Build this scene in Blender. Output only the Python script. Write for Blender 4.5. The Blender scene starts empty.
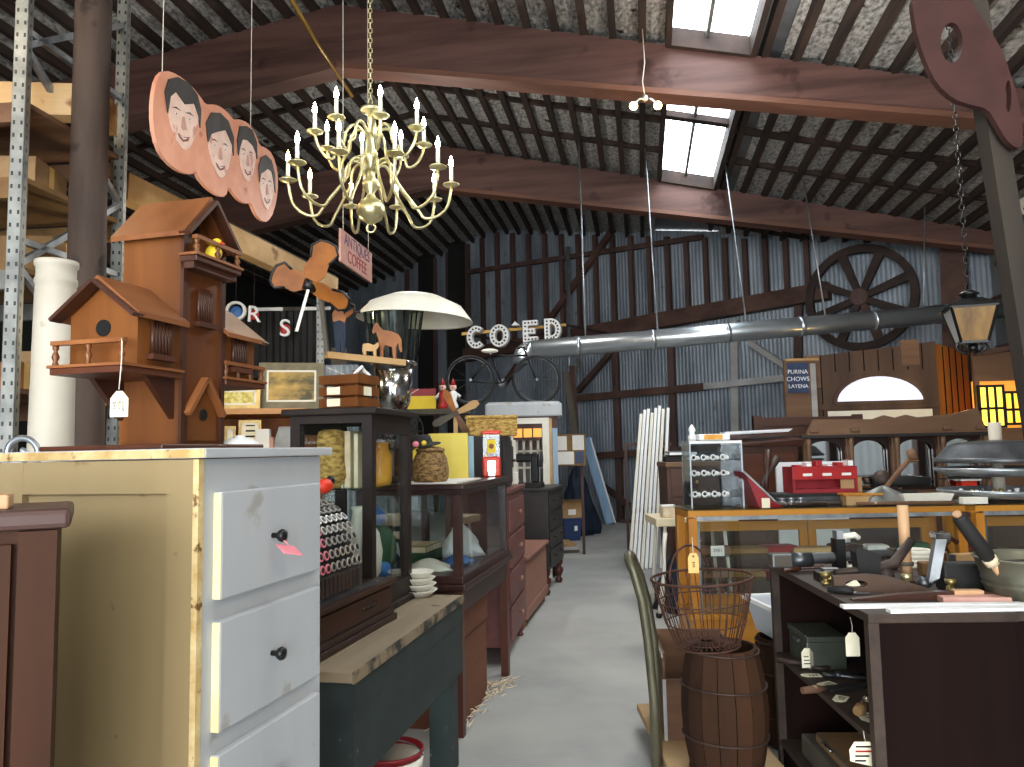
import bpy, bmesh, math, random
from mathutils import Vector, Matrix
random.seed(11)
SC = bpy.context.scene
COL = SC.collection
PI = math.pi
# ---------------------------------------------------------------- camera model (1024 x 767, f = 760 px)
FPX, PITCH, ROLL, EYE = 760.0, math.radians(5.0), 0.02, 1.5
SP, CP, SR, CR = math.sin(PITCH), math.cos(PITCH), math.sin(ROLL), math.cos(ROLL)
def ray(x, y):
    u = (x - 512) / FPX; v = (383.5 - y) / FPX
    u2 = u * CR + v * SR; v2 = -u * SR + v * CR
    return Vector((u2, CP - v2 * SP, SP + v2 * CP))
def P(x, y, d):
    r = ray(x, y); r = r * (d / r.y)
    return Vector((r.x, d, EYE + r.z))
def PZ(x, y, z):
    r = ray(x, y); r = r * ((z - EYE) / r.z)
    return Vector((r.x, r.y, z))
cam = bpy.data.cameras.new('camera'); camo = bpy.data.objects.new('camera', cam); COL.objects.link(camo)
right = Vector((CR, SR * SP, -SR * CP)); upv = Vector((SR, -CR * SP, CR * CP)); fwd = Vector((0, CP, SP))
camo.matrix_world = Matrix(((right.x, upv.x, -fwd.x, 0), (right.y, upv.y, -fwd.y, 0), (right.z, upv.z, -fwd.z, EYE), (0, 0, 0, 1)))
cam.sensor_width = 36; cam.lens = FPX / 1024 * 36; cam.clip_start = .05; cam.clip_end = 200
SC.camera = camo
SC.view_settings.view_transform = 'Standard'; SC.view_settings.look = 'None'
SC.view_settings.gamma = 1; SC.view_settings.use_curve_mapping = False
SC.view_settings.exposure = 0.35
# ---------------------------------------------------------------- materials
def lin(h):
    h = h.lstrip('#'); o = []
    for i in (0, 2, 4):
        c = int(h[i:i+2], 16) / 255
        o.append(c / 12.92 if c <= .04045 else ((c + .055) / 1.055) ** 2.4)
    return (o[0], o[1], o[2], 1)
M = {}
def mat(name, c1, c2=None, scale=5, stretch=(1, 1, 1), rough=.6, metal=0, bump=0, lo=.35, hi=.65, detail=5, c3=None, sc3=18, t3=.62, spec=.4, dist=0):
    m = bpy.data.materials.new(name); m.use_nodes = True; nt = m.node_tree; N = nt.nodes; L = nt.links
    b = N['Principled BSDF']; b.inputs['Roughness'].default_value = rough; b.inputs['Metallic'].default_value = metal
    b.inputs['Specular IOR Level'].default_value = spec
    if c2 is None and not c3 and not bump:
        b.inputs['Base Color'].default_value = lin(c1); M[name] = m; return m
    tc = N.new('ShaderNodeTexCoord'); mp = N.new('ShaderNodeMapping'); mp.inputs['Scale'].default_value = stretch
    L.new(tc.outputs['Object'], mp.inputs['Vector'])
    nz = N.new('ShaderNodeTexNoise'); nz.inputs['Scale'].default_value = scale; nz.inputs['Detail'].default_value = detail
    nz.inputs['Roughness'].default_value = .6; nz.inputs['Distortion'].default_value = dist
    L.new(mp.outputs['Vector'], nz.inputs['Vector'])
    rp = N.new('ShaderNodeValToRGB'); rp.color_ramp.elements[0].position = lo; rp.color_ramp.elements[1].position = hi
    rp.color_ramp.elements[0].color = lin(c1); rp.color_ramp.elements[1].color = lin(c2 or c1)
    L.new(nz.outputs['Fac'], rp.inputs['Fac']); out = rp.outputs['Color']
    if c3:
        n2 = N.new('ShaderNodeTexNoise'); n2.inputs['Scale'].default_value = sc3; n2.inputs['Detail'].default_value = 6
        L.new(tc.outputs['Object'], n2.inputs['Vector'])
        r2 = N.new('ShaderNodeValToRGB'); r2.color_ramp.elements[0].position = t3; r2.color_ramp.elements[1].position = min(1, t3 + .06)
        L.new(n2.outputs['Fac'], r2.inputs['Fac'])
        mx = N.new('ShaderNodeMix'); mx.data_type = 'RGBA'
        L.new(r2.outputs['Color'], mx.inputs[0]); L.new(out, mx.inputs[6]); mx.inputs[7].default_value = lin(c3); out = mx.outputs[2]
    L.new(out, b.inputs['Base Color'])
    if bump:
        bp = N.new('ShaderNodeBump'); bp.inputs['Strength'].default_value = bump; bp.inputs['Distance'].default_value = .02
        L.new(nz.outputs['Fac'], bp.inputs['Height']); L.new(bp.outputs['Normal'], b.inputs['Normal'])
    M[name] = m; return m
def emit(name, c, s):
    m = bpy.data.materials.new(name); m.use_nodes = True; nt = m.node_tree
    b = nt.nodes['Principled BSDF']; b.inputs['Base Color'].default_value = lin(c)
    b.inputs['Emission Color'].default_value = lin(c); b.inputs['Emission Strength'].default_value = s
    M[name] = m; return m
def glass(name, tint='#f4f8f6', refl=.10, rough=.02):
    m = bpy.data.materials.new(name); m.use_nodes = True; nt = m.node_tree; N = nt.nodes; L = nt.links
    N.remove(N['Principled BSDF']); o = N['Material Output']
    t = N.new('ShaderNodeBsdfTransparent'); t.inputs['Color'].default_value = lin(tint)
    g = N.new('ShaderNodeBsdfGlossy'); g.inputs['Roughness'].default_value = rough
    f = N.new('ShaderNodeLayerWeight'); f.inputs['Blend'].default_value = .5
    q = N.new('ShaderNodeMath'); q.operation = 'POWER'; q.inputs[1].default_value = 5; L.new(f.outputs['Facing'], q.inputs[0])
    a = N.new('ShaderNodeMath'); a.operation = 'MULTIPLY_ADD'; a.inputs[1].default_value = .8; a.inputs[2].default_value = refl * .5; a.use_clamp = True
    L.new(q.outputs[0], a.inputs[0])
    mx = N.new('ShaderNodeMixShader'); L.new(a.outputs[0], mx.inputs['Fac']); L.new(t.outputs[0], mx.inputs[1]); L.new(g.outputs[0], mx.inputs[2])
    L.new(mx.outputs[0], o.inputs['Surface']); M[name] = m; return m
GX, GY, GZ = (.12, 1, 1), (1, .12, 1), (1, 1, .12)      # grain running along x, y, z
mat('concrete', '#94938f', '#aeaca6', 1.1, rough=.72, bump=.05, lo=.3, hi=.7, detail=8, c3='#a4a49f', sc3=.8, t3=.52)
mat('tin_wall', '#636c75', '#929ca5', 1.6, (1, 1, .25), rough=.5, metal=.25, c3='#66615b', sc3=2.2, t3=.66)
mat('tin_side', '#6a6f72', '#7d8283', .8, rough=.6, metal=.1)
mat('tin_roof', '#5a5c5e', '#7b7c7c', 2, rough=.5, metal=.3)
mat('foil', '#5a5956', '#c6c4be', 26, (1, .5, 1), rough=.42, metal=.3, bump=.6, lo=.34, hi=.62, detail=9, c3='#33302d', sc3=5, t3=.64)
mat('purlin', '#1e1512', '#3a2a22', 4, GY, rough=.8)
mat('glulam', '#3d2620', '#674840', 2.2, (.25, .25, 3.2), rough=.62, lo=.3, hi=.75, detail=8, c3='#32160f', sc3=1.6, t3=.62)
mat('glulam_lip', '#563629', '#6f4a39', 3, GX, rough=.6)
mat('redwood', '#3d2821', '#583e34', 3, GX, rough=.75)
mat('stud', '#3a2a26', '#58433d', 3, GZ, rough=.8)
mat('greywood', '#8c8a88', '#a8a6a4', 3, GX, rough=.8)
mat('blackwall', '#141414', '#22211f', 1, rough=.8)
mat('black', '#0d0d0d', rough=.4)
mat('black_matte', '#151413', '#201e1c', 6, rough=.7)
mat('white_paint', '#a4a7aa', '#b2b4b5', 3, GZ, rough=.5, c3='#999790', sc3=9, t3=.66)
mat('cream_paint', '#83704c', '#97835e', 1.6, GZ, rough=.6, c3='#6a5535', sc3=13, t3=.68)
mat('raw_edge', '#ab8a51', '#d3bd8c', 16, rough=.7, c3='#6b4c25', sc3=30, t3=.63)
mat('yellow_edge', '#d6c68f', '#e2d6a8', 8, rough=.6)
mat('brown_cab', '#291407', '#43230e', 3.5, (1, 1, .1), rough=.6, spec=.2)
mat('mauve_top', '#3d2925', '#513831', 4, GX, rough=.5)
mat('pale_wood', '#b38a63', '#d0aa82', 4, GX, rough=.6)
mat('honey', '#4f2b10', '#7f4b20', 2.6, (1, 1, .1), rough=.35, dist=.8)
mat('honey_roof', '#6a3c1e', '#8f5a34', 3.0, (.14, 1, 1), rough=.35, dist=.6)
mat('walnut', '#2c170d', '#48281a', 4, GZ, rough=.38)
mat('walnut_x', '#371b0e', '#572f1d', 4, GX, rough=.38)
mat('oak', '#a3691d', '#c8892f', 3.5, GX, rough=.4)
mat('oak_z', '#a06519', '#c4842c', 3.5, GZ, rough=.4)
mat('dark_frame', '#1a1411', '#2a211c', 5, GZ, rough=.5, spec=.2)
mat('dark_mahog', '#22120e', '#3a201a', 4, GX, rough=.35)
mat('mahog_leg', '#3c1c13', '#59301f', 4, GZ, rough=.4)
mat('red_chest', '#58302c', '#74463f', 3.5, GX, rough=.5)
mat('pink_chest', '#7e5546', '#9a6f5b', 2.5, GX, rough=.6)
mat('dark_chest', '#1e1b1b', '#322b29', 4, GX, rough=.45)
mat('bench_green', '#1d2626', '#2b3635', 4, rough=.6, c3='#57655f', sc3=16, t3=.68)
mat('bench_top', '#7b6b54', '#a2937b', 2.5, GX, rough=.75, c3='#55452f', sc3=10, t3=.66)
mat('bench_edge', '#2d2f28', '#83725a', 11, rough=.8, lo=.42, hi=.58)
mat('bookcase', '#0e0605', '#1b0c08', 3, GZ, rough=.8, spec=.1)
mat('post_dark', '#2a241e', '#3d352d', 4, GZ, rough=.8)
mat('honey_dark', '#4a2410', '#70401c', 2.6, GZ, rough=.38, dist=.8)
mat('rust_brown', '#5a3320', '#74462d', 3, GX, rough=.75)
mat('olive_box', '#30352c', '#3f443a', 5, rough=.5)
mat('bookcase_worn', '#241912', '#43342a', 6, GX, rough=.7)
mat('keg', '#23160f', '#40291a', 4, GZ, rough=.85, spec=.15, lo=.3, hi=.7, c3='#2a180e', sc3=5, t3=.6)
mat('crate_old', '#4e3323', '#7a5a41', 5, GX, rough=.8, c3='#a39079', sc3=12, t3=.68)
mat('iron', '#332b28', '#4b3c34', 12, rough=.6, metal=.5)
mat('rusty_wire', '#39241c', '#553528', 20, rough=.75, metal=.3)
mat('rust_plate', '#321915', '#462722', 3, rough=.7)
mat('galv', '#8d9296', '#b4b8ba', 9, rough=.38, metal=.75)
mat('tray_metal', '#4e5052', '#6d6f70', 7, rough=.4, metal=.6)
mat('wheel_dark', '#251b18', '#3b2d28', 4, rough=.8)
mat('galv_dull', '#6d6e6a', '#8c8c86', 7, rough=.5, metal=.5)
mat('bucket_zinc', '#5f5e50', '#7f7d6b', 6, rough=.45, metal=.55)
mat('duct', '#a6adb2', '#c6ccd0', 3, (.3, 1, 1), rough=.28, metal=.85)
mat('steel', '#b0b0ae', '#c8c8c6', 5, (1, 1, .1), rough=.16, metal=1)
mat('steel_dark', '#47494b', '#6a6c6e', 8, rough=.35, metal=.8)
mat('chrome', '#c9cccd', rough=.12, metal=1)
mat('mirror', '#d8dcdc', rough=.03, metal=1)
mat('brass', '#c4b67e', '#e6dcb0', 9, rough=.3, metal=.85)
mat('brass_dull', '#8c7a4a', '#a89866', 9, rough=.35, metal=.8)
mat('log', '#33261f', '#54443a', 4, (1, 1, .14), rough=.75, lo=.3, hi=.7, c3='#241a16', sc3=4, t3=.58)
mat('plaster', '#b5ac9b', '#c4bbab', 3, rough=.55, c3='#a3977f', sc3=6, t3=.66)
mat('timber_pale', '#a47f4f', '#c6a374', 2.5, GX, rough=.7, c3='#7d5c36', sc3=3, t3=.64)
mat('timber_grey', '#3f3931', '#575044', 4, GZ, rough=.8)
mat('shed_wood', '#382820', '#5c4636', 2.5, GZ, rough=.8, lo=.3, hi=.7)
mat('shed_orange_lit', '#8a4a18', '#b9722c', 3, GZ, rough=.6)  # shed side planks, warm light on them put into the colour
mat('carved', '#583f2c', '#775941', 3, GX, rough=.55)
mat('brown_panel', '#3c251d', '#553a2e', 3, GX, rough=.5)
mat('cardboard', '#8d6d49', '#a8875f', 4, rough=.85)
mat('carton_tan', '#6f5233', '#87683f', 4, rough=.85)
mat('paper', '#dcd9d0', '#e8e6df', 4, rough=.8)
mat('tag_paper', '#e2d9b8', '#eee7cc', 12, rough=.8)
mat('tag_tan', '#d3ad6a', rough=.8)
mat('ink', '#17151a', rough=.8)
mat('string', '#cfc8b8', rough=.9)
mat('pink_board', '#cc8668', '#dc9b7e', 3, rough=.6, c3='#b87258', sc3=5, t3=.66)
mat('skin', '#d9b3a2', '#e8cabb', 9, rough=.6, c3='#c98b7d', sc3=7, t3=.6)
mat('hair', '#2b2827', '#413c3a', 6, (1, 1, .4), rough=.6)
mat('lip', '#8d4840', rough=.6)
mat('white', '#e6e6e3', rough=.5)
mat('offwhite', '#d9d4c3', '#e4e0d2', 5, rough=.5)
mat('pink_sign', '#b98678', '#c79a8b', 5, rough=.7)
mat('purple', '#5b4768', rough=.7)
mat('sign_red', '#8f3a3d', rough=.7)
mat('blue_sign', '#26324d', '#31405f', 6, rough=.5)
mat('red', '#981b1e', '#aa2826', 6, rough=.4)
mat('red_dark', '#7d1d24', '#97242b', 5, rough=.5)
mat('orange_red', '#d8391f', rough=.4)
mat('yellow', '#d9b91c', '#e6ca3a', 3, rough=.6)
mat('yellow_board', '#cfb94a', '#ddca66', 2.5, rough=.7)
mat('light_blue', '#8fb3c4', rough=.5)
mat('blue', '#2d5f9c', '#3d72b0', 5, rough=.5)
mat('navy', '#0f1826', '#18253a', 4, rough=.75)
mat('blue_bin', '#22375e', rough=.5)
mat('green_dark', '#22402b', '#33573a', 5, rough=.6)
mat('wicker', '#5e4526', '#a5824f', 38, (1, 1, 2.2), rough=.75, bump=.8, lo=.4, hi=.6)
mat('wicker_gold', '#8d6a30', '#cfaa5e', 30, (1, 1, 2.2), rough=.7, bump=.8, lo=.4, hi=.6)
mat('orange_wing', '#744010', '#985a1d', 7, rough=.55)
mat('key_ring', '#b8b4ac', rough=.3, metal=.6)
mat('cloth_white', '#d5d9dd', '#e6e8ea', 6, rough=.85)
mat('cream_laminate', '#cdbd98', '#dccfb0', 4, rough=.5)
mat('blue_wood', '#6f93b5', '#93b2cd', 4, GZ, rough=.6)
mat('cab_blue_lit', '#7d97ad', '#94aabd', 3, GZ, rough=.6)  # kiosk sides, the blue light on them is in the colour
mat('plastic_clear', '#b9c3cc', rough=.25)
mat('straw', '#c8b291', '#dfcfb4', 20, rough=.9)
mat('rubber', '#171717', rough=.6)
mat('handle_tube', '#4a4737', '#625e4b', 6, rough=.4, metal=.5)
mat('deck_tan', '#9a7a50', '#b3946a', 3, GX, rough=.7)
mat('painting', '#4b431f', '#c9a24e', 3.2, (1, 1, 1.9), rough=.5, lo=.36, hi=.62, c3='#45401f', sc3=4, t3=.6)
mat('foliage_print', '#b9a53c', '#dfd48a', 22, rough=.6, lo=.42, hi=.58)
mat('gold_frame', '#8b7440', '#b19a62', 10, rough=.4, metal=.35)
mat('olive_frame', '#5d553d', '#776d50', 8, rough=.5)
mat('conduit', '#8a6a2a', rough=.4, metal=.4)
mat('amber_pane', '#c7882e', '#e6a945', 8, rough=.3)
mat('lantern_glass', '#5f441f', '#8f6c38', 9, (1, 1, .3), rough=.3)
emit('amber_lit', '#f6b83a', 1.5); emit('yellow_lit', '#f7d94a', 1.6); emit('pane_lit', '#dedef0', .62)
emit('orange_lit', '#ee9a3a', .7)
emit('flame', '#eefbf4', 42); emit('flame_warm', '#ffd27a', 36); emit('lamp_warm', '#ffd080', 30)
emit('pane_dim', '#cfdcdf', .85)
glass('glass', '#f8fbfa', .08); glass('glass_green', '#e4efea', .12); glass('skylight_glass', '#f2f6f8', .06); glass('acrylic', '#dfe8ea', .14, .08)
# ---------------------------------------------------------------- mesh builder
def V(*a): return Vector(a)
class MB:
    def __init__(s): s.bm = bmesh.new(); s.mats = []
    def _mi(s, m):
        if m is None: return 0
        if m not in s.mats: s.mats.append(m)
        return s.mats.index(m)
    def _add(s, verts, faces, m=None, T=None):
        mi = s._mi(m)
        vs = [s.bm.verts.new(T @ Vector(v) if T else Vector(v)) for v in verts]
        for f in faces:
            try:
                fc = s.bm.faces.new([vs[i] for i in f]); fc.material_index = mi
            except ValueError: pass
        return vs
    def box(s, x0, x1, y0, y1, z0, z1, m=None, T=None, bev=0):
        vs = s._add([(x0,y0,z0),(x1,y0,z0),(x1,y1,z0),(x0,y1,z0),(x0,y0,z1),(x1,y0,z1),(x1,y1,z1),(x0,y1,z1)],
                    [(0,3,2,1),(4,5,6,7),(0,1,5,4),(1,2,6,5),(2,3,7,6),(3,0,4,7)], m, T)
        if bev:
            es = list({e for v in vs for e in v.link_edges})
            r = bmesh.ops.bevel(s.bm, geom=es, offset=bev, segments=2, affect='EDGES', profile=.5)
        return s
    def hexa(s, pts, m=None, T=None):      # 4 bottom + 4 top points
        s._add(pts, [(0,3,2,1),(4,5,6,7),(0,1,5,4),(1,2,6,5),(2,3,7,6),(3,0,4,7)], m, T); return s
    def quad(s, a, b, c, d, m=None): s._add([a,b,c,d], [(0,1,2,3)], m); return s
    def beam(s, p, q, w, h, m=None, up=(0,0,1)):       # rectangular bar from p to q
        p = Vector(p); q = Vector(q); d = (q - p).normalized(); u = Vector(up)
        if abs(d.dot(u)) > .98: u = Vector((0,1,0))
        a = d.cross(u).normalized() * w / 2; b = a.cross(d).normalized() * h / 2
        s._add([p-a-b,p+a-b,p+a+b,p-a+b,q-a-b,q+a-b,q+a+b,q-a+b],
               [(0,1,2,3),(7,6,5,4),(0,4,5,1),(1,5,6,2),(2,6,7,3),(3,7,4,0)], m); return s
    def tube(s, pts, r, seg=8, m=None, cap=True, closed=False):
        pts = [Vector(p) for p in pts]; n = len(pts); rr = r if isinstance(r, (list, tuple)) else [r] * n
        mi = s._mi(m); rings = []; prev = None
        for i, p in enumerate(pts):
            if closed: t = pts[(i+1) % n] - pts[i-1]
            else: t = pts[min(i+1, n-1)] - pts[max(i-1, 0)]
            if t.length < 1e-9: t = Vector((0,0,1))
            t.normalize()
            if prev is None:
                u = Vector((0,0,1)) if abs(t.z) < .9 else Vector((1,0,0))
            else: u = prev
            a = (u - t * u.dot(t))
            if a.length < 1e-6: a = t.orthogonal()
            a.normalize(); prev = a; b = t.cross(a)
            rings.append([s.bm.verts.new(p + (a * math.cos(2*PI*k/seg) + b * math.sin(2*PI*k/seg)) * rr[i]) for k in range(seg)])
        for i in range(n if closed else n - 1):
            A, B = rings[i], rings[(i+1) % n]
            for k in range(seg):
                f = s.bm.faces.new((A[k], A[(k+1)%seg], B[(k+1)%seg], B[k])); f.material_index = mi; f.smooth = True
        if cap and not closed:
            for R in (rings[0][::-1], rings[-1]):
                f = s.bm.faces.new(R); f.material_index = mi
        return s
    def cyl(s, p, q, r, r2=None, seg=16, m=None): return s.tube([p, q], [r, r if r2 is None else r2], seg, m)
    def lathe(s, prof, o=(0,0,0), seg=24, m=None, sx=1, sy=1, T=None, a0=0, a1=2*PI):
        mi = s._mi(m); o = Vector(o); full = abs(a1 - a0 - 2*PI) < 1e-6; rings = []
        n = seg if full else seg + 1
        for r, z in prof:
            ring = []
            for k in range(n):
                a = a0 + (a1-a0) * k / seg
                v = Vector((r*math.cos(a)*sx, r*math.sin(a)*sy, z)); v = T @ v if T else v
                ring.append(s.bm.verts.new(o + v))
            rings.append(ring)
        for i in range(len(rings)-1):
            for k in range(seg):
                A, B = rings[i], rings[i+1]; k2 = (k+1) % n
                try:
                    f = s.bm.faces.new((A[k], A[k2], B[k2], B[k])); f.material_index = mi; f.smooth = True
                except ValueError: pass
        if full:
            if prof[0][0] > 1e-4: f = s.bm.faces.new(rings[0][::-1]); f.material_index = mi
            if prof[-1][0] > 1e-4: f = s.bm.faces.new(rings[-1]); f.material_index = mi
        return s
    def ball(s, c, r, m=None, seg=14, sx=1, sy=1, sz=1):
        n = 8; return s.lathe([(max(1e-5, r*math.sin(PI*i/n)), -r*sz*math.cos(PI*i/n)) for i in range(n+1)], c, seg, m, sx, sy)
    def prism(s, poly, t, m=None, T=None, holes=()):   # outline in the local x-z plane, thickness along y (0..t)
        b2 = bmesh.new(); loops = []
        for lp in [poly] + list(holes):
            vs = [b2.verts.new((p[0], 0, p[1])) for p in lp]
            for i in range(len(vs)): b2.edges.new((vs[i], vs[(i+1) % len(vs)]))
        bmesh.ops.triangle_fill(b2, use_beauty=True, edges=b2.edges[:])
        r = bmesh.ops.extrude_face_region(b2, geom=b2.faces[:])
        bmesh.ops.translate(b2, verts=[v for v in r['geom'] if isinstance(v, bmesh.types.BMVert)], vec=(0, t, 0))
        bmesh.ops.recalc_face_normals(b2, faces=b2.faces[:])
        b2.verts.index_update()
        s._add([v.co.copy() for v in b2.verts], [[v.index for v in f.verts] for f in b2.faces], m, T); b2.free(); return s
    def text(s, body, size, T, m=None, depth=.001):
        cu = bpy.data.curves.new('t', 'FONT'); cu.body = body; cu.size = size; cu.align_x = 'CENTER'; cu.align_y = 'CENTER'; cu.extrude = depth
        ob = bpy.data.objects.new('t', cu); COL.objects.link(ob)
        dg = bpy.context.evaluated_depsgraph_get(); me = ob.evaluated_get(dg).to_mesh()
        R = T @ Matrix.Rotation(PI/2, 4, 'X')
        s._add([v.co.copy() for v in me.vertices], [list(p.vertices) for p in me.polygons], m, R)
        ob.evaluated_get(dg).to_mesh_clear(); bpy.data.objects.remove(ob); bpy.data.curves.remove(cu); return s
    def build(s, name, m=None, parent=None, loc=None, rot=0, recalc=True, smooth=False):
        if recalc: bmesh.ops.recalc_face_normals(s.bm, faces=s.bm.faces[:])
        me = bpy.data.meshes.new(name); s.bm.to_mesh(me); s.bm.free()
        if smooth:
            for p in me.polygons: p.use_smooth = True
        for k in (s.mats or [m]): me.materials.append(M[k])
        o = bpy.data.objects.new(name, me); COL.objects.link(o)
        if parent: o.parent = parent
        if loc is not None: o.location = loc
        o.rotation_euler = (0, 0, rot) if not isinstance(rot, (tuple, list)) else rot
        return o
def tag(o, label, cat, group=None):
    o['label'] = label; o['category'] = cat
    if group: o['group'] = group
    return o
def thing(name, label, cat, loc=(0,0,0), rot=0, group=None):
    o = bpy.data.objects.new(name, None); COL.objects.link(o); o.empty_display_size = .1
    o.location = loc; o.rotation_euler = (0,0,rot) if not isinstance(rot, (tuple, list)) else rot
    return tag(o, label, cat, group)
def solo(name, label, cat, mb, m=None, loc=(0,0,0), rot=0, group=None, smooth=False):
    return tag(mb.build(name, m, None, loc, rot, smooth=smooth), label, cat, group)
def struct(mb, name, m=None, parent=None):
    o = mb.build(name, m, parent)
    if parent is None: o['kind'] = 'structure'
    return o
def dup(root, loc, rot=None, label=None, group=None):
    def cp(o, par):
        c = o.copy(); COL.objects.link(c)
        if par: c.parent = par
        for ch in [x for x in o.children]: cp(ch, c)
        return c
    r = cp(root, None); r.location = loc
    if rot is not None: r.rotation_euler = (0,0,rot) if not isinstance(rot, (tuple, list)) else rot
    if label: r['label'] = label
    if group: r['group'] = group
    return r
def B(): return MB()
def arc(cx, cz, r, a0, a1, n, rz=None):
    return [(cx + r*math.cos(a0+(a1-a0)*i/n), cz + (rz or r)*math.sin(a0+(a1-a0)*i/n)) for i in range(n+1)]
def smooth(pts, n=2):
    for _ in range(n):
        o = []
        for i in range(len(pts)):
            a, c = pts[i], pts[(i+1) % len(pts)]
            o += [(a[0]*.75+c[0]*.25, a[1]*.75+c[1]*.25), (a[0]*.25+c[0]*.75, a[1]*.25+c[1]*.75)]
        pts = o
    return pts
def light(name, kind, loc, energy, color, size=.1, rot=None, spot=None):
    l = bpy.data.lights.new(name, kind); l.energy = energy; l.color = color
    if kind == 'AREA': l.size = size
    else: l.shadow_soft_size = size
    if spot: l.spot_size = spot; l.spot_blend = .5
    o = bpy.data.objects.new(name, l); COL.objects.link(o); o.location = loc
    if rot: o.rotation_euler = rot
    return o
# ---------------------------------------------------------------- the building (axes: l to the right, q into the depth)
BA = math.radians(9.6); EL = Vector((math.cos(BA), -math.sin(BA), 0)); EQ = Vector((math.sin(BA), math.cos(BA), 0))
def Bp(l, q, z): return EL * l + EQ * q + Vector((0, 0, z))
LR, ZR = -3.33, 6.72
LLEFT, LRIGHT = -9.5, 5.05
def roof_z(l): return ZR - (.245 * (l - LR) if l > LR else .15 * (LR - l))
Q0, Q1 = -5.0, 32.0
# back wall line
WD = Vector((.785, -.62, 0)).normalized(); WN = Vector((-WD.y, WD.x, 0))   # WN points out of the room
W0 = Vector((P(620, 520, 16).x, 16, 0)); WROT = math.atan2(WD.y, WD.x)
def wallpt(x):            # the wall's point seen at column x, as distance along the wall
    r = ray(x, 450); n = WN
    t = (W0.dot(n)) / (r.x*n.x + r.y*n.y); p = Vector((r.x*t, r.y*t, 0)); return (p - W0).dot(WD)
def wl(x, y):             # (s, z) on the wall plane of a pixel
    r = ray(x, y); t = (W0.dot(WN)) / (r.x*WN.x + r.y*WN.y); p = Vector((r.x*t, r.y*t, 0)); return (p - W0).dot(WD), EYE + r.z*t
def Wp(s, off, z): return W0 + WD * s + WN * off + Vector((0, 0, z))
f = B(); f.quad(Bp(-11, -6, 0), Bp(8, -6, 0), Bp(8, 30, 0), Bp(-11, 30, 0)); struct(f, 'floor', 'concrete')
# back wall: corrugated sheet
S0, S1 = -19.0, wallpt(1000)
b = B(); S1 += .06; n = int((S1 - S0) / .019); col = []
for i in range(n + 1):
    s_ = S0 + (S1 - S0) * i / n; o = .009 * math.cos(2*PI*s_/.076)
    p = Wp(s_, o, 0); l = p.dot(EL); zt = roof_z(l) + .15
    col.append((b.bm.verts.new(Wp(s_, o, 0)), b.bm.verts.new(Wp(s_, o, zt))))
for i in range(n):
    fc = b.bm.faces.new((col[i][0], col[i+1][0], col[i+1][1], col[i][1])); fc.smooth = True
wall_back = struct(b, 'wall_back', 'tin_wall')
def wallbar(name, p, q, w, h, m, off=-.07):
    a = wl(*p); c = wl(*q)
    B().beam(Wp(a[0], off, a[1]), Wp(c[0], off, c[1]), w, h, m, up=WN).build(name, None, wall_back)
# studs above the header beam and below
for k in range(20):
    x = 472 + 15*k + .17*k*k
    s_ = wallpt(x); p = Wp(s_, -.05, 0); zt = roof_z(p.dot(EL))
    B().beam(Wp(s_, -.06, wl(x, 330 - .17*(x-597))[1]), Wp(s_, -.06, zt), .09, .1, 'stud', up=WN).build('stud', None, wall_back)
for x0, x1, y1 in ((622, 616, 330), (677, 672, 330), (737, 736, 320), (796, 800, 305)):
    a = wl(x1, y1); c = wl(x0, 500)
    B().beam(Wp(c[0], -.07, 0), Wp(a[0], -.07, a[1]), .14, .1, 'greywood' if x0 == 737 else 'stud', up=WN).build('stud', None, wall_back)
for k in range(5):
    x = 410 + 14*k; s_ = wallpt(x); zt = roof_z(Wp(s_, 0, 0).dot(EL))
    B().beam(Wp(s_, -.06, 0), Wp(s_, -.06, zt), .09, .1, 'stud', up=WN).build('stud', None, wall_back)
wallbar('header_beam', (470, 356), (832, 292), .3, .26, 'redwood', -.16)
wallbar('girt', (470, 273), (705, 238), .1, .1, 'stud', -.1)
wallbar('girt', (575, 399), (708, 387), .14, .2, 'redwood', -.1)
wallbar('girt', (708, 387), (792, 378), .12, .14, 'greywood', -.14)
wallbar('girt', (596, 456), (640, 453), .14, .2, 'redwood', -.1)
wallbar('girt', (640, 453), (830, 440), .14, .2, 'stud', -.1)
wallbar('brace', (617, 231), (508, 385), .12, .1, 'redwood', -.16)
wallbar('brace', (622, 345), (581, 392), .1, .14, 'stud', -.14)
wallbar('brace', (752, 343), (796, 372), .1, .14, 'greywood', -.14)
wallbar('brace', (600, 480), (632, 505), .1, .1, 'stud', -.14)
wallbar('post', (462, 520), (462, 190), .3, .3, 'blackwall', -.2)
wallbar('post', (432, 520), (432, 190), .3, .3, 'blackwall', -.2)
wallbar('post', (963, 500), (955, 215), .35, .3, 'redwood', -.2)
# right, left and front walls
pr = Wp(S1, 0, 0); LRW = pr.dot(EL); QR = pr.dot(EQ)
b = B(); zt = roof_z(LRW) + .15
N_ = 240; col = []
for i in range(N_ + 1):
    q = Q0 + (QR + .08 - Q0) * i / N_; o = LRW + .008 * math.cos(2*PI*i/4)
    col.append((b.bm.verts.new(Bp(o, q, 0)), b.bm.verts.new(Bp(o, q, zt))))
for i in range(N_): b.bm.faces.new((col[i][0], col[i][1], col[i+1][1], col[i+1][0])).smooth = True
wall_right = struct(b, 'wall_right', 'tin_side')
def rbar(name, a, c, w, h, m): B().beam(Bp(LRW-.1, a[0], a[1]), Bp(LRW-.1, c[0], c[1]), w, h, m, up=EL).build(name, None, wall_right)
rbar('girt', (-4, 3.6), (QR-.3, 3.6), .14, .12, 'redwood'); rbar('girt', (-4, 2.85), (QR-.3, 2.85), .14, .12, 'redwood')
for q in (10.2, 8.0, 5.0, 2.0): rbar('stud', (q, 0), (q, zt-.2), .15, .12, 'stud')
rbar('brace', (QR-.5, 4.2), (QR-2.6, 3.0), .14, .1, 'redwood')
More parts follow.
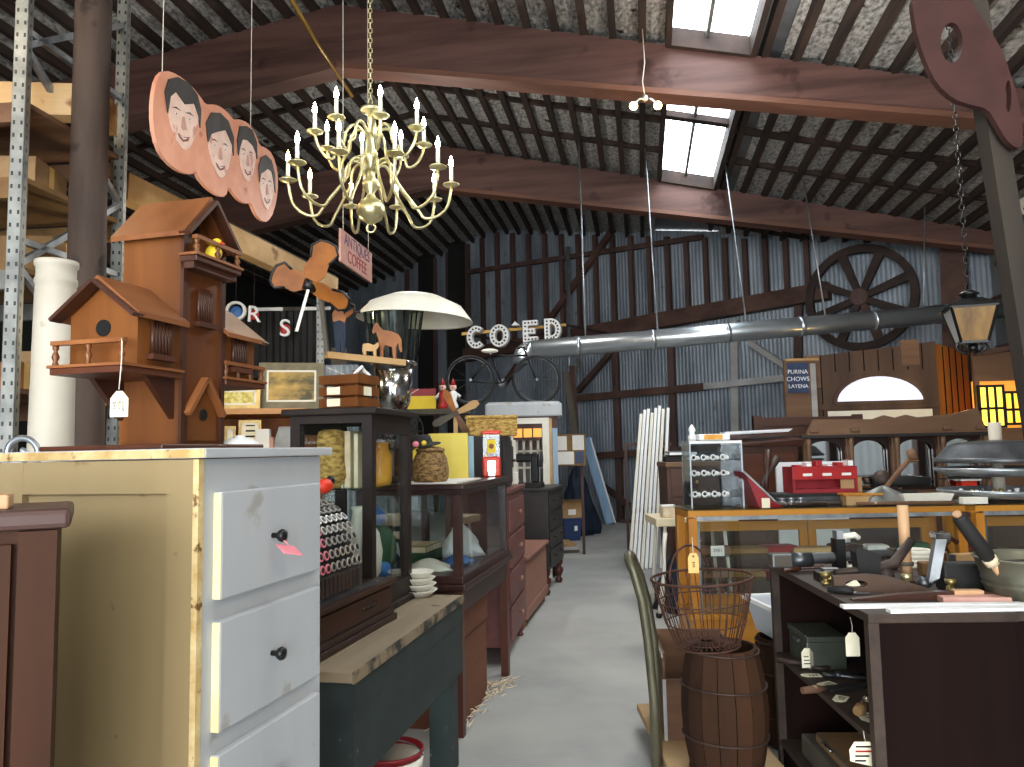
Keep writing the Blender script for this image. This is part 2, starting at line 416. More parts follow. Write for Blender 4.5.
b = B(); b.quad(Bp(LLEFT, Q0, 0), Bp(LLEFT, 32, 0), Bp(LLEFT, 32, 6.4), Bp(LLEFT, Q0, 6.4)); wall_left = struct(b, 'wall_left', 'blackwall')
b = B()   # front wall behind the photographer, with a wide opening added to let sky light in
b.box(LLEFT, -3.6, 0, .12, 0, 5.5); b.box(3.2, LRW+.3, 0, .12, 0, 5); b.box(-3.6, 3.2, 0, .12, 3.9, 5.6)
o = struct(b, 'wall_front', 'tin_side'); o.location = Bp(0, Q0, 0); o.rotation_euler = (0, 0, -BA)
# roof: sheet metal with skylight openings, foil under it
SKL, SKR = .42, 1.28
SKY = [(8.35, 12.15), (4.2, 7.95), (.1, 3.75)]
def strip(b, l0, l1, q0, q1, dz=0, sag=0, nl=1, nq=1):
    g = [[b.bm.verts.new(Bp(l0+(l1-l0)*i/nl, q0+(q1-q0)*j/nq, roof_z(l0+(l1-l0)*i/nl) + dz - (sag*random.uniform(.1,1) if 0 < j < nq and 0 < i < nl else 0))) for j in range(nq+1)] for i in range(nl+1)]
    for i in range(nl):
        for j in range(nq): b.bm.faces.new((g[i][j], g[i+1][j], g[i+1][j+1], g[i][j+1]))
b = B()
strip(b, LLEFT-.3, LR, Q0-.6, Q1, .16); strip(b, LR, SKL, Q0-.6, Q1, .16); strip(b, SKR, LRW+.4, Q0-.6, Q1, .16)
qs = [Q0-.6] + [v for a in sorted(SKY) for v in a] + [Q1]
for i in range(0, len(qs), 2): strip(b, SKL, SKR, qs[i], qs[i+1], .16)
ceiling = struct(b, 'ceiling', 'tin_roof')
b = B()
strip(b, LLEFT, LR, 0, 22, .11, .03, 40, 44); strip(b, LR, SKL-.02, 0, 22, .11, .03, 24, 44); strip(b, SKR+.32, LRW, 0, 17, .11, .035, 24, 34)
o = struct(b, 'foil_insulation', 'foil', ceiling); o['kind'] = 'stuff'
# purlins
l = LLEFT + .2
while l < LRW:
    if not (SKL - .02 < l < SKR + .02):
        B().beam(Bp(l, -3, roof_z(l) + .045), Bp(l, 20 if l < 1 else 14.5, roof_z(l) + .045), .075, .11, 'purlin').build('purlin', None, ceiling)
    l += .315
for q in (2.2, 5.6, 6.6, 10.05, 11.1, 14.2):
    for (a, c) in ((LLEFT+.1, LR), (LR, SKL-.03), (SKR+.03, LRW-.05)):
        B().beam(Bp(a, q, roof_z(a)+.07), Bp(c, q, roof_z(c)+.07), .07, .09, 'purlin').build('batten', None, ceiling)
# torn insulation at the right eave, light from outside put into its pale colour
rt = random.Random(5)
for q in (6.5, 7.2, 8.0, 8.7, 9.4, 10.2, 10.9):
    w_ = rt.uniform(.25, .5); b = B(); top = [(-w_/2 + w_*i/6, rt.uniform(-.01, .01)) for i in range(7)]; bot = [(w_/2 - w_*i/6, -rt.uniform(.06, .22)) for i in range(7)]
    lq = LRW - rt.uniform(.16, .5)
    b.prism(top + bot, .012, 'offwhite', T=Matrix.Translation(Bp(lq, q, roof_z(lq) + .02)) @ Matrix.Rotation(PI/2 - BA, 4, 'Z') @ Matrix.Rotation(rt.uniform(-.5, .1), 4, 'X')); b.build('torn_insulation', None, ceiling)
# glulam beams: apex at LR, tapering towards the eaves
def glu(q, left=LLEFT, right=LRW):
    b = B(); t = .2
    prof = [(left, roof_z(left)-.72), (LR, ZR-.72), (right, ZR-.72 - .187*(right-LR)), (right, roof_z(right)), (LR, ZR), (left, roof_z(left))]
    T = Matrix.Translation(Bp(0, q - t/2, 0)) @ Matrix.Rotation(-BA, 4, 'Z')
    b.prism(prof, t, 'glulam', T)
    b2 = B()
    for i in (0, 1):
        p0, p1 = prof[i], prof[i+1]
        b2.beam(Bp(p0[0], q, p0[1]-.03), Bp(p1[0], q, p1[1]-.03), t + .06, .06, 'glulam_lip' if i else 'redwood')
    o = struct(b, 'ceiling_beam'); b2.build('lower_lamination', None, o); return o
for q in (-.26, 3.92, 8.10, 12.28): glu(q)
# skylights
for i, (qa, qb) in enumerate(SKY):
    za, zb = roof_z(SKL), roof_z(SKR)
    b = B()
    b.beam(Bp(SKL, qa, za+.06), Bp(SKL, qb, za+.06), .06, .22, 'purlin'); b.beam(Bp(SKR, qa, zb+.06), Bp(SKR, qb, zb+.06), .06, .22, 'purlin')
    b.beam(Bp(SKL, qa, za+.06), Bp(SKR, qa, zb+.06), .06, .2, 'purlin'); b.beam(Bp(SKL, qb, za+.06), Bp(SKR, qb, zb+.06), .06, .2, 'purlin')
    lm = (SKL+SKR)/2 - .02
    b.beam(Bp(lm, qa, roof_z(lm)+.13), Bp(lm, qb, roof_z(lm)+.13), .04, .06, 'galv_dull')
    qm = qa + (qb-qa)*.42
    b.beam(Bp(SKL, qm, za+.1), Bp(SKR, qm, zb+.1), .12, .08, 'purlin')
    fr = struct(b, 'window_%d' % (i+1))
    g = B(); g.quad(Bp(SKL, qa, za+.17), Bp(SKR, qa, zb+.17), Bp(SKR, qb, zb+.17), Bp(SKL, qb, za+.17)); g.build('pane', 'skylight_glass', fr)
# log post of the building, conduit on the roof
b = B(); p = P(86, 440, 4.5); zt = roof_z(p.dot(EL)) - .02
b.tube([V(p.x-.02, p.y, 0), V(p.x-.01, p.y, 1.6), V(p.x-.03, p.y, 3), V(p.x-.03, p.y, zt)], [.112, .108, .104, .1], 24)
solo('log_post', 'round dark log post holding up the roof beside the metal racks', 'post', b, 'log')
b = B(); b.tube([P(286, -10, 6.3), P(318, 45, 7), P(352, 96, 8.3)], .02, 8)
solo('conduit_pipe', 'thin brassy conduit pipe running slanting under the roof above chandelier', 'pipe', b, 'conduit')
# yellow windows in the right wall, lit from behind
def lit_window(name, corners, d, m, nx, ny):
    (x0, y0), (x1, y1) = corners; a = P(x0, y0, d); c = P(x1, y1, d); w = c.x-a.x; h = a.z-c.z
    b = B(); t = .03
    for i in range(nx+1): b.box(w*i/nx-t/2, w*i/nx+t/2, -.03, .03, 0, h)
    for j in range(ny+1): b.box(-t/2, w+t/2, -.028, .028, h*j/ny-t/2, h*j/ny+t/2)
    root = thing('leaded_window', name, 'window', V(a.x, d, c.z), -.15)
    b.build('window_frame', 'black_matte', root)
    g = B(); g.box(0, w, .0, .01, 0, h); g.build('pane', m, root); return root
# ================================================================ LEFT ROW ALONG THE AISLE
def frame2(a, b): return math.atan2(b.y-a.y, b.x-a.x)
def gframe(mb, x0, x1, y0, y1, z0, z1, t, m):          # the 12 bars of a showcase frame
    for x in (x0, x1-t):
        for y in (y0, y1-t): mb.box(x, x+t, y, y+t, z0, z1, m)
    for z in (z0, z1-t):
        for y in (y0, y1-t): mb.box(x0, x1, y, y+t, z, z+t, m)
        for x in (x0, x1-t): mb.box(x, x+t, y0, y1, z, z+t, m)
def knob(parent, p, m, r=.014, ax='-y'):
    b = B(); T = Matrix.Rotation(PI/2, 4, 'X') if ax == '-y' else Matrix.Rotation(-PI/2, 4, 'Y')
    b.lathe([(.006, 0), (.006, .012), (r*.75, .016), (r, .024), (r*.8, .031), (.001, .034)], (0,0,0), 12, m, T=T)
    return b.build('knob', None, parent, p)
def turned(h, r):      # profile of a turned leg
    return [(r*.5, 0), (r*.75, h*.06), (r*.8, h*.14), (r*.45, h*.24), (r*.7, h*.36), (r, h*.5), (r*.95, h*.62), (r*.5, h*.7), (r*.6, h*.74), (r*.9, h*.82), (r*.9, h)]
# ---- painted narrow chest of drawers
A = P(204, 450, 1.50); AR = math.radians(90 - 14.2)
DTOP = P(204, 448, 1.5).z
A.z = 0
ch = thing('painted_chest', 'tall narrow white-fronted chest of drawers with worn cream side', 'chest of drawers', A, AR)
LU, LV = .465, .48
b = B()
b.box(0, .025, .02, LV-.0, .1, DTOP-.022, 'cream_paint'); b.box(LU-.02, LU, .02, LV, .1, DTOP-.022, 'cream_paint')
b.box(.025, LU-.02, LV-.015, LV, .1, DTOP-.022, 'cream_paint'); b.box(0, LU, .0, .022, .1, DTOP-.022, 'white_paint')
for z in (.1, DTOP-.2): b.box(.02, LU-.02, .03, LV-.02, z, z+.02, 'cream_paint')
b.build('body', None, ch)
b = B()
b.box(-.016, 0, .0, .07, .1, DTOP-.022, 'cream_paint'); b.box(-.016, 0, LV-.06, LV, .1, DTOP-.022, 'cream_paint')
b.box(-.0155, 0, .07, LV-.06, DTOP-.088, DTOP-.022, 'cream_paint'); b.box(-.0155, 0, .07, LV-.06, .1, .2, 'cream_paint')
b.box(-.0168, 0, -.0015, .011, .1, DTOP-.022, 'raw_edge')
b.build('side_frame', None, ch)
b = B(); b.box(-.022, LU+.03, -.02, LV+.01, DTOP-.02, DTOP, 'white_paint', bev=.003)
b.box(-.0235, -.0215, -.018, LV+.008, DTOP-.0185, DTOP-.002, 'raw_edge'); b.build('top', None, ch)
for y in (.03, LV-.05):
    for x in (.02, LU-.04):
        b = B(); b.lathe([(.012, 0), (.02, .06), (.024, .1)], (x, y, 0), 10, 'cream_paint'); b.build('leg', None, ch)
dz0 = P(222, 492, 1.53).z
for k in range(5):
    z1 = dz0 - k*.254; z0 = z1 - .212
    b = B(); b.box(.035, LU-.03, -.018, .004, z0, z1, 'white_paint', bev=.003)
    b.box(.033, .0355, -.017, .003, z0+.002, z1-.002, 'yellow_edge')
    d_ = b.build('drawer', None, ch)
    kn = knob(d_, (LU*.47, -.018, (z0+z1)/2), 'black', .015)
# pink price tag on the top knob
b = B(); z = dz0 - .106
T = Matrix.Translation((LU*.47-.006, -.062, z-.03)) @ Matrix.Rotation(.5, 4, 'X') @ Matrix.Rotation(-.45, 4, 'Z')
b.box(-.024, .026, -.02, .02, -.0006, .0006, T=T)
loc = ch.matrix_world if False else None
Tch = Matrix.Translation(A) @ Matrix.Rotation(AR, 4, 'Z')
b.bm.transform(Tch); b2 = b
b.tube([Tch @ V(LU*.47, -.034, z), Tch @ V(LU*.47-.004, -.045, z-.008), Tch @ V(LU*.47-.006, -.06, z-.018)], .0012, 5, None)
M['pink_tag'] = mat('pink_tag', '#e07a86', '#e88d98', 8, rough=.7)
solo('price_tag', 'small pink price tag hung on the top drawer knob of white chest', 'price tag', b, 'pink_tag')
def chp(u, v, z=0): return Tch @ V(u, v, DTOP + z)
# ---- upturned white bowl on the chest
b = B(); b.lathe([(.05, 0), (.052, .004), (.046, .016), (.03, .026), (.012, .03), (.012, .034), (.001, .035)], (0,0,0), 20)
solo('upturned_bowl', 'little white upturned bowl lying on the far end of chest top', 'bowl', b, 'white', chp(.40, .19))
# ---- birdhouse
bh = thing('birdhouse', 'honey wood birdhouse tower with two side houses and balconies', 'birdhouse', chp(0, 0), AR)
tu0, tu1, tv0, tv1 = .165, .318, .188, .345
zt = 2.018 - DTOP
b = B(); b.box(.03, .40, .12, .43, 0, .011, 'walnut_x', bev=.003); b.build('base_board', None, bh)
b = B(); b.box(tu0, tu1, tv0, tv1, .011, zt, 'honey'); b.build('tower', None, bh)
b = B()
for u in (tu0-.002, tu1-.012): b.box(u, u+.014, tv0-.008, tv0, .011, zt, 'walnut')
b.box(tu0+.012, tu1-.012, tv0-.003, tv0, .011, zt, 'honey_dark'); fr = b.build('tower_front', None, bh)
def gable_roof(mb, u0, u1, v0, v1, ze, zr, axis, t, m):
    # axis 'v': ridge along v, slopes to u0 and u1; axis 'u': ridge along u, slopes to v0 and v1
    if axis == 'v':
        c = (u0+u1)/2
        for (e) in (u0, u1):
            mb.hexa([(e, v0, ze), (c, v0, zr), (c, v1, zr), (e, v1, ze), (e, v0, ze+t), (c, v0, zr+t), (c, v1, zr+t), (e, v1, ze+t)], m)
    else:
        c = (v0+v1)/2
        for (e) in (v0, v1):
            mb.hexa([(u0, e, ze), (u0, c, zr), (u1, c, zr), (u1, e, ze), (u0, e, ze+t), (u0, c, zr+t), (u1, c, zr+t), (u1, e, ze+t)], m)
# top house: gable towards the aisle
cu = (tu0+tu1)/2; zr = zt + .085
b = B(); b.prism([(tu0, zt), (tu1, zt), (cu, zr)], tv1-tv0-.03, 'honey', T=Matrix.Translation((0, tv0+.03, 0))); b.build('gable', None, bh)
b = B(); gable_roof(b, tu0-.02, tu1+.02, tv0-.022, tv1+.02, zt-.018, zr+.004, 'v', .012, 'honey_roof'); rf = b.build('roof', None, bh)
b = B()
for s in (-1, 1): b.beam((cu, tv0-.024, zr+.002), (cu + s*(.0775+.02), tv0-.024, zt-.014), .008, .03, 'walnut', up=(0, 1, 0))
b.build('barge_board', None, rf)
b = B(); b.cyl((cu, tv0+.022, zt+.022), (cu, tv0+.031, zt+.022), .017, seg=16, m='black'); b.build('entrance_hole', None, bh)
def balcony(u0, u1, v0, v1, z, side, rail_h, name='balcony', posts=3):
    b = B(); b.box(u0, u1, v0, v1, z, z+.014, 'walnut_x', bev=.002)
    if side == 'v': b.box(u0-.004, u1+.004, v0-.004, v1, z+.014, z+.02, 'honey_roof')
    else: b.box(u0-.004, u1, v0-.004, v1+.004, z+.014, z+.02, 'honey_roof')
    o = b.build(name, None, bh)
    r = B()
    if side == 'v': r.box(u0, u1, v0, v0+.014, z+rail_h, z+rail_h+.009, 'honey_roof')
    else: r.box(u0, u0+.014, v0, v1, z+rail_h, z+rail_h+.009, 'honey_roof')
    r.build('rail', None, o)
    for i in range(posts):
        t = i/(posts-1); p = (u0+.008+(u1-u0-.016)*t, v0+.007) if side == 'v' else (u0+.007, v0+.008+(v1-v0-.016)*t)
        s = B(); h = rail_h-.02
        s.lathe([(.006, 0), (.0065, h*.1), (.004, h*.2), (.008, h*.42), (.006, h*.58), (.0035, h*.72), (.0065, h*.85), (.006, h)], (p[0], p[1], z+.02), 10, 'honey')
        s.build('baluster', None, o)
    return o
balcony(tu0-.006, tu1+.012, tv0-.045, tv0, zt-.075, 'v', .052)
b = B(); b.box(tu0-.002, tu1+.006, tv0-.035, tv0, zt-.09, zt-.075, 'walnut'); b.build('cornice', None, bh)
def shutter(u0, u1, v0, z0, z1):
    b = B(); n = 6
    for i in range(n):
        a = u0 + (u1-u0)*(i+.5)/n; hh = z1 + .006*math.sin(PI*(i+.5)/n)
        b.cyl((a, v0-.004, z0), (a, v0-.004, hh), (u1-u0)/n*.52, seg=8, m='walnut')
    b.box(u0-.008, u1+.008, v0-.018, v0, z0-.012, z0, 'walnut_x'); b.build('shutter', None, bh)
shutter(tu0+.05, tu1-.05, tv0-.003, zt-.205, zt-.13)
# small false gable and lower hole on the tower front
b = B(); zg = .165
for s in (-1, 1): b.beam((cu, tv0-.009, zg), (cu+s*.066, tv0-.009, zg-.085), .01, .026, 'honey_roof', up=(0, 1, 0))
b.build('false_gable', None, bh)
b = B(); b.prism([(cu-.05, .02), (cu+.05, .02), (cu+.05, zg-.075), (cu, zg-.015), (cu-.05, zg-.075)], .005, 'honey', T=Matrix.Translation((0, tv0-.006, 0)))
b.cyl((cu, tv0-.0085, .08), (cu, tv0-.0055, .08), .014, seg=16, m='black'); b.build('lower_front', None, bh)
# left and right side houses
def side_house(u0, u1, v0, v1, zf, ze, zr, front):
    b = B(); b.box(u0, u1, v0, v1, zf, ze, 'honey')
    c = (v0+v1)/2
    b.prism([(v0, ze), (v1, ze), (c, zr)], u1-u0, 'honey', T=Matrix.Translation((u0, 0, 0)) @ Matrix(((0,1,0,0),(1,0,0,0),(0,0,1,0),(0,0,0,1))))
    o = b.build('side_house', None, bh)
    r = B(); e0, e1 = (u0-.022, u1+.004) if front < 0 else (u0-.004, u1+.022)
    gable_roof(r, e0, e1, v0-.02, v1+.02, ze-.014, zr+.004, 'u', .011, 'honey_roof'); r.build('house_roof', None, o)
    uf = u0-.023 if front < 0 else u1+.023
    w = B()
    for s in (-1, 1): w.beam((uf, c, zr+.002), (uf, c+s*((v1-v0)/2+.02), ze-.012), .008, .03, 'walnut', up=(1,0,0))
    w.build('house_barge', None, o)
    h = B(); uh = u0 if front < 0 else u1; h.cyl((uh-.003, c, (ze+zf)/2+.028), (uh+.003, c, (ze+zf)/2+.028), .018, seg=18, m='black'); h.build('house_hole', None, o)
    return o
zf = P(137, 366, 1.57).z - DTOP; ze = zf + .115; zrr = P(100, 278, 1.55).z - DTOP - .002
side_house(.03, tu0, .186, .356, zf, ze, zrr, -1)
shutter(.065, .125, .186, zf+.03, zf+.1)
balcony(-.02, tu0, .178, .358, zf-.016, 'u', .062)
for v in (.20, .335):
    b = B(); b.prism([(tu0-.09, zf-.016), (tu0, zf-.016), (tu0, zf-.105)], .014, 'walnut', T=Matrix.Translation((0, v, 0))); b.build('bracket', None, bh)
side_house(tu1, tu1+.135, .186, .356, zf, ze, zrr, 1)
shutter(tu1+.035, tu1+.095, .186, zf+.03, zf+.1)
balcony(tu1, tu1+.17, .174, .368, zf-.016, 'v', .05, posts=4)
# yellow bird on the top balcony
bb = thing('toy_bird', 'small yellow toy bird perched on top balcony of the birdhouse', 'toy bird', Tch @ V(cu+.01, tv0-.022, DTOP+zt-.055), AR)
b = B(); b.ball((0, 0, .021), .02, 'yellow', 12, sx=.8, sy=1.05); b.ball((0, -.008, .043), .013, 'yellow', 10)
b.prism([(-.006, .012), (.006, .012), (.009, .03), (-.009, .03)], .004, 'yellow', T=Matrix.Translation((0, .02, 0)) @ Matrix.Rotation(-.6, 4, 'X')); b.build('body', None, bb)
b = B(); b.cyl((0, -.02, .043), (0, -.03, .041), .004, .0005, 8, 'orange_red'); b.build('beak', None, bb)
# paper price tag hanging from the left balcony rail
p0 = Tch @ V(-.02, .182, DTOP+zf+.052); e = Tch.to_3x3() @ V(0, -1, 0)
tg = thing('price_tag', 'white paper price tag with handwriting dangling from birdhouse balcony', 'price tag', p0)
b = B(); b.tube([V(0,0,.0), V(.004,-.004,-.01), V(.006,-.008,-.04), V(.004,-.008,-.075), V(.002,-.008,-.105)], .0011, 6, 'string'); b.build('string', None, tg)
b = B(); b.prism([(-.018, -.16), (.018, -.16), (.018, -.123), (.006, -.108), (-.006, -.108), (-.018, -.123)], .0008, 'tag_paper', T=Matrix.Translation((.003, -.008, 0)))
T = Matrix.Translation((.003, -.0085, -.137))
for i, (s, x) in enumerate((('$45', -.009), ('Bird', .0), ('house', .009))): b.text(s, .0105, T @ Matrix.Translation((x, 0, 0)) @ Matrix.Rotation(PI/2, 4, 'Y'), 'ink', .0002)
b.build('card', None, tg)
# ---- brown cabinet at the lower left, facing the camera
c0 = P(58, 520, 1.18); zc = P(60, 508, 1.18).z
cb = thing('panelled_cabinet', 'brown panelled cabinet with mauve top at the left edge', 'cabinet', V(c0.x, 1.18, 0), math.radians(29))
b = B(); b.box(-.62, 0, .0, .2, .06, zc-.03, 'brown_cab'); b.box(-.6, -.02, .02, .18, 0, .06, 'brown_cab'); b.build('body', None, cb)
b = B(); b.box(-.65, .018, -.02, .22, zc-.03, zc, 'mauve_top', bev=.008); b.build('top', None, cb)
b = B(); b.box(-.05, 0, -.014, 0, .06, zc-.032); b.box(-.62, -.57, -.014, 0, .06, zc-.032)
b.build('stile', 'brown_cab', cb)
for k, x0 in enumerate((-.565, -.31)):
    d_ = B(); x1 = x0 + .252; z1 = zc-.05; z0 = .1
    for (a, c) in ((x0, x0+.04), (x1-.04, x1)): d_.box(a, c, -.016, 0, z0, z1, 'brown_cab')
    for (a, c) in ((z0, z0+.05), (z1-.05, z1), (z1-.155, z1-.125), (.62, .67)): d_.box(x0+.04, x1-.04, -.0155, 0, a, c, 'brown_cab')
    d_.box(x0+.035, x1-.035, -.004, 0, z0+.02, z1-.02, 'brown_cab'); dd = d_.build('door', None, cb)
b = B(); b.box(-.36, 0, 0, .09, 0, .022, bev=.003)
solo('wooden_board', 'pale wooden board lying on the mauve cabinet top', 'board', b, 'pale_wood', V(c0.x-.07, 1.17, zc), math.radians(29))
# ---- white plaster column, scroll iron
p = P(51, 440, 3.0); p.z = 0; zt2 = P(56, 262, 3.0).z
b = B(); b.lathe([(.12, 0), (.12, .05), (.105, .08), (.096, .12), (.092, .5), (.074, zt2-.12), (.072, zt2-.1), (.077, zt2-.09), (.077, zt2-.075), (.072, zt2-.065), (.072, zt2-.03), (.079, zt2-.02), (.079, zt2), (.001, zt2)], (0,0,0), 32)
solo('plaster_column', 'smooth white plaster column standing behind the birdhouse', 'column', b, 'plaster', p)
p = P(20, 448, 2.6); pts = []
for i in range(40):
    a = -PI/2 + i*.23; r = .075 - .0016*i; pts.append(V(r*math.cos(a)*1.0, 0, p.z - .02 + r*math.sin(a)))
b = B(); b.tube([V(.0, 0, .012), V(0, 0, p.z-.2), V(-.02, 0, p.z-.1)] + pts, .011, 8); b.lathe([(.1, 0), (.1, .012), (.001, .014)], (0,0,0), 16)
solo('scroll_stand', 'grey metal scroll ornament on a rod beside white column', 'ornament', b, 'galv', V(p.x, p.y, 0))
# ---- green workbench
BA0 = PZ(356, 671, .80); BB0 = PZ(462.5, 595, .80); br = frame2(BA0, BB0); BL = (BB0-BA0).length; BA0.z = 0
Tb = Matrix.Translation(BA0) @ Matrix.Rotation(br, 4, 'Z')
wb = thing('green_workbench', 'dark green painted workbench with worn plank top beside the aisle', 'workbench', BA0, br)
BW = .56
b = B()
for i in range(4): b.box(-.02, BL, BW*i/4 + (.0015 if i else 0), BW*(i+1)/4 - .0015, .765, .80, 'bench_top', bev=.003)
b.box(-.022, BL+.002, -.004, .004, .764, .801, 'bench_edge'); b.build('top', None, wb)
b = B(); b.box(0, BL, .006, .03, .44, .764, 'bench_green'); b.box(0, BL, .002, .008, .675, .764, 'bench_green'); b.build('front_apron', None, wb)
b = B(); b.box(0, .025, .03, BW, .44, .764, 'bench_green'); b.build('end_apron', None, wb)
b = B(); b.box(0, BL, BW-.025, BW, .44, .764, 'bench_green'); b.build('back_apron', None, wb)
for (x, y) in ((.0, .03), (BL-.17, .03), (.0, BW-.13), (BL-.17, BW-.13)):
    b = B(); b.box(x+.03, x+.17, y, y+.1, 0, .764, 'bench_green'); b.build('leg', None, wb)
b = B(); b.box(.17, BL-.17, BW-.1, BW-.06, .2, .29, 'bench_green'); b.build('stretcher', None, wb)
# bucket under the bench
bk = thing('red_bucket', 'red and white bucket on the floor under green workbench', 'bucket', V(-.53, 3.26, 0), 0)
# ---- tall dark showcase on the bench
CA = PZ(372.5, 620, .80); CA = P(372.5, 600, 3.26); CA.z = .80; CB = PZ(417, 593, .80); cr = br
Tc = Matrix.Translation(CA) @ Matrix.Rotation(cr, 4, 'Z')
sc = thing('glass_showcase', 'tall dark-framed glass showcase standing on the green workbench', 'showcase', CA, cr)
cw, cl = .38, .50; ctop = P(372, 407, 3.26).z - .80
b = B(); b.box(-.02, cl+.02, -.02, cw+.02, 0, .03, 'dark_frame', bev=.006); b.box(0, cl, 0, cw, .03, .11, 'dark_frame'); b.build('base', None, sc)
b = B(); t = .045
for x in (0, cl-t):
    for y in (0, cw-t): b.box(x, x+t, y, y+t, .11, ctop-.03, 'dark_frame')
for y in (0, cw-t): b.box(t, cl-t, y, y+t, ctop-.11, ctop-.03, 'dark_frame')
for x in (0, cl-t): b.box(x, x+t, t, cw-t, ctop-.065, ctop-.03, 'dark_frame')
for x in (0, cl-t): b.box(x, x+t, t, cw-t, .11, .135, 'dark_frame')
b.build('frame', None, sc)
b = B(); b.box(-.03, cl+.03, -.03, cw+.03, ctop-.03, ctop, 'dark_frame', bev=.006); b.build('top', None, sc)
for (x0, x1, y0, y1) in ((t, cl-t, .02, .024), (t, cl-t, cw-.024, cw-.02), (.02, .024, t, cw-t), (cl-.024, cl-.02, t, cw-t)):
    b = B(); b.box(x0, x1, y0, y1, .111, ctop-.064); b.build('glass_pane', 'glass', sc)
zs = P(372, 490, 3.3).z - .80
b = B(); b.box(.027, cl-.027, .027, cw-.027, zs, zs+.008); b.build('glass_shelf', 'glass_green', sc)
def cp(x, y, z): return Tc @ V(x, y, z)
def stuff_in(name, label, cat, mb, m, loc, rot=0, group=None, smooth=False): return solo(name, label, cat, mb, m, loc, rot, group, smooth)
# things on the showcase shelf and floor
b = B(); b.lathe([(.05, 0), (.075, .05), (.07, .1), (.06, .15), (.068, .2), (.06, .25), (.03, .26)], (0,0,0), 18)
stuff_in('wicker_vase', 'tall woven wicker vase on the glass shelf of the tall showcase', 'vase', b, 'wicker_gold', cp(.12, .24, zs+.008))
for i, (c, w) in enumerate((('paper', .02), ('cream_laminate', .026), ('paper', .02), ('straw', .028), ('cream_laminate', .02))):
    b = B(); b.box(0, w, 0, .13, 0, .25 - .012*(i % 3), bev=.002)
    stuff_in('book', 'pale upright book, number %s of the row from the left on showcase shelf' % ('one', 'two', 'three', 'four', 'five')[i], 'book', b, c, cp(.24, .255 - .036*i, zs+.008), cr + PI/2, 'pale books in the tall showcase')
b = B(); b.lathe([(.055, 0), (.06, .02), (.06, .14), (.045, .17), (.045, .19), (.05, .2), (.001, .205)], (0,0,0), 18)
stuff_in('amber_jar', 'amber orange glass jar on the shelf of tall showcase', 'jar', b, 'amber_pane', cp(.36, .11, zs+.008))
b = B(); b.lathe([(.05, 0), (.085, .06), (.095, .15), (.08, .23), (.045, .29), (.04, .33), (.05, .35)], (0,0,0), 20)
stuff_in('cream_jug', 'large cream pottery jug on the floor of tall showcase', 'jug', b, 'offwhite', cp(.17, .12, .11))
b = B(); b.ball((0, 0, .13), .11, 'green_dark', 16, sx=.8, sz=1.15); b.ball((.02, -.06, .05), .05, 'blue', 12); b.ball((-.02, 0, .28), .055, 'blue', 12)
stuff_in('stuffed_toy', 'green and blue stuffed toy slumped inside the tall showcase', 'toy', b, None, cp(.37, .12, .113))
b = B(); b.ball((0, 0, .03), .03, 'orange_red', 12, sx=1.4); b.ball((.05, 0, .05), .018, 'black', 10)
stuff_in('red_toy', 'small red toy with black nose on top of cash register', 'toy', b, None, Tb @ V(.40, .30, 1.345), br)
b = B(); b.box(-.1, .1, -.06, .06, 0, .15, 'crate_old'); b.box(-.11, .11, -.07, .07, .15, .17, 'crate_old')
stuff_in('little_box', 'small brown lidded box inside the tall showcase', 'box', b, None, cp(.19, .285, .11), cr)
# ---- cash register
RA = PZ(324, 661, .80); RB = PZ(398, 618, .80); rr = frame2(RA, RB); RA = RB - (RB-RA).normalized()*.72
cg = thing('cash_register', 'antique cash register with rows of round keys on dark drawer base', 'cash register', RA, rr)
L_ = .72; Wd = .46
b = B(); b.box(0, L_, 0, Wd, 0, .025, 'dark_mahog', bev=.006); b.box(.01, L_-.01, .012, Wd, .025, .05, 'dark_mahog', bev=.004); b.box(.02, L_-.02, .02, Wd, .05, .155, 'dark_mahog'); b.build('plinth', None, cg)
b = B(); b.box(.05, L_-.05, .012, .022, .06, .14, 'dark_mahog', bev=.003); dr = b.build('drawer', None, cg)
b = B(); b.tube([V(L_*.62-.06+.004*i, .0105, .1+.009*math.sin(i*1.15)) for i in range(31)], .0022, 5, 'iron'); b.tube([V(L_*.62+.09*math.cos(a), .0105, .1+.024*math.sin(a)) for a in [i*PI/8 for i in range(16)]], .0015, 5, 'iron', closed=True); b.build('nameplate', None, dr)
b = B(); b.box(-.005, L_-.008, -.004, Wd, .155, .172, 'dark_mahog', bev=.004); b.box(.03, L_-.12, .03, .06, .172, .18, 'steel_dark'); b.build('ledge', None, cg)
b = B(); prof = [(.08, .172), (.08, .25)] + [(.09 + .17*(1-math.cos(a)), .25 + .24*math.sin(a)) for a in [i*PI/16 for i in range(1, 9)]] + [(.42, .49), (.42, .172)]
TT = Matrix(((0,1,0,.06),(1,0,0,0),(0,0,1,0),(0,0,0,1)))
b.prism(prof, L_-.30, 'black_matte', TT)
b.box(.05, L_-.23, .06, .08, .172, .26, 'steel_dark'); b.build('body', None, cg)
b = B()
for i in range(12): b.box(.07 + i*.033, .09 + i*.033, .052, .062, .185, .25, 'iron')
b.build('scrollwork', None, cg)
for c in range(10):
    mm = 'key_ring' if c not in (2, 3) else 'pink_tag'
    for r in range(8):
        a = .13 + r*.178; y = .09 + .17*(1-math.cos(a)); z = .25 + .24*math.sin(a)
        n = V(0, -math.cos(a)*1.1, math.sin(a)*.9).normalized()
        x = .068 + c*.043
        k = B(); p0_ = V(x, y, z); k.cyl(p0_ - n*.01, p0_ + n*.03, .0035, seg=5, m='iron'); k.cyl(p0_ + n*.03, p0_ + n*.036, .0175, seg=10, m=mm); k.cyl(p0_ + n*.0355, p0_ + n*.037, .0115, seg=8, m='black')
        k.build('key', None, cg)
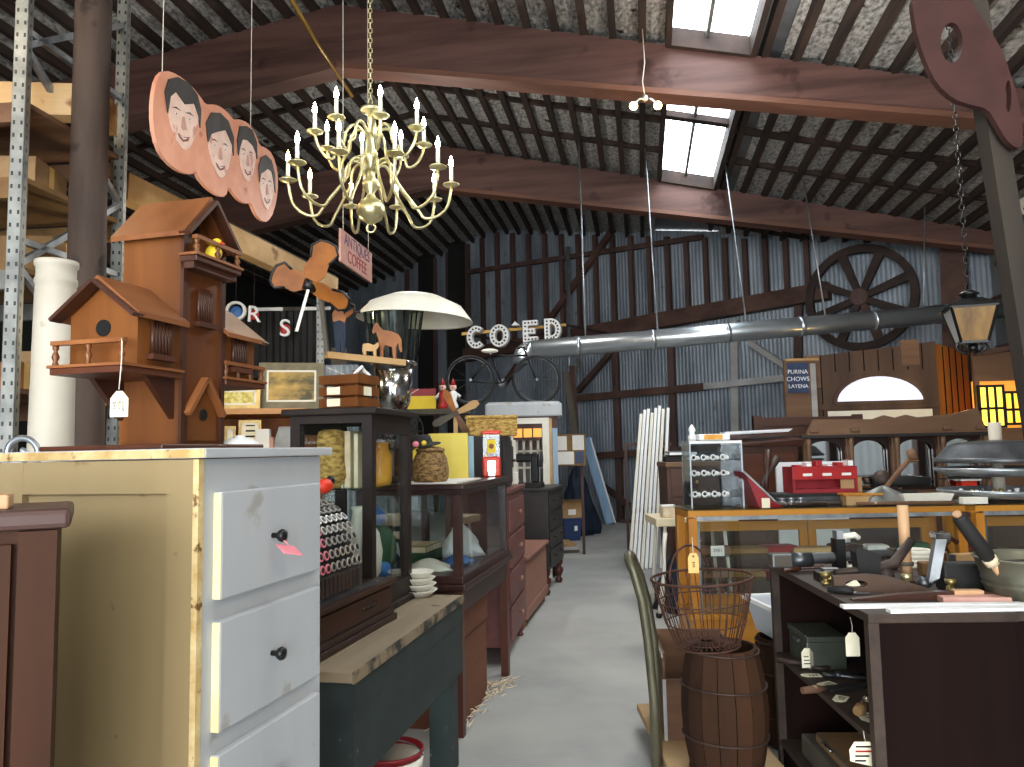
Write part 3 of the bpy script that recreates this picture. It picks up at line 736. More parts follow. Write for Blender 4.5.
# ---- enamel bowls at the bench end
for i in range(4):
    b = B(); r = .092 - .005*i; b.lathe([(r*.62, 0), (r*.95, .026), (r, .03), (r*.96, .03), (r*.6, .006), (.001, .006)], (0,0,0), 20)
    p = PZ(425, 592.5, .80)
    solo('enamel_bowl', ('lowest', 'second lowest', 'third lowest', 'topmost')[i] + ' cream enamel bowl of the stack at the green bench end', 'bowl', b, 'offwhite', V(p.x-.02, p.y-.08, .80 + .0295*i + .0005), 0, 'stacked enamel bowls', True)
# bucket
b = B(); b.lathe([(.1, 0), (.13, .27), (.136, .27), (.136, .282), (.128, .282), (.098, .012), (.001, .012)], (0,0,0), 24, 'red_dark'); b.build('pail', None, bk)
b = B(); b.lathe([(.1285, .2), (.1345, .255)], (0,0,0), 24, 'offwhite'); b.build('pale_band', None, bk)
b = B(); b.tube([V(.134*math.cos(a), -.02-.07*math.sin(a), .26+.09*math.sin(a)) for a in [i*PI/10 for i in range(11)]], .003, 6, 'steel_dark'); b.build('handle', None, bk)
# ---- table showcase (second)
TA = P(463.5, 728, 4.13); TA.z = 0; TB = P(510, 667, 5.25); TB.z = 0; tr = frame2(TA, TB); TL = (TB-TA).length
tc_ = thing('table_showcase', 'dark table showcase on four square legs, glass sided, beside the aisle', 'showcase', TA, tr)
Tt = Matrix.Translation(TA) @ Matrix.Rotation(tr, 4, 'Z')
TW = .60; ztb = P(461, 587, 4.13).z; ztt = P(460, 484, 4.13).z
for (x, y) in ((0, 0), (TL-.05, 0), (0, TW-.05), (TL-.05, TW-.05)):
    b = B(); b.box(x, x+.05, y, y+.05, 0, ztb-.02, 'mahog_leg'); b.build('leg', None, tc_)
b = B()
for y in (.004, TW-.034): b.box(.05, TL-.05, y, y+.03, ztb-.14, ztb-.02, 'dark_mahog')
for x in (.004, TL-.034): b.box(x, x+.03, .05, TW-.05, ztb-.14, ztb-.02, 'dark_mahog')
b.build('skirt', None, tc_)
b = B(); b.box(-.03, TL+.03, -.03, TW+.03, ztb-.02, ztb+.015, 'dark_mahog', bev=.008); b.box(-.012, TL+.012, -.012, TW+.012, ztb+.015, ztb+.055, 'dark_mahog', bev=.004); b.build('moulding', None, tc_)
b = B(); t = .045
for x in (0, TL-t):
    for y in (0, TW-t): b.box(x, x+t, y, y+t, ztb+.055, ztt-.04, 'dark_mahog')
b.box(0, TL, 0, t, ztt-.06, ztt-.03, 'dark_mahog'); b.box(0, TL, TW-t, TW, ztt-.06, ztt-.03, 'dark_mahog')
b.box(0, t, t, TW-t, ztt-.06, ztt-.03, 'dark_mahog'); b.box(TL-t, TL, t, TW-t, ztt-.06, ztt-.03, 'dark_mahog'); b.build('frame', None, tc_)
b = B(); b.box(-.025, TL+.025, -.025, TW+.025, ztt-.03, ztt, 'dark_mahog', bev=.006); b.build('top', None, tc_)
for (x0, x1, y0, y1) in ((t, TL-t, .02, .024), (t, TL-t, TW-.024, TW-.02), (.02, .024, t, TW-t), (TL-.024, TL-.02, t, TW-t)):
    b = B(); b.box(x0, x1, y0, y1, ztb+.056, ztt-.061); b.build('glass_pane', 'glass', tc_)
def tp(x, y, z): return Tt @ V(x, y, z)
zi = ztb + .055
b = B()   # draped white cloth heap
def heap(mb, rx, ry, h, m, seed, seg=26, n=9):
    rd = random.Random(seed); ph = [rd.uniform(0, 6.3) for _ in range(6)]
    prof = []
    mi = mb._mi(m); rings = []
    for i in range(n+1):
        t_ = i/n; ring = []
        for k in range(seg):
            a = 2*PI*k/seg; w_ = 1 + .16*math.sin(3*a+ph[0]) + .12*math.sin(5*a+ph[1]+t_*5) + .08*math.sin(9*a+ph[2]-t_*7) + rd.uniform(-.06,.06)
            r = (1-t_)**.62*w_ + 1e-4
            ring.append(mb.bm.verts.new((rx*r*math.cos(a), ry*r*math.sin(a), h*t_**.85*(1+.22*math.sin(2*a+ph[3]+3*t_)*(1-t_)+.08*math.sin(5*a+ph[4])))))
        rings.append(ring)
    for i in range(n):
        for k in range(seg):
            f_ = mb.bm.faces.new((rings[i][k], rings[i][(k+1)%seg], rings[i+1][(k+1)%seg], rings[i+1][k])); f_.material_index = mi; f_.smooth = True
    mb.bm.faces.new(rings[0][::-1]).material_index = mi; mb.bm.faces.new(rings[-1]).material_index = mi
    return mb
heap(b, .14, .12, .2, 'cloth_white', 3); solo('white_cloth', 'crumpled white cloth heap at the far end of table showcase', 'cloth', b, None, tp(TL-.34, .24, zi))
b = B(); heap(b, .13, .1, .06, 'offwhite', 5); solo('cream_cloth', 'low cream cloth bundle near front glass of table showcase', 'cloth', b, None, tp(.22, .25, zi))
b = B(); heap(b, .09, .12, .05, 'blue', 8); solo('blue_cloth', 'folded blue cloth lying at the front corner inside table showcase', 'cloth', b, None, tp(.5, .17, zi))
sd = thing('sailor_doll', 'small sailor doll in navy and white standing in table showcase', 'doll', tp(.2, .43, zi), tr)
b = B(); b.lathe([(.035, 0), (.03, .05), (.026, .09), (.036, .13), (.034, .16), (.012, .175)], (0,0,0), 12, 'navy'); b.tube([V(-.03, 0, .15), V(-.06, -.02, .11), V(-.05, -.04, .08)], .011, 7, 'cloth_white'); b.tube([V(.03, 0, .15), V(.06, -.02, .11), V(.05, -.04, .08)], .011, 7, 'cloth_white'); b.build('body', None, sd)
b = B(); b.ball((0, 0, .2), .03, 'skin', 12); b.build('head', None, sd)
b = B(); b.lathe([(.02, .215), (.037, .225), (.037, .24), (.03, .245), (.001, .248)], (0,0,0), 12, 'navy'); b.build('cap', None, sd)
b = B(); b.box(0, .3, 0, .2, 0, .06, 'green_dark', bev=.004); b.box(.01, .29, .01, .19, .06, .1, 'straw', bev=.004)
solo('game_box', 'green and straw coloured box lying in middle of table showcase', 'box', b, None, tp(.42, .33, zi), tr)
# under the table: box and straw
b = B(); z1 = P(478, 600, 4.5).z
b.box(0, .6, 0, .4, 0, z1*.74, 'rust_brown'); bx = thing('brown_chest', 'tall brown box with plank lid pushed under table showcase', 'box', tp(.09, .045, 0), tr)
b.build('body', None, bx)
b = B(); b.box(-.01, .61, -.01, .41, z1*.74, z1, 'rust_brown', bev=.004); b.build('lid', None, bx)
b = B(); rd = random.Random(4)
for i in range(90):
    x = rd.uniform(.0, .95); y = .02 + rd.gauss(.015, .035) + .05*math.sin(5*x); p_ = tp(x, y, .004 + abs(rd.gauss(0, .012)))
    a = rd.uniform(0, PI); l = rd.uniform(.04, .12)
    b.tube([p_, p_ + V(math.cos(a)*l/2, math.sin(a)*l/2, rd.uniform(.004, .03)), p_ + V(math.cos(a+.5)*l, math.sin(a+.5)*l, .002)], .003, 4)
o = b.build('paper_straw', 'straw'); o['kind'] = 'stuff'; tag(o, 'shredded pale packing straw spilling on the floor under table showcase', 'straw')
# papers, creel basket, hat, fan, boards, gum machine on the table showcase
b = B(); b.box(0, .62, 0, .34, 0, .008); solo('paper_sheets', 'flat white paper sheets lying along the table showcase top', 'paper', b, 'paper', tp(.05, .03, ztt), tr + .04)
cr_ = thing('fishing_creel', 'rounded brown wicker fishing creel basket on table showcase top', 'basket', tp(.16, .22, ztt + .008), tr + .3)
b = B(); b.lathe([(.13, 0), (.145, .02), (.15, .07), (.135, .13), (.11, .165), (.105, .17), (.1, .165), (.001, .15)], (0,0,0), 28, 'wicker', sx=1, sy=.7); b.build('basket_body', None, cr_)
b = B(); b.lathe([(.118, .17), (.112, .185), (.06, .197), (.001, .2)], (0,0,0), 28, 'wicker', sx=1, sy=.72); b.build('lid', None, cr_)
ht = thing('black_hat', 'black brimmed hat resting on the wicker creel', 'hat', tp(.12, .26, ztt+.205), (.12, -.1, .3)); ht.scale = (.75, .75, .75)
b = B(); b.lathe([(.001, .004), (.09, .004), (.15, .012), (.153, .018), (.095, .014), (.085, .05), (.07, .085), (.001, .09)], (0,0,0), 26, 'black_matte', sy=.8); b.build('crown_and_brim', None, ht)
b = B(); b.ball((-.05, -.062, .03), .026, 'pink_tag', 10); b.ball((.01, -.075, .035), .02, 'yellow', 10); b.build('flowers', None, ht)
fn = thing('desk_fan', 'round black desk fan with wire guard behind wicker creel', 'fan', tp(.28, .45, ztt), tr - .9)
b = B(); b.lathe([(.09, 0), (.09, .02), (.05, .035), (.001, .04)], (0,0,0), 18, 'black_matte'); b.cyl((0,0,.03), (0,0,.2), .016, seg=10, m='black_matte'); b.cyl((0,.08,.3), (0,-.01,.3), .045, seg=14, m='black_matte'); b.cyl((0,0,.2), (0,.04,.28), .014, seg=8, m='black_matte'); b.build('stand', None, fn)
b = B()
for r in (.05, .09, .125): b.tube([V(r*math.cos(a), -.07, .3+r*math.sin(a)) for a in [i*PI/12 for i in range(24)]], .0035, 5, 'black', closed=True)
for i in range(12):
    a = i*PI/6; b.tube([V(.02*math.cos(a), -.075, .3+.02*math.sin(a)), V(.125*math.cos(a), -.07, .3+.125*math.sin(a)), V(.12*math.cos(a), .0, .3+.12*math.sin(a))], .003, 5, 'black')
b.build('guard', None, fn)
for k in range(4):
    b = B(); a = k*PI/2; T = Matrix.Translation((0, -.03, .3)) @ Matrix.Rotation(a, 4, 'Y') @ Matrix.Rotation(.4, 4, 'X'); b.prism([(.015, -.02), (.07, -.045), (.1, -.02), (.1, .03), (.06, .045), (.015, .02)], .003, 'steel_dark', T); b.build('blade', None, fn)
bx = P(460, 470, 4.75)
yb = thing('yellow_board', 'upright weathered yellow panel on the table showcase', 'panel', tp(.62, .28, ztt), -.05)
b = B(); b.box(-.1, .15, 0, .03, 0, .29, 'yellow_board'); b.build('board', None, yb)
b = B(); b.prism([(-.205, 0), (-.1, 0), (-.1, .285), (-.2, .27)], .02, 'green_dark', T=Matrix.Translation((0, .03, 0))); b.prism([(-.205, .12), (-.16, .2), (-.13, .28), (-.2, .27)], .003, 'yellow', T=Matrix.Translation((0, .026, 0))); b.build('green_side', None, yb)
b = B(); b.box(-.02, .02, -.015, .015, 0, .275); solo('blue_post', 'narrow light blue upright plank between yellow panel and gumball machine', 'plank', b, 'light_blue', tp(.83, .165, ztt))
gm = thing('gumball_machine', 'red gumball machine with clear square globe on table showcase', 'gumball machine', tp(1.03, .075, ztt), tr - PI/2 + .25)
b = B(); b.box(-.06, .06, -.06, .06, 0, .135, 'orange_red', bev=.012); b.build('base', None, gm)
b = B(); b.box(-.028, .028, -.066, -.058, .03, .11, 'chrome', bev=.003); b.cyl((0, -.066, .085), (0, -.085, .085), .018, seg=12, m='chrome'); b.box(-.02, .02, -.075, -.06, .01, .03, 'chrome'); b.build('coin_slot', None, gm)
b = B(); b.box(-.055, .055, -.055, .055, .135, .285); b.build('globe', 'glass', gm)
b = B(); b.box(-.03, .03, -.058, -.056, .16, .25, 'yellow'); b.cyl((0,-.0585,.205), (0,-.0575,.205), .018, seg=14, m='orange_wing'); b.build('label', None, gm)
b = B(); b.box(-.064, .064, -.064, .064, .285, .31, 'orange_red', bev=.008); b.build('lid', None, gm)
b = B()
rd = random.Random(2)
for i in range(26): b.ball((rd.uniform(-.042,.042), rd.uniform(-.042,.042), .147 + .02*(i//9)), .011, rd.choice(['red', 'yellow', 'white', 'blue', 'green_dark']), 8)
o = b.build('gumballs', None, gm); o['kind'] = 'stuff'
# small whirligig on the table showcase
def blade_poly(l, w): return [(0, -.012), (l*.35, -w*.35), (l*.8, -w*.5), (l, -w*.25), (l, w*.2), (l*.8, w*.5), (l*.35, w*.35), (0, .012)]
wg = thing('small_whirligig', 'small four bladed wooden whirligig on a stick above yellow panel', 'whirligig', tp(.80, .255, ztt), .1)
b = B(); b.box(-.014, .014, -.014, .014, 0, .43, 'timber_pale'); b.box(-.07, .07, -.05, .05, 0, .015, 'timber_pale'); b.build('post', None, wg)
b = B(); b.cyl((0, -.05, .42), (0, .03, .42), .008, seg=8, m='iron'); b.cyl((0, -.06, .42), (0, -.045, .42), .02, seg=10, m='iron'); b.build('hub', None, wg)
for k, (a, mm) in enumerate(((.45, 'timber_pale'), (2.0, 'orange_wing'), (3.6, 'timber_grey'), (5.2, 'crate_old'))):
    b = B(); b.prism(blade_poly(.165, .055), .006, mm, Matrix.Translation((0, -.055, .42)) @ Matrix.Rotation(-a, 4, 'Y') @ Matrix.Rotation(.3, 4, 'X')); b.build('blade', None, wg)
# ================================================================ FURTHER DOWN THE LEFT ROW
def rowbox(xa, da, xb, db):
    a = P(xa, 500, da); c = P(xb, 500, db); a.z = c.z = 0
    return a, (c-a).length, math.atan2(c.y-a.y, c.x-a.x)
# red chest of drawers, fronts to the aisle
a, L, r = rowbox(507, 5.45, 523, 6.35)
o = thing('red_chest', 'tall narrow mauve red chest of drawers behind table showcase', 'chest of drawers', a, r)
h = P(521, 484, 6.3).z; W = .45
b = B(); b.box(0, L, .0, W, .12, h-.03, 'red_chest', bev=.004); b.build('body', None, o)
b = B(); b.box(-.02, L+.02, -.02, W, h-.03, h, 'red_chest', bev=.006); b.build('top', None, o)
for k in range(4):
    z0 = .16 + k*(h-.22)/4; b = B(); b.box(.05, L-.05, -.015, 0, z0, z0+(h-.22)/4-.03, 'red_chest', bev=.004); d_ = b.build('drawer', None, o)
    knob(d_, (L/2, -.015, z0+.12), 'pink_chest', .02)
for (x, y) in ((.04, .04), (L-.04, .04), (.04, W-.05), (L-.04, W-.05)):
    b = B(); b.lathe(turned(.12, .035), (x, y, 0), 12, 'red_chest'); b.build('leg', None, o)
Tr_ = Matrix.Translation(a) @ Matrix.Rotation(r, 4, 'Z')
# dark box cupboard on top, hamper over it
p = Tr_ @ V(.30, .20, h)
zt3 = P(510, 436, 5.75).z
o = thing('dark_cupboard', 'small dark cupboard standing on red chest beside the gumball machine', 'cupboard', p, r)
b = B(); b.box(-.25, .25, -.16, .16, 0, zt3-h, 'dark_chest', bev=.004); b.build('body', None, o)
b = B(); b.box(-.22, .22, -.172, -.16, .03, zt3-h-.03, 'dark_chest', bev=.004); d_ = b.build('door', None, o); knob(d_, (.17, -.172, .2), 'iron', .012)
o = thing('wicker_hamper', 'long golden wicker hamper with lid resting on dark cupboard', 'hamper', V(p.x+.02, p.y-.02, zt3), .02)
b = B(); b.box(-.16, .22, -.11, .11, 0, .13, 'wicker_gold', bev=.012); b.build('basket_body', None, o)
b = B(); b.box(-.167, .227, -.117, .117, .13, .155, 'wicker_gold', bev=.008); b.build('lid', None, o)
# pink blanket chest
a, L, r = rowbox(524, 6.55, 545, 7.75); a.x -= .0
Ty = Matrix.Translation(a) @ Matrix.Rotation(r, 4, 'Z')
o = thing('blanket_chest', 'low pinkish wooden blanket chest along the aisle before dark drawers', 'chest', a, r)
h2 = P(546, 537, 8.0).z; W = .5
b = B(); b.box(0, L, .0, W, .07, h2-.03, 'pink_chest', bev=.004); b.box(-.01, L+.01, -.012, W, .07, .16, 'pink_chest', bev=.006); b.build('body', None, o)
b = B(); b.box(-.02, L+.02, -.03, W+.01, h2-.03, h2, 'pink_chest', bev=.008); b.build('lid', None, o)
for (x, y) in ((.04, .02), (L-.08, .02), (.04, W-.06), (L-.08, W-.06)):
    b = B(); b.box(x, x+.06, y, y+.05, 0, .07, 'pink_chest'); b.build('foot', None, o)
# framed brown panel on it, red tag
p = Ty @ V(.35, .28, h2)
o = thing('framed_board', 'upright brown framed panel standing on the pink blanket chest', 'panel', p, r - 1.0)
b = B(); b.box(-.17, .17, 0, .03, .0, .42, 'brown_panel'); b.build('board', None, o)
b = B(); b.box(-.2, -.17, -.01, .035, 0, .45, 'pink_chest'); b.box(.17, .2, -.01, .035, 0, .45, 'pink_chest'); b.box(-.17, .17, -.01, .035, .42, .45, 'pink_chest'); b.build('frame', None, o)
q_ = Matrix.Translation(p) @ Matrix.Rotation(r-1.0, 4, 'Z')
b = B(); b.prism([(-.035, 0), (.035, 0), (.035, .08), (.0, .11), (-.035, .08)], .002); solo('orange_tag', 'bright orange red tag hanging on the framed brown panel', 'price tag', b, 'orange_red', q_ @ V(-.02, -.006, .13), r-1.0)
# dark chest with turned feet
a, L, r = rowbox(548, 7.95, 562, 8.8); h3 = P(548, 488, 8.0).z; W = .62
Td = Matrix.Translation(a) @ Matrix.Rotation(r, 4, 'Z')
o = thing('dark_chest', 'black brown chest of drawers on bulbous turned feet', 'chest of drawers', a, r)
b = B(); b.box(0, L, .0, W, .26, h3-.03, 'dark_chest', bev=.004); b.build('body', None, o)
b = B(); b.box(-.03, L+.03, -.03, W, h3-.03, h3, 'dark_chest', bev=.006); b.build('top', None, o)
for k in range(4):
    z0 = .29 + k*(h3-.34)/4; b = B(); b.box(.05, L-.05, -.015, 0, z0, z0+(h3-.34)/4-.025, 'dark_chest', bev=.005); d_ = b.build('drawer', None, o)
    for x in (.25, .7): knob(d_, (L*x, -.015, z0+.1), 'iron', .016)
for (x, y) in ((.05, .05), (L-.05, .05), (.05, W-.06), (L-.05, W-.06)):
    b = B(); b.lathe(turned(.26, .055), (x, y, 0), 14, 'mahog_leg'); b.build('leg', None, o)
# sewing machine and post on top
p = Td @ V(.25, .34, h3)
o = thing('sewing_machine', 'old black sewing machine standing on the dark turned-foot chest', 'sewing machine', p, -.25)
b = B(); b.box(-.24, .24, -.1, .1, 0, .05, 'black_matte', bev=.006); b.build('base', None, o)
b = B(); b.box(.12, .2, -.045, .045, .05, .34, 'black', bev=.015); b.box(-.2, .2, -.04, .04, .27, .36, 'black', bev=.02); b.box(-.22, -.14, -.045, .045, .2, .38, 'black', bev=.015); b.cyl((-.18,0,.06), (-.18,0,.2), .01, seg=8, m='steel_dark'); b.build('arm', None, o)
b = B(); b.lathe([(.02, -.01), (.085, -.012), (.09, 0), (.085, .012), (.02, .01)], (.225, 0, .3), 18, 'steel_dark', T=Matrix.Rotation(PI/2, 4, 'Y')); b.build('hand_wheel', None, o)
p = Td @ V(-.0, .5, 0)
b = B(); zb_, zt_ = 0, P(520, 436, 7.4).z
pp = P(521, 480, 7.3)
pp = P(514, 495, 6.75)
o = thing('white_pilaster', 'narrow white carved pilaster with dark fluting standing on red chest end', 'pilaster', Tr_ @ V(.78, .08, h), 0)
hh = .36
b = B(); b.box(-.06, .06, -.03, .03, 0, .1, 'offwhite', bev=.006); b.box(-.045, .045, -.022, .022, .1, hh, 'offwhite'); b.build('shaft', None, o)
b = B(); b.box(-.025, .025, -.026, -.02, .14, hh-.05, 'timber_grey'); b.build('fluting', None, o)
# kiosk with amber transom
a = P(491, 500, 9.1); c = P(559, 500, 9.1); W = c.x - a.x; zt_ = P(520, 402, 9.1).z
o = thing('painted_kiosk', 'white corniced kiosk with amber transom panes and sides coloured by blue light', 'kiosk', V(a.x, 9.1, 0), -.02)
b = B(); D = .85
b.box(W-.06, W, 0, D, 0, zt_-.18, 'cab_blue_lit'); b.box(0, .05, 0, D, 0, zt_-.18, 'cab_blue_lit'); b.box(.05, W-.06, D-.03, D, 0, zt_-.18, 'greywood'); b.box(.05, W-.06, .03, D-.03, 1.02, 1.05, 'greywood'); b.box(.0, W, -.01, .0, zt_-.32, zt_-.18, 'stud'); b.build('body', None, o)
b = B(); b.box(-.05, W+.06, -.06, D+.05, zt_-.18, zt_-.02, 'white_paint', bev=.02); b.box(-.02, W+.03, -.03, D+.02, zt_-.02, zt_, 'white_paint'); b.build('cornice', None, o)
zb_ = P(520, 476, 9.1).z; z2 = P(520, 424, 9.1).z
b = B(); dw0, dw1 = .22, W-.10
b.box(dw0, dw0+.06, -.02, .02, zb_-.9, z2, 'offwhite'); b.box(dw1-.08, dw1, -.02, .02, zb_-.9, z2, 'offwhite'); b.box(dw0, dw1, -.02, .02, z2, z2+.07, 'offwhite'); b.box(dw1, dw1+.035, -.02, .02, zb_-.9, z2+.06, 'timber_pale'); b.box(dw0, dw1, -.02, .02, 0, zb_-.9, 'offwhite'); b.box(dw0+.06, dw1-.08, -.018, .018, z2-.20, z2-.165, 'stud'); b.build('door_frame', None, o)
x0 = dw0+.06; ww = (dw1-.08-x0)/3
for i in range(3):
    b = B(); b.box(x0+ww*i+.008, x0+ww*(i+1)-.008, -.005, .005, z2-.16, z2-.005); b.build('amber_pane', 'orange_lit', o)  # panes glow by themselves in place of light behind them
b = B()
for i in range(4): b.box(x0+ww*.75*i+.02, x0+ww*.75*i+.05, .2, .23, zb_-.6, z2-.17, 'offwhite')
for z in (zb_-.5, zb_-.2, zb_+.08, zb_+.28): b.box(x0, dw1-.08, .2, .225, z, z+.025, 'offwhite')
b.build('inner_lattice', None, o)
kz = zt_
# bicycle on the kiosk roof
p = P(512, 400, 9.5)
o = thing('bicycle', 'old dark bicycle with white saddle standing on top of the kiosk', 'bicycle', V(p.x-.1, 9.55, kz), math.radians(8))
R = .30
for x in (-.42, .42):
    b = B(); b.tube([V(x+R*math.cos(a_), 0, R+.012+R*math.sin(a_)) for a_ in [i*PI/14 for i in range(28)]], .016, 6, 'rubber', closed=True)
    b.tube([V(x+(R-.025)*math.cos(a_), 0, R+.012+(R-.025)*math.sin(a_)) for a_ in [i*PI/14 for i in range(28)]], .008, 5, 'steel_dark', closed=True)
    for i in range(10):
        a_ = i*PI/5; b.cyl((x, 0, R+.012), (x+(R-.025)*math.cos(a_), 0, R+.012+(R-.025)*math.sin(a_)), .0025, seg=4, m='steel_dark')
    b.cyl((x, -.03, R+.012), (x, .03, R+.012), .02, seg=8, m='steel_dark'); b.build('wheel', None, o)
b = B(); wr, wf, bb_, st, hd = V(-.42,0,R), V(.42,0,R), V(-.03,0,.27), V(-.15,0,.62), V(.3,0,.62)
for u_, v_ in ((wr, bb_), (wr, st), (bb_, st), (st, hd), (bb_, hd-V(0,0,.1)), (hd, wf), (hd, hd+V(-.03,0,.1))): b.cyl(u_, v_, .014, seg=7, m='black')
b.build('frame', None, o)
b = B(); b.ball((-.17, 0, .68), .05, 'offwhite', 10, sx=2.2, sy=1.2, sz=.6); b.cyl(st, (-.17, 0, .67), .01, seg=6, m='steel'); b.build('saddle', None, o)
b = B(); b.tube([V(.22, -.22, .74), V(.3, -.18, .75), V(.3, 0, .72), V(.3, .18, .75), V(.22, .22, .74)], .012, 7, 'steel'); b.cyl((.28,0,.62), (.3,0,.73), .012, seg=6, m='steel'); b.build('handlebar', None, o)
b = B(); b.lathe([(.02, -.008), (.07, -.006), (.07, .006), (.02, .008)], bb_, 16, 'steel_dark', T=Matrix.Rotation(PI/2, 4, 'X')); b.build('chainring', None, o)
# shelf plank with yellow sign, clowns
p = P(418, 412, 7.2)
o = thing('display_stand', 'dark open timber stand carrying the yellow sign behind showcases', 'stand', V(p.x-.3, 7.2, 0), 0)
zz = P(418, 409, 7.2).z
b = B(); b.box(-.05, .78, 0, .35, zz-.05, zz, 'timber_grey'); b.build('top', None, o)
for x in (0, .68):
    for y in (.02, .27):
        b = B(); b.box(x, x+.06, y, y+.06, 0, zz-.05, 'blackwall'); b.build('leg', None, o)
o = thing('yellow_sign_box', 'yellow sign box with slanted red top band on dark stand', 'sign', V(p.x, 7.3, zz), 0)
b = B(); b.box(-.17, .16, 0, .05, 0, .13, 'yellow'); b.build('lower_face', None, o)
b = B(); b.box(-.17, .16, 0, .05, .13, .2, 'red_dark'); b.beam((-.1, -.003, .14), (.0, -.003, .2), .004, .02, 'offwhite', up=(0, 1, 0)); b.build('upper_band', None, o)
for i, (px, py) in enumerate(((443, 412), (453, 408))):
    q = P(px, py, 7.3)
    o = thing('clown_figurine', ('left', 'right')[i] + ' of two small red and white clown figurines behind the whirligig', 'figurine', V(q.x, 7.3 + .04*i, zz), 0, 'clown figurines')
    b = B(); b.lathe([(.045, 0), (.05, .03), (.03, .08), (.045, .13), (.03, .17), (.015, .18)], (0,0,0), 12, 'white' if i else 'red'); b.tube([V(-.03,0,.15), V(-.07,-.02,.1)], .014, 7, 'white'); b.tube([V(.03,0,.15), V(.07,-.02,.12)], .014, 7, 'white'); b.build('body', None, o)
    b = B(); b.ball((0, 0, .21), .035, 'skin', 12); b.ball((0, -.034, .208), .008, 'red', 8); b.build('head', None, o)
    b = B(); b.lathe([(.032, .23), (.001, .30)], (0,0,0), 10, 'red'); b.build('hat', None, o)
# patio heater with a white reflector
p = P(408, 420, 6.0)
o = thing('patio_heater', 'patio heater with wide white reflector over dark flared glass emitter', 'patio heater', V(p.x-.11, 6.0, 0), 0)
zr_ = P(410, 304, 6.0).z; ze0 = P(410, 364, 6.0).z; ze1 = P(410, 306, 6.0).z
b = B(); b.lathe([(.23, 0), (.23, .1), (.2, .7), (.05, .75), (.035, .8), (.035, ze0-.38), (.1, ze0-.36), (.13, ze0-.3), (.165, ze0), (.001, ze0)], (0,0,0), 28, 'steel'); b.build('steel_column', None, o)
b = B(); b.lathe([(.17, ze0), (.175, ze0+.02), (.235, ze1-.03), (.245, ze1)], (0,0,0), 28, 'glass_green')
b.lathe([(.10, ze0+.01), (.13, ze1-.04), (.14, ze1+.0)], (0,0,0), 24, 'steel_dark')
b.build('emitter', None, o)
b = B()
for i in range(12):
    a_ = i*PI/6; b.cyl((.178*math.cos(a_), .178*math.sin(a_), ze0), (.243*math.cos(a_), .243*math.sin(a_), ze1), .006, seg=5, m='black')
b.lathe([(.17, ze0-.01), (.185, ze0-.01), (.185, ze0+.02), (.17, ze0+.02)], (0,0,0), 24, 'steel'); b.lathe([(.235, ze1-.02), (.255, ze1-.02), (.255, ze1), (.235, ze1)], (0,0,0), 24, 'black'); b.build('guard', None, o)
b = B(); b.lathe([(.001, zr_+.02), (.2, zr_+.012), (.36, zr_-.05), (.455, zr_-.14), (.465, zr_-.15), (.46, zr_-.14), (.37, zr_-.03), (.2, zr_+.045), (.001, zr_+.06)], (.02, 0, .02), 36, 'offwhite', T=Matrix.Rotation(.06, 4, 'Y'))
b.cyl((0, 0, ze1-.02), (0, 0, zr_+.03), .02, seg=8, m='steel_dark')
b.build('reflector', None, o)
# ---- crate and large whirligig on the tall showcase
zc_ = ctop + .80
p = Tc @ V(.165, .175, ctop)
o = thing('slatted_crate', 'small honey wood slatted crate with paper labels on tall showcase', 'crate', p, cr - .2)
Tk = Matrix.Translation(p) @ Matrix.Rotation(cr-.35, 4, 'Z')
b = B()
for k in range(3):
    z = .01 + k*.052
    b.box(-.085, .085, -.105, -.095, z, z+.04, 'honey'); b.box(-.085, .085, .095, .105, z, z+.04, 'honey')
    b.box(-.085, -.075, -.095, .095, z, z+.04, 'honey'); b.box(.075, .085, -.095, .095, z, z+.04, 'honey')
b.build('slat', None, o)
b = B(); b.box(-.07, .07, -.09, .09, 0, .01, 'honey'); b.build('base', None, o)
for (x, y) in ((-.07, -.09), (.06, -.09), (-.07, .08), (.06, .08)):
    b = B(); b.box(x, x+.01, y, y+.01, .01, .155, 'honey'); b.build('corner_post', None, o)
b = B()
b.box(-.04, .02, -.1062, -.105, .06, .1, 'tag_paper'); b.build('paper_label', None, o)
for z in (.03, .082):
    b = B(); b.box(-.0865, -.085, -.01, .06, z-.016, z+.018, 'tag_paper'); b.build('paper_label', None, o)
b = B(); T = Matrix.Translation(Tk @ V(-.04, .03, .172)) @ Matrix.Rotation(.4, 4, 'Y') @ Matrix.Rotation(.5, 4, 'Z'); b.box(-.05, .05, -.03, .03, 0, .002, T=T); solo('paper_note', 'folded paper note lying over the top of the slatted crate', 'paper', b, 'tag_paper')
b = B(); b.tube([Tk @ V(.05+.04*math.cos(a_), -.03+.02*math.sin(2*a_), .17+.03*math.sin(a_)) for a_ in [i*PI/8 for i in range(16)]], .008, 7, closed=True); solo('white_ring', 'white ring shaped toy standing in the slatted crate', 'toy', b, 'white')
wp = Tc @ V(.26, .33, ctop)
o = thing('large_whirligig', 'large whirligig with black edged petal blades, workman and horse figures', 'whirligig', wp, 0)
def rel(x, y, d): return P(x, y, d) - wp
D0 = 3.5
bl, brr = rel(326, 355, D0), rel(404, 363, D0+.25)
b = B(); b.beam(bl, brr, .04, .03, 'timber_pale'); b.build('rail', None, o)
b = B(); px = (bl+brr)*.42; b.box(px.x-.03, px.x+.03, px.y-.03, px.y+.03, 0, px.z-.015, 'crate_old'); b.box(px.x-.06, px.x+.06, px.y-.05, px.y+.05, 0, .015, 'crate_old'); b.build('post', None, o)
hub = rel(308, 285, D0-.12); crank = rel(354, 306, D0+.02); 
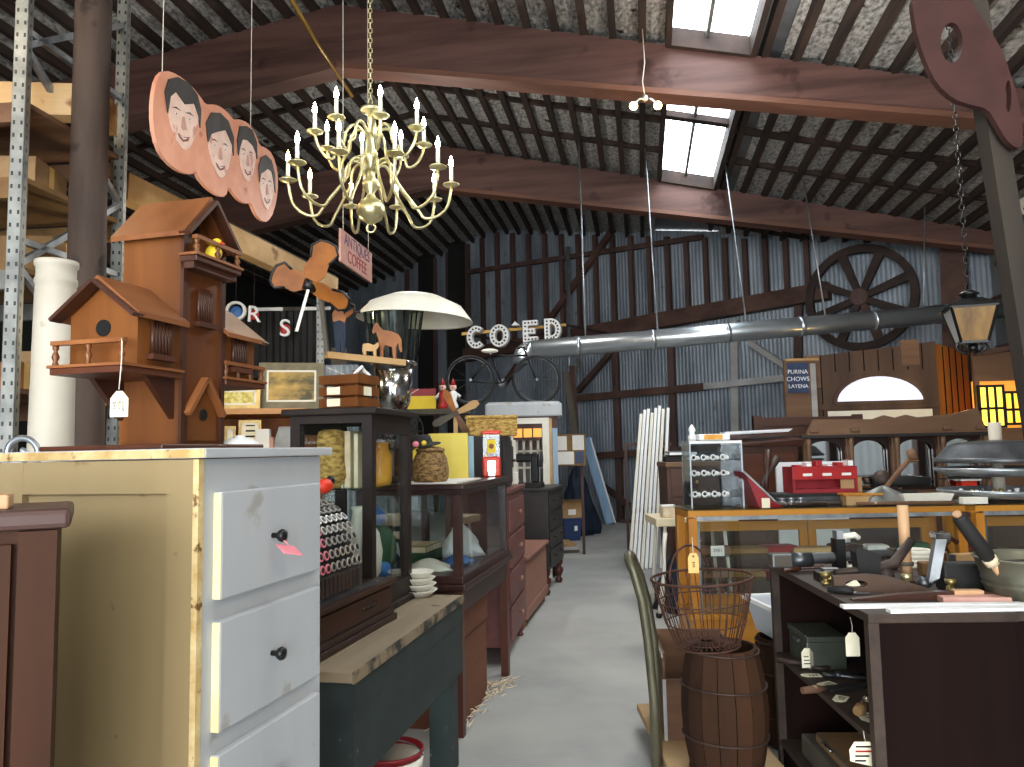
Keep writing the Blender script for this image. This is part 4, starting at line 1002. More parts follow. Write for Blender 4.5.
b = B(); b.cyl(hub, crank, .008, seg=8, m='iron'); b.cyl(hub - (crank-hub).normalized()*.02, hub + (crank-hub).normalized()*.035, .026, seg=12, m='black'); b.tube([crank, crank+V(0, 0, -.03), crank+V(.03, 0, -.03)], .006, 6, 'iron')
s0 = bl + (brr-bl)*.02; b.beam(s0, hub + (crank-hub)*.25, .018, .018, 'timber_grey'); b.build('shaft', None, o)
yaw = math.radians(-8)
def petal(l, w):
    L_ = [(0, -.018), (l*.3, -w*.42), (l*.55, -w*.36), (l*.8, -w*.52), (l*.97, -w*.3), (l, 0), (l*.97, w*.3), (l*.8, w*.5), (l*.55, w*.36), (l*.3, w*.42), (0, .018)]
    return L_
tips = ((343, 262, 0), (329, 242, 1), (272, 273, 2), (349, 305, 4), (295, 331, 3))
for (x, y, k) in tips[1:]:
    t_ = rel(x, y, D0-.1 + (.04 if k == 1 else -.03)); dv = t_ - hub; l_ = dv.length
    ex = dv.normalized(); ey = (V(.25, 1, .15) - ex*ex.dot(V(.25, 1, .15))).normalized(); ez = ex.cross(ey)
    w_ = {1: .125, 2: .125, 4: .095, 3: .036}[k]
    tw = .35 if k != 3 else 1.0
    ey2 = ey*math.cos(tw) + ez*math.sin(tw); ez2 = ex.cross(ey2)
    T = Matrix(((ex.x, ey2.x, ez2.x, hub.x), (ex.y, ey2.y, ez2.y, hub.y), (ex.z, ey2.z, ez2.z, hub.z), (0,0,0,1)))
    b = B()
    if k == 3: b.prism([(0, -.012), (l_, -.018), (l_, .018), (0, .012)], .012, 'offwhite', T)
    else:
        b.prism(petal(l_, w_), .006, 'orange_wing', T)
        pts = [T @ V(q[0], 0, q[1]) for q in petal(l_, w_)[2:9]]; b.tube(pts, .0065, 6, 'black')
    b.build('blade', None, o)
# workman cutout with trousers
def cut(name, pts, d, m, parent, t=.018, org=wp):
    w_ = [P(x, y, d) - org for x, y in pts]
    b = B(); b.prism([(v.x, v.z) for v in w_], t, m, T=Matrix.Translation((0, d - org.y, 0))); return b.build(name, None, parent)
cut('trousers', [(336, 352), (334, 335), (333, 322), (340, 320), (345, 323), (345, 337), (344, 352), (341, 352), (340.5, 338), (340, 352)], D0+.02, 'navy', o)
cut('torso', [(333, 323), (332, 314), (336, 308), (341, 309), (344, 314), (352, 309), (354, 312), (346, 318), (344, 325)], D0+.021, 'orange_wing', o)
cut('head', [(336, 308), (335, 303), (338, 299.5), (342, 301), (342.5, 305), (340, 309)], D0+.022, 'hair', o, .014)
cut('horse_figure', [(372, 331), (374, 325), (377, 322), (379, 326), (383, 330), (391, 331), (398, 334), (401, 339), (402, 352), (400, 352), (398, 343), (396, 347), (396, 361), (393.5, 361), (392, 347), (385, 345), (383, 349), (383, 360), (380.5, 360), (380, 346), (378, 338), (376, 332), (373, 334)], D0+.2, 'orange_wing', o)
cut('dog_figure', [(362, 350), (363, 344), (368, 343), (374, 345), (378, 342), (379, 346), (376, 350), (376, 357), (374, 357), (373, 351), (366, 351), (366, 356), (364, 356)], D0+.14, 'timber_pale', o)
# ---- corrugated white panel behind crate
q = P(335, 440, 4.6)
zt5 = P(335, 362, 4.6).z
b = B(); pts = []
for i in range(25): pts.append((-.11 + .22*i/24, .006*math.cos(i*PI/2)))
for i in range(24):
    (x0, y0), (x1, y1) = pts[i], pts[i+1]; b._add([(x0, y0, 0), (x1, y1, 0), (x1, y1, zt5), (x0, y0, zt5), (x0, y0+.004, 0), (x1, y1+.004, 0), (x1, y1+.004, zt5), (x0, y0+.004, zt5)], [(0,1,2,3), (7,6,5,4), (3,2,6,7), (0,4,5,1)])
solo('ribbed_sheet', 'white ribbed metal panel standing upright behind the slatted crate', 'panel', b, 'galv', V(q.x-.0, 4.75, 0))
# ================================================================ LEFT BACKGROUND: RACKS
def perforated(mb, p, h, w, d, m, rot):
    T = Matrix.Translation(p) @ Matrix.Rotation(rot, 4, 'Z')
    mb.box(-w/2, w/2, 0, .004, 0, h, m, T); mb.box(-w/2, -w/2+.004, 0, d, 0, h, m, T); mb.box(w/2-.004, w/2, 0, d, 0, h, m, T)
    n = int(h/.075)
    for i in range(n):
        z = .05 + i*.075
        for x in (-w*.28, w*.28): mb.box(x-.006, x+.006, -.0008, .001, z-.012, z+.012, 'black', T)
        mb.box(w/2-.0005, w/2+.0008, d*.4, d*.6, z-.012, z+.012, 'black', T)
A_ = P(11, 300, 4.2); C_ = P(115, 300, 5.1); A_.z = C_.z = 0
rk = thing('pallet_rack', 'galvanised pallet rack with perforated uprights at the left edge', 'rack', (0,0,0))
for k, p_ in enumerate((A_, C_)):
    b = B(); perforated(b, p_, 5.2, .07, .07, 'galv_dull', .2); b.build('upright', None, rk)
zlist = [P(25, y, 4.3).z for y in (258, 168, 20, 400)]
lev = [.35, 1.3, 1.95, 2.6, 3.25, 3.9, 4.55]
for i in range(len(lev)-1):
    b = B(); s = (A_, C_) if i % 2 else (C_, A_)
    b.beam(s[0] + V(0, .03, lev[i]), s[1] + V(0, .03, lev[i+1]), .035, .035, 'galv'); b.build('diagonal_brace', None, rk)
for z in (2.75, 4.0):
    b = B(); b.beam(A_ + V(0, .03, z), C_ + V(0, .03, z), .035, .035, 'galv'); b.build('cross_brace', None, rk)
for z, m in ((1.05, 'crate_old'), (1.82, 'crate_old'), (2.52, 'carton_tan'), (3.05, 'carton_tan'), (3.5, 'crate_old')):
    b = B(); 
    for pp_ in (A_, C_): b.beam(pp_ + V(.02, .05, z), pp_ + V(-3.0, .35, z), .05, .11, 'galv_dull' if z in (2.52,) else m)
    b.hexa([A_+V(.0,.07,z+.055), C_+V(.0,0,z+.055), C_+V(-3,.3,z+.055), A_+V(-3,.37,z+.055), A_+V(.0,.07,z+.085), C_+V(.0,0,z+.085), C_+V(-3,.3,z+.085), A_+V(-3,.37,z+.085)], m)
    b.build('shelf', None, rk)
names = [('amber carton with red dots on the lower rack shelf', 'orange_wing', 1.82+.085, .3, .25, .14, .18), ('flat brown carton on the second rack shelf beside log post', 'cardboard', 1.905, .85, .4, .3, .3),
         ('dark carton on the middle rack shelf behind the log post', 'carton_tan', 2.605, .45, .5, .4, .25), ('tan carton on the rack shelf under roof', 'cardboard', 3.135, .5, .4, .4, .24), ('bundle of pale planks on the upper rack shelf', 'timber_pale', 3.585, .3, 1.1, .3, .2),
         ('plain brown carton on lowest visible rack shelf', 'carton_tan', 1.135, .3, .4, .35, .4)]
for i, (lb, m, z, t_, w_, d_, h_) in enumerate(names):
    q = A_*(1-t_) + C_*t_; b = B(); b.box(-w_/2, w_/2, -d_/2, d_/2, 0, h_, m); b.box(-w_/2-.001, w_/2+.001, -.03, .03, h_*.0, h_+.001, 'tag_tan')
    if i == 0:
        for k in range(4): b.cyl((w_/2-.03, -d_/2-.002, .03+.04*k), (w_/2-.03, -d_/2, .03+.04*k), .012, seg=8, m='red')
    solo('carton', lb, 'box', b, None, V(q.x-.3-.1*(i % 2), q.y+.1, z), .1)
# second rack further in: carries the pale timber, the painting shelf
a0 = P(122, 187, 5.3); a1 = P(333, 288, 8.0)
rb_ = thing('timber_rack', 'tall rack with pale timber top beam and shelf holding pictures', 'rack', (0, 0, 0))
b = B(); b.beam(a0, a1, .12, .2, 'timber_pale'); b.build('top_beam', None, rb_)
b = B(); b.beam(a0 + (a1-a0)*.12 + V(-.2, .1, .115), a1 + V(-.2, .1, .115), .5, .03, 'timber_grey'); b.build('deck', None, rb_)
u0 = P(320, 400, 7.75)
for (p_, w_) in ((V(u0.x, 7.75, 0), .075), (V(a0.x-.02, 5.62, 0), .07)):
    b = B(); perforated(b, p_, 3.6, w_, .06, 'galv_dull', .15); b.build('upright', None, rb_)
b = B(); b.box(-.07, .07, 0, .1, 0, 2.6, 'timber_grey'); b.build('timber_post', None, rb_, V(u0.x+.16, 7.85, 0))
b = B(); e0, e1 = P(135, 416, 6.6), P(318, 405, 7.3)
zsh = P(270, 409, 6.9).z
b.hexa([V(e0.x, 6.55, zsh-.05), V(e1.x, 6.85, zsh-.05), V(e1.x, 7.6, zsh-.05), V(e0.x, 7.3, zsh-.05), V(e0.x, 6.55, zsh), V(e1.x, 6.85, zsh), V(e1.x, 7.6, zsh), V(e0.x, 7.3, zsh)], 'oak'); b.build('picture_shelf', None, rb_)
zl = P(270, 449, 6.9).z
b = B(); b.hexa([V(e0.x, 6.55, zl-.05), V(e1.x, 6.85, zl-.05), V(e1.x, 7.6, zl-.05), V(e0.x, 7.3, zl-.05), V(e0.x, 6.55, zl), V(e1.x, 6.85, zl), V(e1.x, 7.6, zl), V(e0.x, 7.3, zl)], 'oak'); b.build('lower_shelf', None, rb_)
b = B(); b.hexa([V(e0.x, 7.5, 0), V(e1.x, 7.75, 0), V(e1.x, 7.78, 0), V(e0.x, 7.53, 0), V(e0.x, 7.5, zsh-.05), V(e1.x, 7.75, zsh-.05), V(e1.x, 7.78, zsh-.05), V(e0.x, 7.53, zsh-.05)], 'orange_wing'); b.build('back_panel', None, rb_)
def picture(name, label, x0, x1, y0, y1, d, fm, pm, lean=.12, fw=.05, z=None):
    a = P(x0, y1, d); c = P(x1, y0, d); w_ = c.x-a.x; h_ = c.z-a.z; z = a.z if z is None else z
    o = thing(name, label, 'picture', V(a.x, d, z), (-lean, 0, math.radians(12)))
    b = B(); b.box(0, w_, 0, .03, 0, fw, fm); b.box(0, w_, 0, .03, h_-fw, h_, fm); b.box(0, fw, 0, .03, fw, h_-fw, fm); b.box(w_-fw, w_, 0, .03, fw, h_-fw, fm); b.build('frame', None, o)
    b = B(); k = fw; t_ = .018
    b.box(k, w_-k, .004, .012, k, k+t_, 'offwhite'); b.box(k, w_-k, .004, .012, h_-k-t_, h_-k, 'offwhite'); b.box(k, k+t_, .004, .012, k, h_-k, 'offwhite'); b.box(w_-k-t_, w_-k, .004, .012, k, h_-k, 'offwhite'); b.build('liner', None, o)
    b = B(); b.box(k, w_-k, .01, .02, k, h_-k, pm); b.build('canvas', None, o); return o
picture('landscape_painting', 'golden landscape painting in a dull olive frame on shelf', 258, 322, 358, 407, 6.95, 'olive_frame', 'painting', .1, .07, zsh)
picture('framed_print', 'pale yellow print in a light frame beside landscape painting', 214, 258, 386, 410, 6.75, 'gold_frame', 'foliage_print', .1, .035, zsh)
for i, (x0, x1, y0, lb) in enumerate(((238, 260, 418, 'small gold framed picture with pale script on the lower shelf'), (224, 235, 424, 'narrow little framed picture at lower shelf end'), (205, 222, 416, 'small gold framed picture partly behind birdhouse'))):
    o = picture('small_picture', lb, x0, x1, y0, 448, 6.8, 'gold_frame', 'tag_paper', .1, .025, zl); o['group'] = 'small framed pictures'
    if i == 0:
        b = B()
        for k in range(4): b.box(.06, .14, .0085, .0095, .06+.05*k, .075+.05*k, 'ink')
        b.build('script', None, o)
for i, (x, m, lb, s) in enumerate(((264, 'paper', 'white printed box on the lower shelf', .12), (270, 'pink_sign', 'small pink box beside white printed box on lower shelf', .07), (286, 'galv_dull', 'leaning grey slate on the lower shelf', .2))):
    q = P(x, 448, 6.9); b = B()
    if i == 2: b.prism([(-.13, 0), (.13, 0), (.11, .2), (-.07, .2)], .02, m)
    else: b.box(-s/2, s/2, -.04, .04, 0, s*1.5, m, bev=.004)
    solo(('slate', 'small_box')[i < 2], lb, ('slate', 'box')[i < 2], b, None, V(q.x, 6.88+.02*i, zl), .1)
# black ribbed panel with letters O R S
b = B(); q0, q1 = P(231, 366, 7.7), P(322, 366, 8.0); zt6 = P(280, 308, 7.8).z; zb6 = P(280, 372, 7.8).z
n_ = 36; w_ = q1.x-q0.x
ribs = []
for i in range(n_+1):
    ph = (i % 6); y_ = 0 if ph in (0, 1, 2) else .035
    ribs.append((w_*i/n_, y_))
for i in range(n_):
    (x0, y0), (x1, y1) = ribs[i], ribs[i+1]
    b._add([(x0,y0,zb6),(x1,y1,zb6),(x1,y1,zt6),(x0,y0,zt6),(x0,y0+.02,zb6),(x1,y1+.02,zb6),(x1,y1+.02,zt6),(x0,y0+.02,zt6)], [(0,1,2,3),(7,6,5,4),(3,2,6,7),(0,4,5,1)], 'black_matte')
b.box(-.01, w_+.01, -.01, .06, zb6-.04, zb6, 'black_matte'); b.box(-.01, w_+.01, -.01, .06, zt6, zt6+.04, 'timber_grey'); b.box(.15, .45, -.015, 0, zt6+.0, zt6+.035, 'paper'); b.box(.65, .95, -.015, 0, zt6+.0, zt6+.035, 'paper')
for x in (.0, w_-.05): b.box(x, x+.05, 0, .06, 0, zb6-.04, 'black_matte')
solo('ribbed_black_sheet', 'black ribbed metal panel behind the landscape painting', 'panel', b, None, V(q0.x, 7.95, 0), .02)
def letter(ch, px, py, hpx, d, rot, label, m='white', inner=None, fatter=.0):
    q = P(px, py, d); h_ = hpx*d/FPX
    o = thing('letter_sign', label, 'letter', q, rot, 'loose sign letters')
    b = B(); b.text(ch, h_*1.38, Matrix.Identity(4), m, .02); b.build('letter_face', None, o)
    if inner:
        b = B(); b.ball((0, .0, .0), h_*.3, inner, 12, sy=.25); b.build('coloured_disc', None, o)
    return o
letter('O', 236, 312, 20, 7.3, (0, .03, .1), 'white capital letter O with a blue disc on the rack', inner='blue')
letter('R', 254, 315, 17, 7.35, (0, .06, .1), 'white capital letter R with a red centre on the rack', inner='red')
letter('S', 285, 329, 18, 7.62, (0, .02, .1), 'white capital letter S with red centre on black panel', inner='red')
# wires that carry the letters
b = B(); q = P(236, 303, 7.3); b.cyl(q, q + V(0, 0, .55), .004, seg=5); q = P(254, 307, 7.35); b.cyl(q, q + V(0, 0, .5), .004, seg=5); solo('letter_wires', 'thin wires holding letters O and R under the timber beam', 'wire', b, 'iron')
# ================================================================ HANGING THINGS
def rz_at(p): return roof_z(p.dot(EL))
# chandelier
CD = 4.6; cc = P(371, 228, CD); zt_ = rz_at(cc)
root = thing('chandelier', 'large brass two-tier chandelier with lit candle bulbs hanging on chain', 'chandelier', cc)
def dz(y): return P(371, y, CD).z - cc.z
b = B(); b.tube([V(.028*math.cos(a), 0, .0+.028*math.sin(a)) for a in [i*PI/6 for i in range(12)]], .006, 6, 'brass', closed=True)
zb_ = dz(222)
b.lathe([(.01, zb_-.02), (.03, zb_-.005), (.07, zb_+.02), (.09, zb_+.06), (.088, zb_+.09), (.06, zb_+.135), (.03, zb_+.155), (.022, zb_+.18), (.05, zb_+.22), (.055, zb_+.25), (.03, zb_+.28), (.022, zb_+.36), (.04, zb_+.40), (.045, zb_+.44), (.025, zb_+.47), (.018, zb_+.56), (.02, dz(114)), (.06, dz(112)), (.065, dz(109)), (.03, dz(107)), (.015, dz(104)), (.001, dz(103))], (0,0,0), 24, 'brass'); b.build('stem_and_ball', None, root)
b = B(); z = dz(104); i = 0
while z < zt_ - cc.z - .02:
    w_ = .011; pts = [V(0, 0, z), V(w_, 0, z+.01), V(w_, 0, z+.03), V(0, 0, z+.04), V(-w_, 0, z+.03), V(-w_, 0, z+.01)]
    if i % 2: pts = [V(0, q.x, q.z) for q in pts]
    b.tube(pts, .003, 5, 'brass', closed=True); z += .033; i += 1
b.build('chain', None, root)
def chand_arm(r, zh, zdip, zcup, a, warm):
    c, s = math.cos(a), math.sin(a)
    prof = [(.03, zh), (.07, zh+.05), (.115, zh+.055), (.15, zh+.01), (.165, zh-.07), (r*.45+.06, zdip+.06), (r*.62+.02, zdip), (r*.82, zdip+.015), (r*.95, zdip+.08), (r, zcup)]
    # smooth
    pts = []
    for i in range(len(prof)-1):
        p0 = prof[max(i-1,0)]; p1 = prof[i]; p2 = prof[i+1]; p3 = prof[min(i+2, len(prof)-1)]
        for t in (0, .33, .67):
            f_ = lambda j: .5*((2*p1[j]) + (-p0[j]+p2[j])*t + (2*p0[j]-5*p1[j]+4*p2[j]-p3[j])*t*t + (-p0[j]+3*p1[j]-3*p2[j]+p3[j])*t**3)
            pts.append((f_(0), f_(1)))
    pts.append(prof[-1])
    b = B(); b.tube([V(x*c, x*s, z_) for x, z_ in pts], .0095, 7, 'brass'); arm = b.build('arm', None, root)
    b = B(); b.lathe([(.008, -.012), (.02, -.004), (.05, .006), (.054, .012), (.02, .008), (.016, .03), (.013, .03), (.001, .02)], (r*c, r*s, zcup), 16, 'brass'); b.build('drip_pan', None, arm)
    b = B(); b.cyl((r*c, r*s, zcup+.02), (r*c, r*s, zcup+.125), .0125, seg=10, m='offwhite'); b.build('candle', None, arm)
    b = B(); b.lathe([(.006, 0), (.014, .014), (.0155, .026), (.011, .046), (.004, .066), (.001, .074)], (r*c, r*s, zcup+.125), 10, 'flame_warm' if warm else 'flame'); b.build('bulb', None, arm)
zl_, zd_, zu_ = dz(168), dz(217), dz(184)
for k in range(10):
    a = math.radians(k*36 + 8); chand_arm(.5, zl_-.02, zd_, zu_, a, math.cos(a) < -.75 or (math.cos(a) > .9 and math.sin(a) < 0))
for k in range(8):
    a = math.radians(k*45 + 20); chand_arm(.34, dz(136), dz(163), dz(140), a, False)
# rusted curved plate and its leaning post
pb = P(1094, 760, 3.2); pb.z = 0; pt = P(967, -30, 3.2)
o = lpo = thing('leaning_post', 'leaning timber post at right carrying a large curved rusty red plate', 'post', pb)
b = B(); b.beam(V(0,0,0), pt-pb, .085, .08, 'post_dark', up=(0, 1, 0)); b.build('timber', None, o)
px = lambda L: [P(768 + x/3, y/3, 3.12) for x, y in L]
outer = [(425,0),(430,60),(445,130),(470,200),(500,260),(550,305),(605,322),(650,332),(680,380),(705,425),(735,450),(755,445),(756,400),(748,330),(730,265),(700,170),(660,100),(625,50),(595,0),(560,-60),(500,-80),(450,-60)]
h1 = [(543 + 33*math.cos(a), 135 + 60*math.sin(a)) for a in [i*PI/10 for i in range(20)]]
h2_ = [(712 + 9*math.cos(a), 295 + 48*math.sin(a)) for a in [i*PI/8 for i in range(16)]]
og = P(930, 60, 3.12)
cv = lambda L: [((v-og).x, (v-og).z) for v in px(L)]
b = B(); b.prism(smooth(cv(outer), 1), .03, 'rust_plate', T=Matrix.Translation((0, -.02, 0)), holes=[cv(h1), cv(h2_)])
b.build('rusted_plate', None, lpo, og - pb)
# hanging lantern
lp = P(972, 343, 4.4); o = thing('hanging_lantern', 'black street lantern with amber panes hanging on a chain', 'lantern', lp, -.33)
s = 4.4/FPX
zt0 = 41*s; wt, wb_ = .118, .068
b = B()
for sx in (-1, 1):
    for sy in (-1, 1): b.beam((sx*wb_, sy*wb_, 0), (sx*wt, sy*wt, zt0-.035), .012, .012, 'black')
for z, w_ in ((0, wb_), (zt0-.035, wt)):
    for sgn in (-1, 1): b.beam((-w_, sgn*w_, z), (w_, sgn*w_, z), .014, .014, 'black'); b.beam((sgn*w_, -w_, z), (sgn*w_, w_, z), .014, .014, 'black')
b.box(-wb_, wb_, -wb_, wb_, -.008, 0, 'black'); b.build('cage', None, o)
for k in range(4):
    T = Matrix.Rotation(k*PI/2, 4, 'Z'); b = B(); b._add([T @ V(-wb_,-wb_,0), T @ V(wb_,-wb_,0), T @ V(wt,-wt,zt0-.035), T @ V(-wt,-wt,zt0-.035)], [(0,1,2,3)]); b.build('pane', 'lantern_glass' if k != 3 else 'white_paint', o)
b = B(); b.hexa([(-wt-.02,-wt-.02,zt0-.03),(wt+.02,-wt-.02,zt0-.03),(wt+.02,wt+.02,zt0-.03),(-wt-.02,wt+.02,zt0-.03),(-.055,-.055,zt0+.02),(.055,-.055,zt0+.02),(.055,.055,zt0+.02),(-.055,.055,zt0+.02)], 'black'); b.lathe([(.045, zt0+.02), (.04, zt0+.045), (.06, zt0+.05), (.03, zt0+.07), (.001, zt0+.08)], (0,0,0), 14, 'black'); b.build('roof', None, o)
b = B(); b.lathe([(.02, -.05), (.03, -.03), (.02, -.008)], (0,0,0), 10, 'black')
for k in range(6):
    a = k*PI/3; b.tube([V(0,0,-.03), V(.05*math.cos(a), .05*math.sin(a), -.06), V(.085*math.cos(a), .085*math.sin(a), -.03), V(.07*math.cos(a), .07*math.sin(a), -.005)], .007, 6, 'black')
b.build('scroll_base', None, o)
b = B(); z = zt0+.07; i = 0; top = rz_at(lp) - lp.z
while z < top:
    w_ = .013; pts = [V(0,0,z), V(w_,0,z+.012), V(w_,0,z+.036), V(0,0,z+.048), V(-w_,0,z+.036), V(-w_,0,z+.012)]
    if i % 2: pts = [V(0, q.x, q.z) for q in pts]
    b.tube(pts, .0035, 5, 'black', closed=True); z += .04; i += 1
b.build('chain', None, o)
# twin work light under the near beam
wp_ = P(645, 100, 7.6); o = thing('twin_work_light', 'twin bulb work light glowing under the near roof beam', 'work light', wp_)
b = B(); b.ball((0,0,.02), .035, 'galv', 12); b.tube([V(0,0,.02), V(-.06,0,.01), V(-.11,-.02,-.04)], .012, 7, 'galv'); b.tube([V(0,0,.02), V(.06,0,.01), V(.11,-.02,-.04)], .012, 7, 'galv'); b.build('bracket', None, o)
for sgn in (-1, 1):
    b = B(); b.ball((sgn*.125, -.03, -.075), .042, 'lamp_warm', 14); b.build('bulb', None, o)
b = B(); b.tube([V(0,0,.04), V(-.02,0,.2), V(.01,0,.4), V(0,.0,rz_at(wp_)-wp_.z)], .006, 5, 'string'); b.build('cord', None, o)
# cutout board of four heads
hd0 = P(152, 122, 4.75); 
hpx = [((178, 122), 27, 53, 4.75), ((216, 150), 21, 47, 5.3), ((244, 161), 15, 42.5, 5.8), ((264.5, 184), 14, 38, 6.25)]
p0 = P(178, 122, 4.75); p1 = P(264.5, 184, 6.25)
dirv = V(p1.x-p0.x, p1.y-p0.y, 0); Lh = dirv.length; yaw = math.atan2(dirv.y, dirv.x)
o = thing('heads_cutout_sign', 'pink scalloped cutout board painted with four dark haired heads', 'sign', p0, yaw)
dirn = dirv.normalized(); nrm = V(-dirn.y, dirn.x, 0)
def onplane(x, y):
    r = ray(x, y); t = (p0 - V(0,0,EYE)).dot(nrm) / r.dot(nrm); q = V(0,0,EYE) + r*t - p0; return (q.dot(dirn), q.z)
outl = [(165,70),(177,74),(190,84),(200,96),(206,105),(214,104),(223,108),(231,116),(234,120),(240,119),(248,123),(255,132),(260,146),(265,147),(273,154),(278,172),(278,192),(274,212),(268,222),(262,221),(256,215),(251,202),(247,204),(240,201),(233,193),(229,185),(226,197),(218,196),(207,188),(199,178),(196,170),(192,175),(180,172),(168,163),(158,148),(153,125),(153,100),(157,78)]
b = B(); b.prism(smooth([onplane(*q) for q in outl], 1), .025, 'pink_board', T=Matrix.Translation((0, 0, 0))); b.build('board', None, o)
HAIRS = [((-.85,.1),(-1,-.5),(-.8,-.9),(-.3,-1.08),(.3,-1.04),(.8,-.8),(1.0,-.4),(.95,.15),(.84,-.2),(.62,-.5),(.1,-.36),(-.4,-.62),(-.7,-.42)),
 ((-.85,.0),(-.98,-.6),(-.6,-1.0),(.0,-1.1),(.6,-.95),(.98,-.5),(.98,.1),(.84,-.25),(.4,-.62),(-.2,-.45),(-.62,-.3)),
 ((-.88,.15),(-1,-.4),(-.75,-.95),(-.1,-1.06),(.5,-1.0),(.95,-.6),(.98,.0),(.82,-.2),(.55,-.42),(.0,-.55),(-.5,-.5),(-.72,-.2)),
 ((-.85,.05),(-.96,-.5),(-.7,-.92),(-.1,-1.1),(.55,-.98),(.96,-.5),(1.0,.2),(.84,-.1),(.6,-.55),(.1,-.6),(-.4,-.4),(-.7,-.3))]
for i, ((cx, cy), w_, h_, d) in enumerate(((( 182, 116), 18, 34, 0), ((219, 147), 14, 31, 0), ((246.5, 155), 10, 27, 0), ((266, 184), 8.5, 26, 0))):
    tl = .10
    def fp(u, v): 
        x = cx + u*w_ - v*h_*.0; y = cy + v*h_ + u*w_*.42; return onplane(x, y)
    b = B(); face = [fp(u, v) for u, v in ((-.82,-.35),(-.78,.15),(-.55,.6),(-.2,.9),(.1,1),(.4,.85),(.7,.45),(.85,.05),(.9,-.3),(.3,-.7),(-.4,-.7))]
    b.prism(smooth(face), .006, 'skin', T=Matrix.Translation((0, -.006, 0)))
    for u in (-.38, .36):
        ex, ez = fp(u, .02); r = .012
        b.prism([(ex + 1.5*r*math.cos(a), ez + .55*r*math.sin(a)) for a in [k*PI/6 for k in range(12)]], .002, 'white', T=Matrix.Translation((0, -.0085, 0)))
        b.prism([(ex + .55*r*math.cos(a), ez + .55*r*math.sin(a)) for a in [k*PI/6 for k in range(12)]], .002, 'hair', T=Matrix.Translation((0, -.0095, 0)))
        b.prism([fp(u-.24, -.12), fp(u, -.19), fp(u+.24, -.12), fp(u, -.14)], .002, 'hair', T=Matrix.Translation((0, -.0085, 0)))
    b.prism([fp(-.02, .02), fp(.06, .0), fp(.2, .36), fp(.02, .42), (fp(-.1, .36))], .004, 'pink_sign', T=Matrix.Translation((0, -.010, 0)))
    b.prism([fp(-.3, .56), fp(.0, .62), fp(.36, .54), fp(.28, .68), fp(.02, .76), fp(-.2, .68)], .003, 'lip', T=Matrix.Translation((0, -.009, 0)))
    b.prism([fp(-.2, .6), fp(.02, .645), fp(.26, .59), fp(.02, .69)], .002, 'white', T=Matrix.Translation((0, -.0105, 0)))
    fc = b.build('painted_face', None, o)
    b = B(); b.prism([fp(u, v) for u, v in HAIRS[i]], .007, 'hair', T=Matrix.Translation((0, -.0105, 0))); b.build('painted_hair', None, fc)
for (x, y) in ((164, 74), (252, 128)):
    q = onplane(x, y); l = p0 + dirn*q[0]; zt7 = rz_at(l) - p0.z
    b = B(); b.cyl((q[0], .012, q[1]-.02), (q[0], .012, zt7), .003, seg=5, m='string'); b.build('cord', None, o)
# pink sign hanging over the heater
sa, sb_ = P(341, 240, 6.3), P(372, 262, 7.15); dv = V(sb_.x-sa.x, sb_.y-sa.y, 0); wS = dv.length
o = thing('hanging_pink_sign', 'pink hanging sign with purple and red lettering beside heater', 'sign', sa, math.atan2(dv.y, dv.x))
zt8 = P(341, 228, 6.3).z - sa.z; zb8 = P(341, 261, 6.3).z - sa.z
b = B(); b.box(0, wS, 0, .02, zb8, zt8); b.build('board', 'pink_sign', o)
b = B(); b.text('ANTIQUES', wS*.17, Matrix.Translation((wS/2, -.001, zt8*.35)), 'purple', .001); b.text('COFFEE', wS*.18, Matrix.Translation((wS/2, -.001, zb8*.55)), 'sign_red', .001); b.build('lettering', None, o)
b = B()
for x in (.08, wS-.08): b.cyl((x, .01, zt8), (x, .01, rz_at(sa)-sa.z), .004, seg=5, m='string')
b.build('cord', None, o)
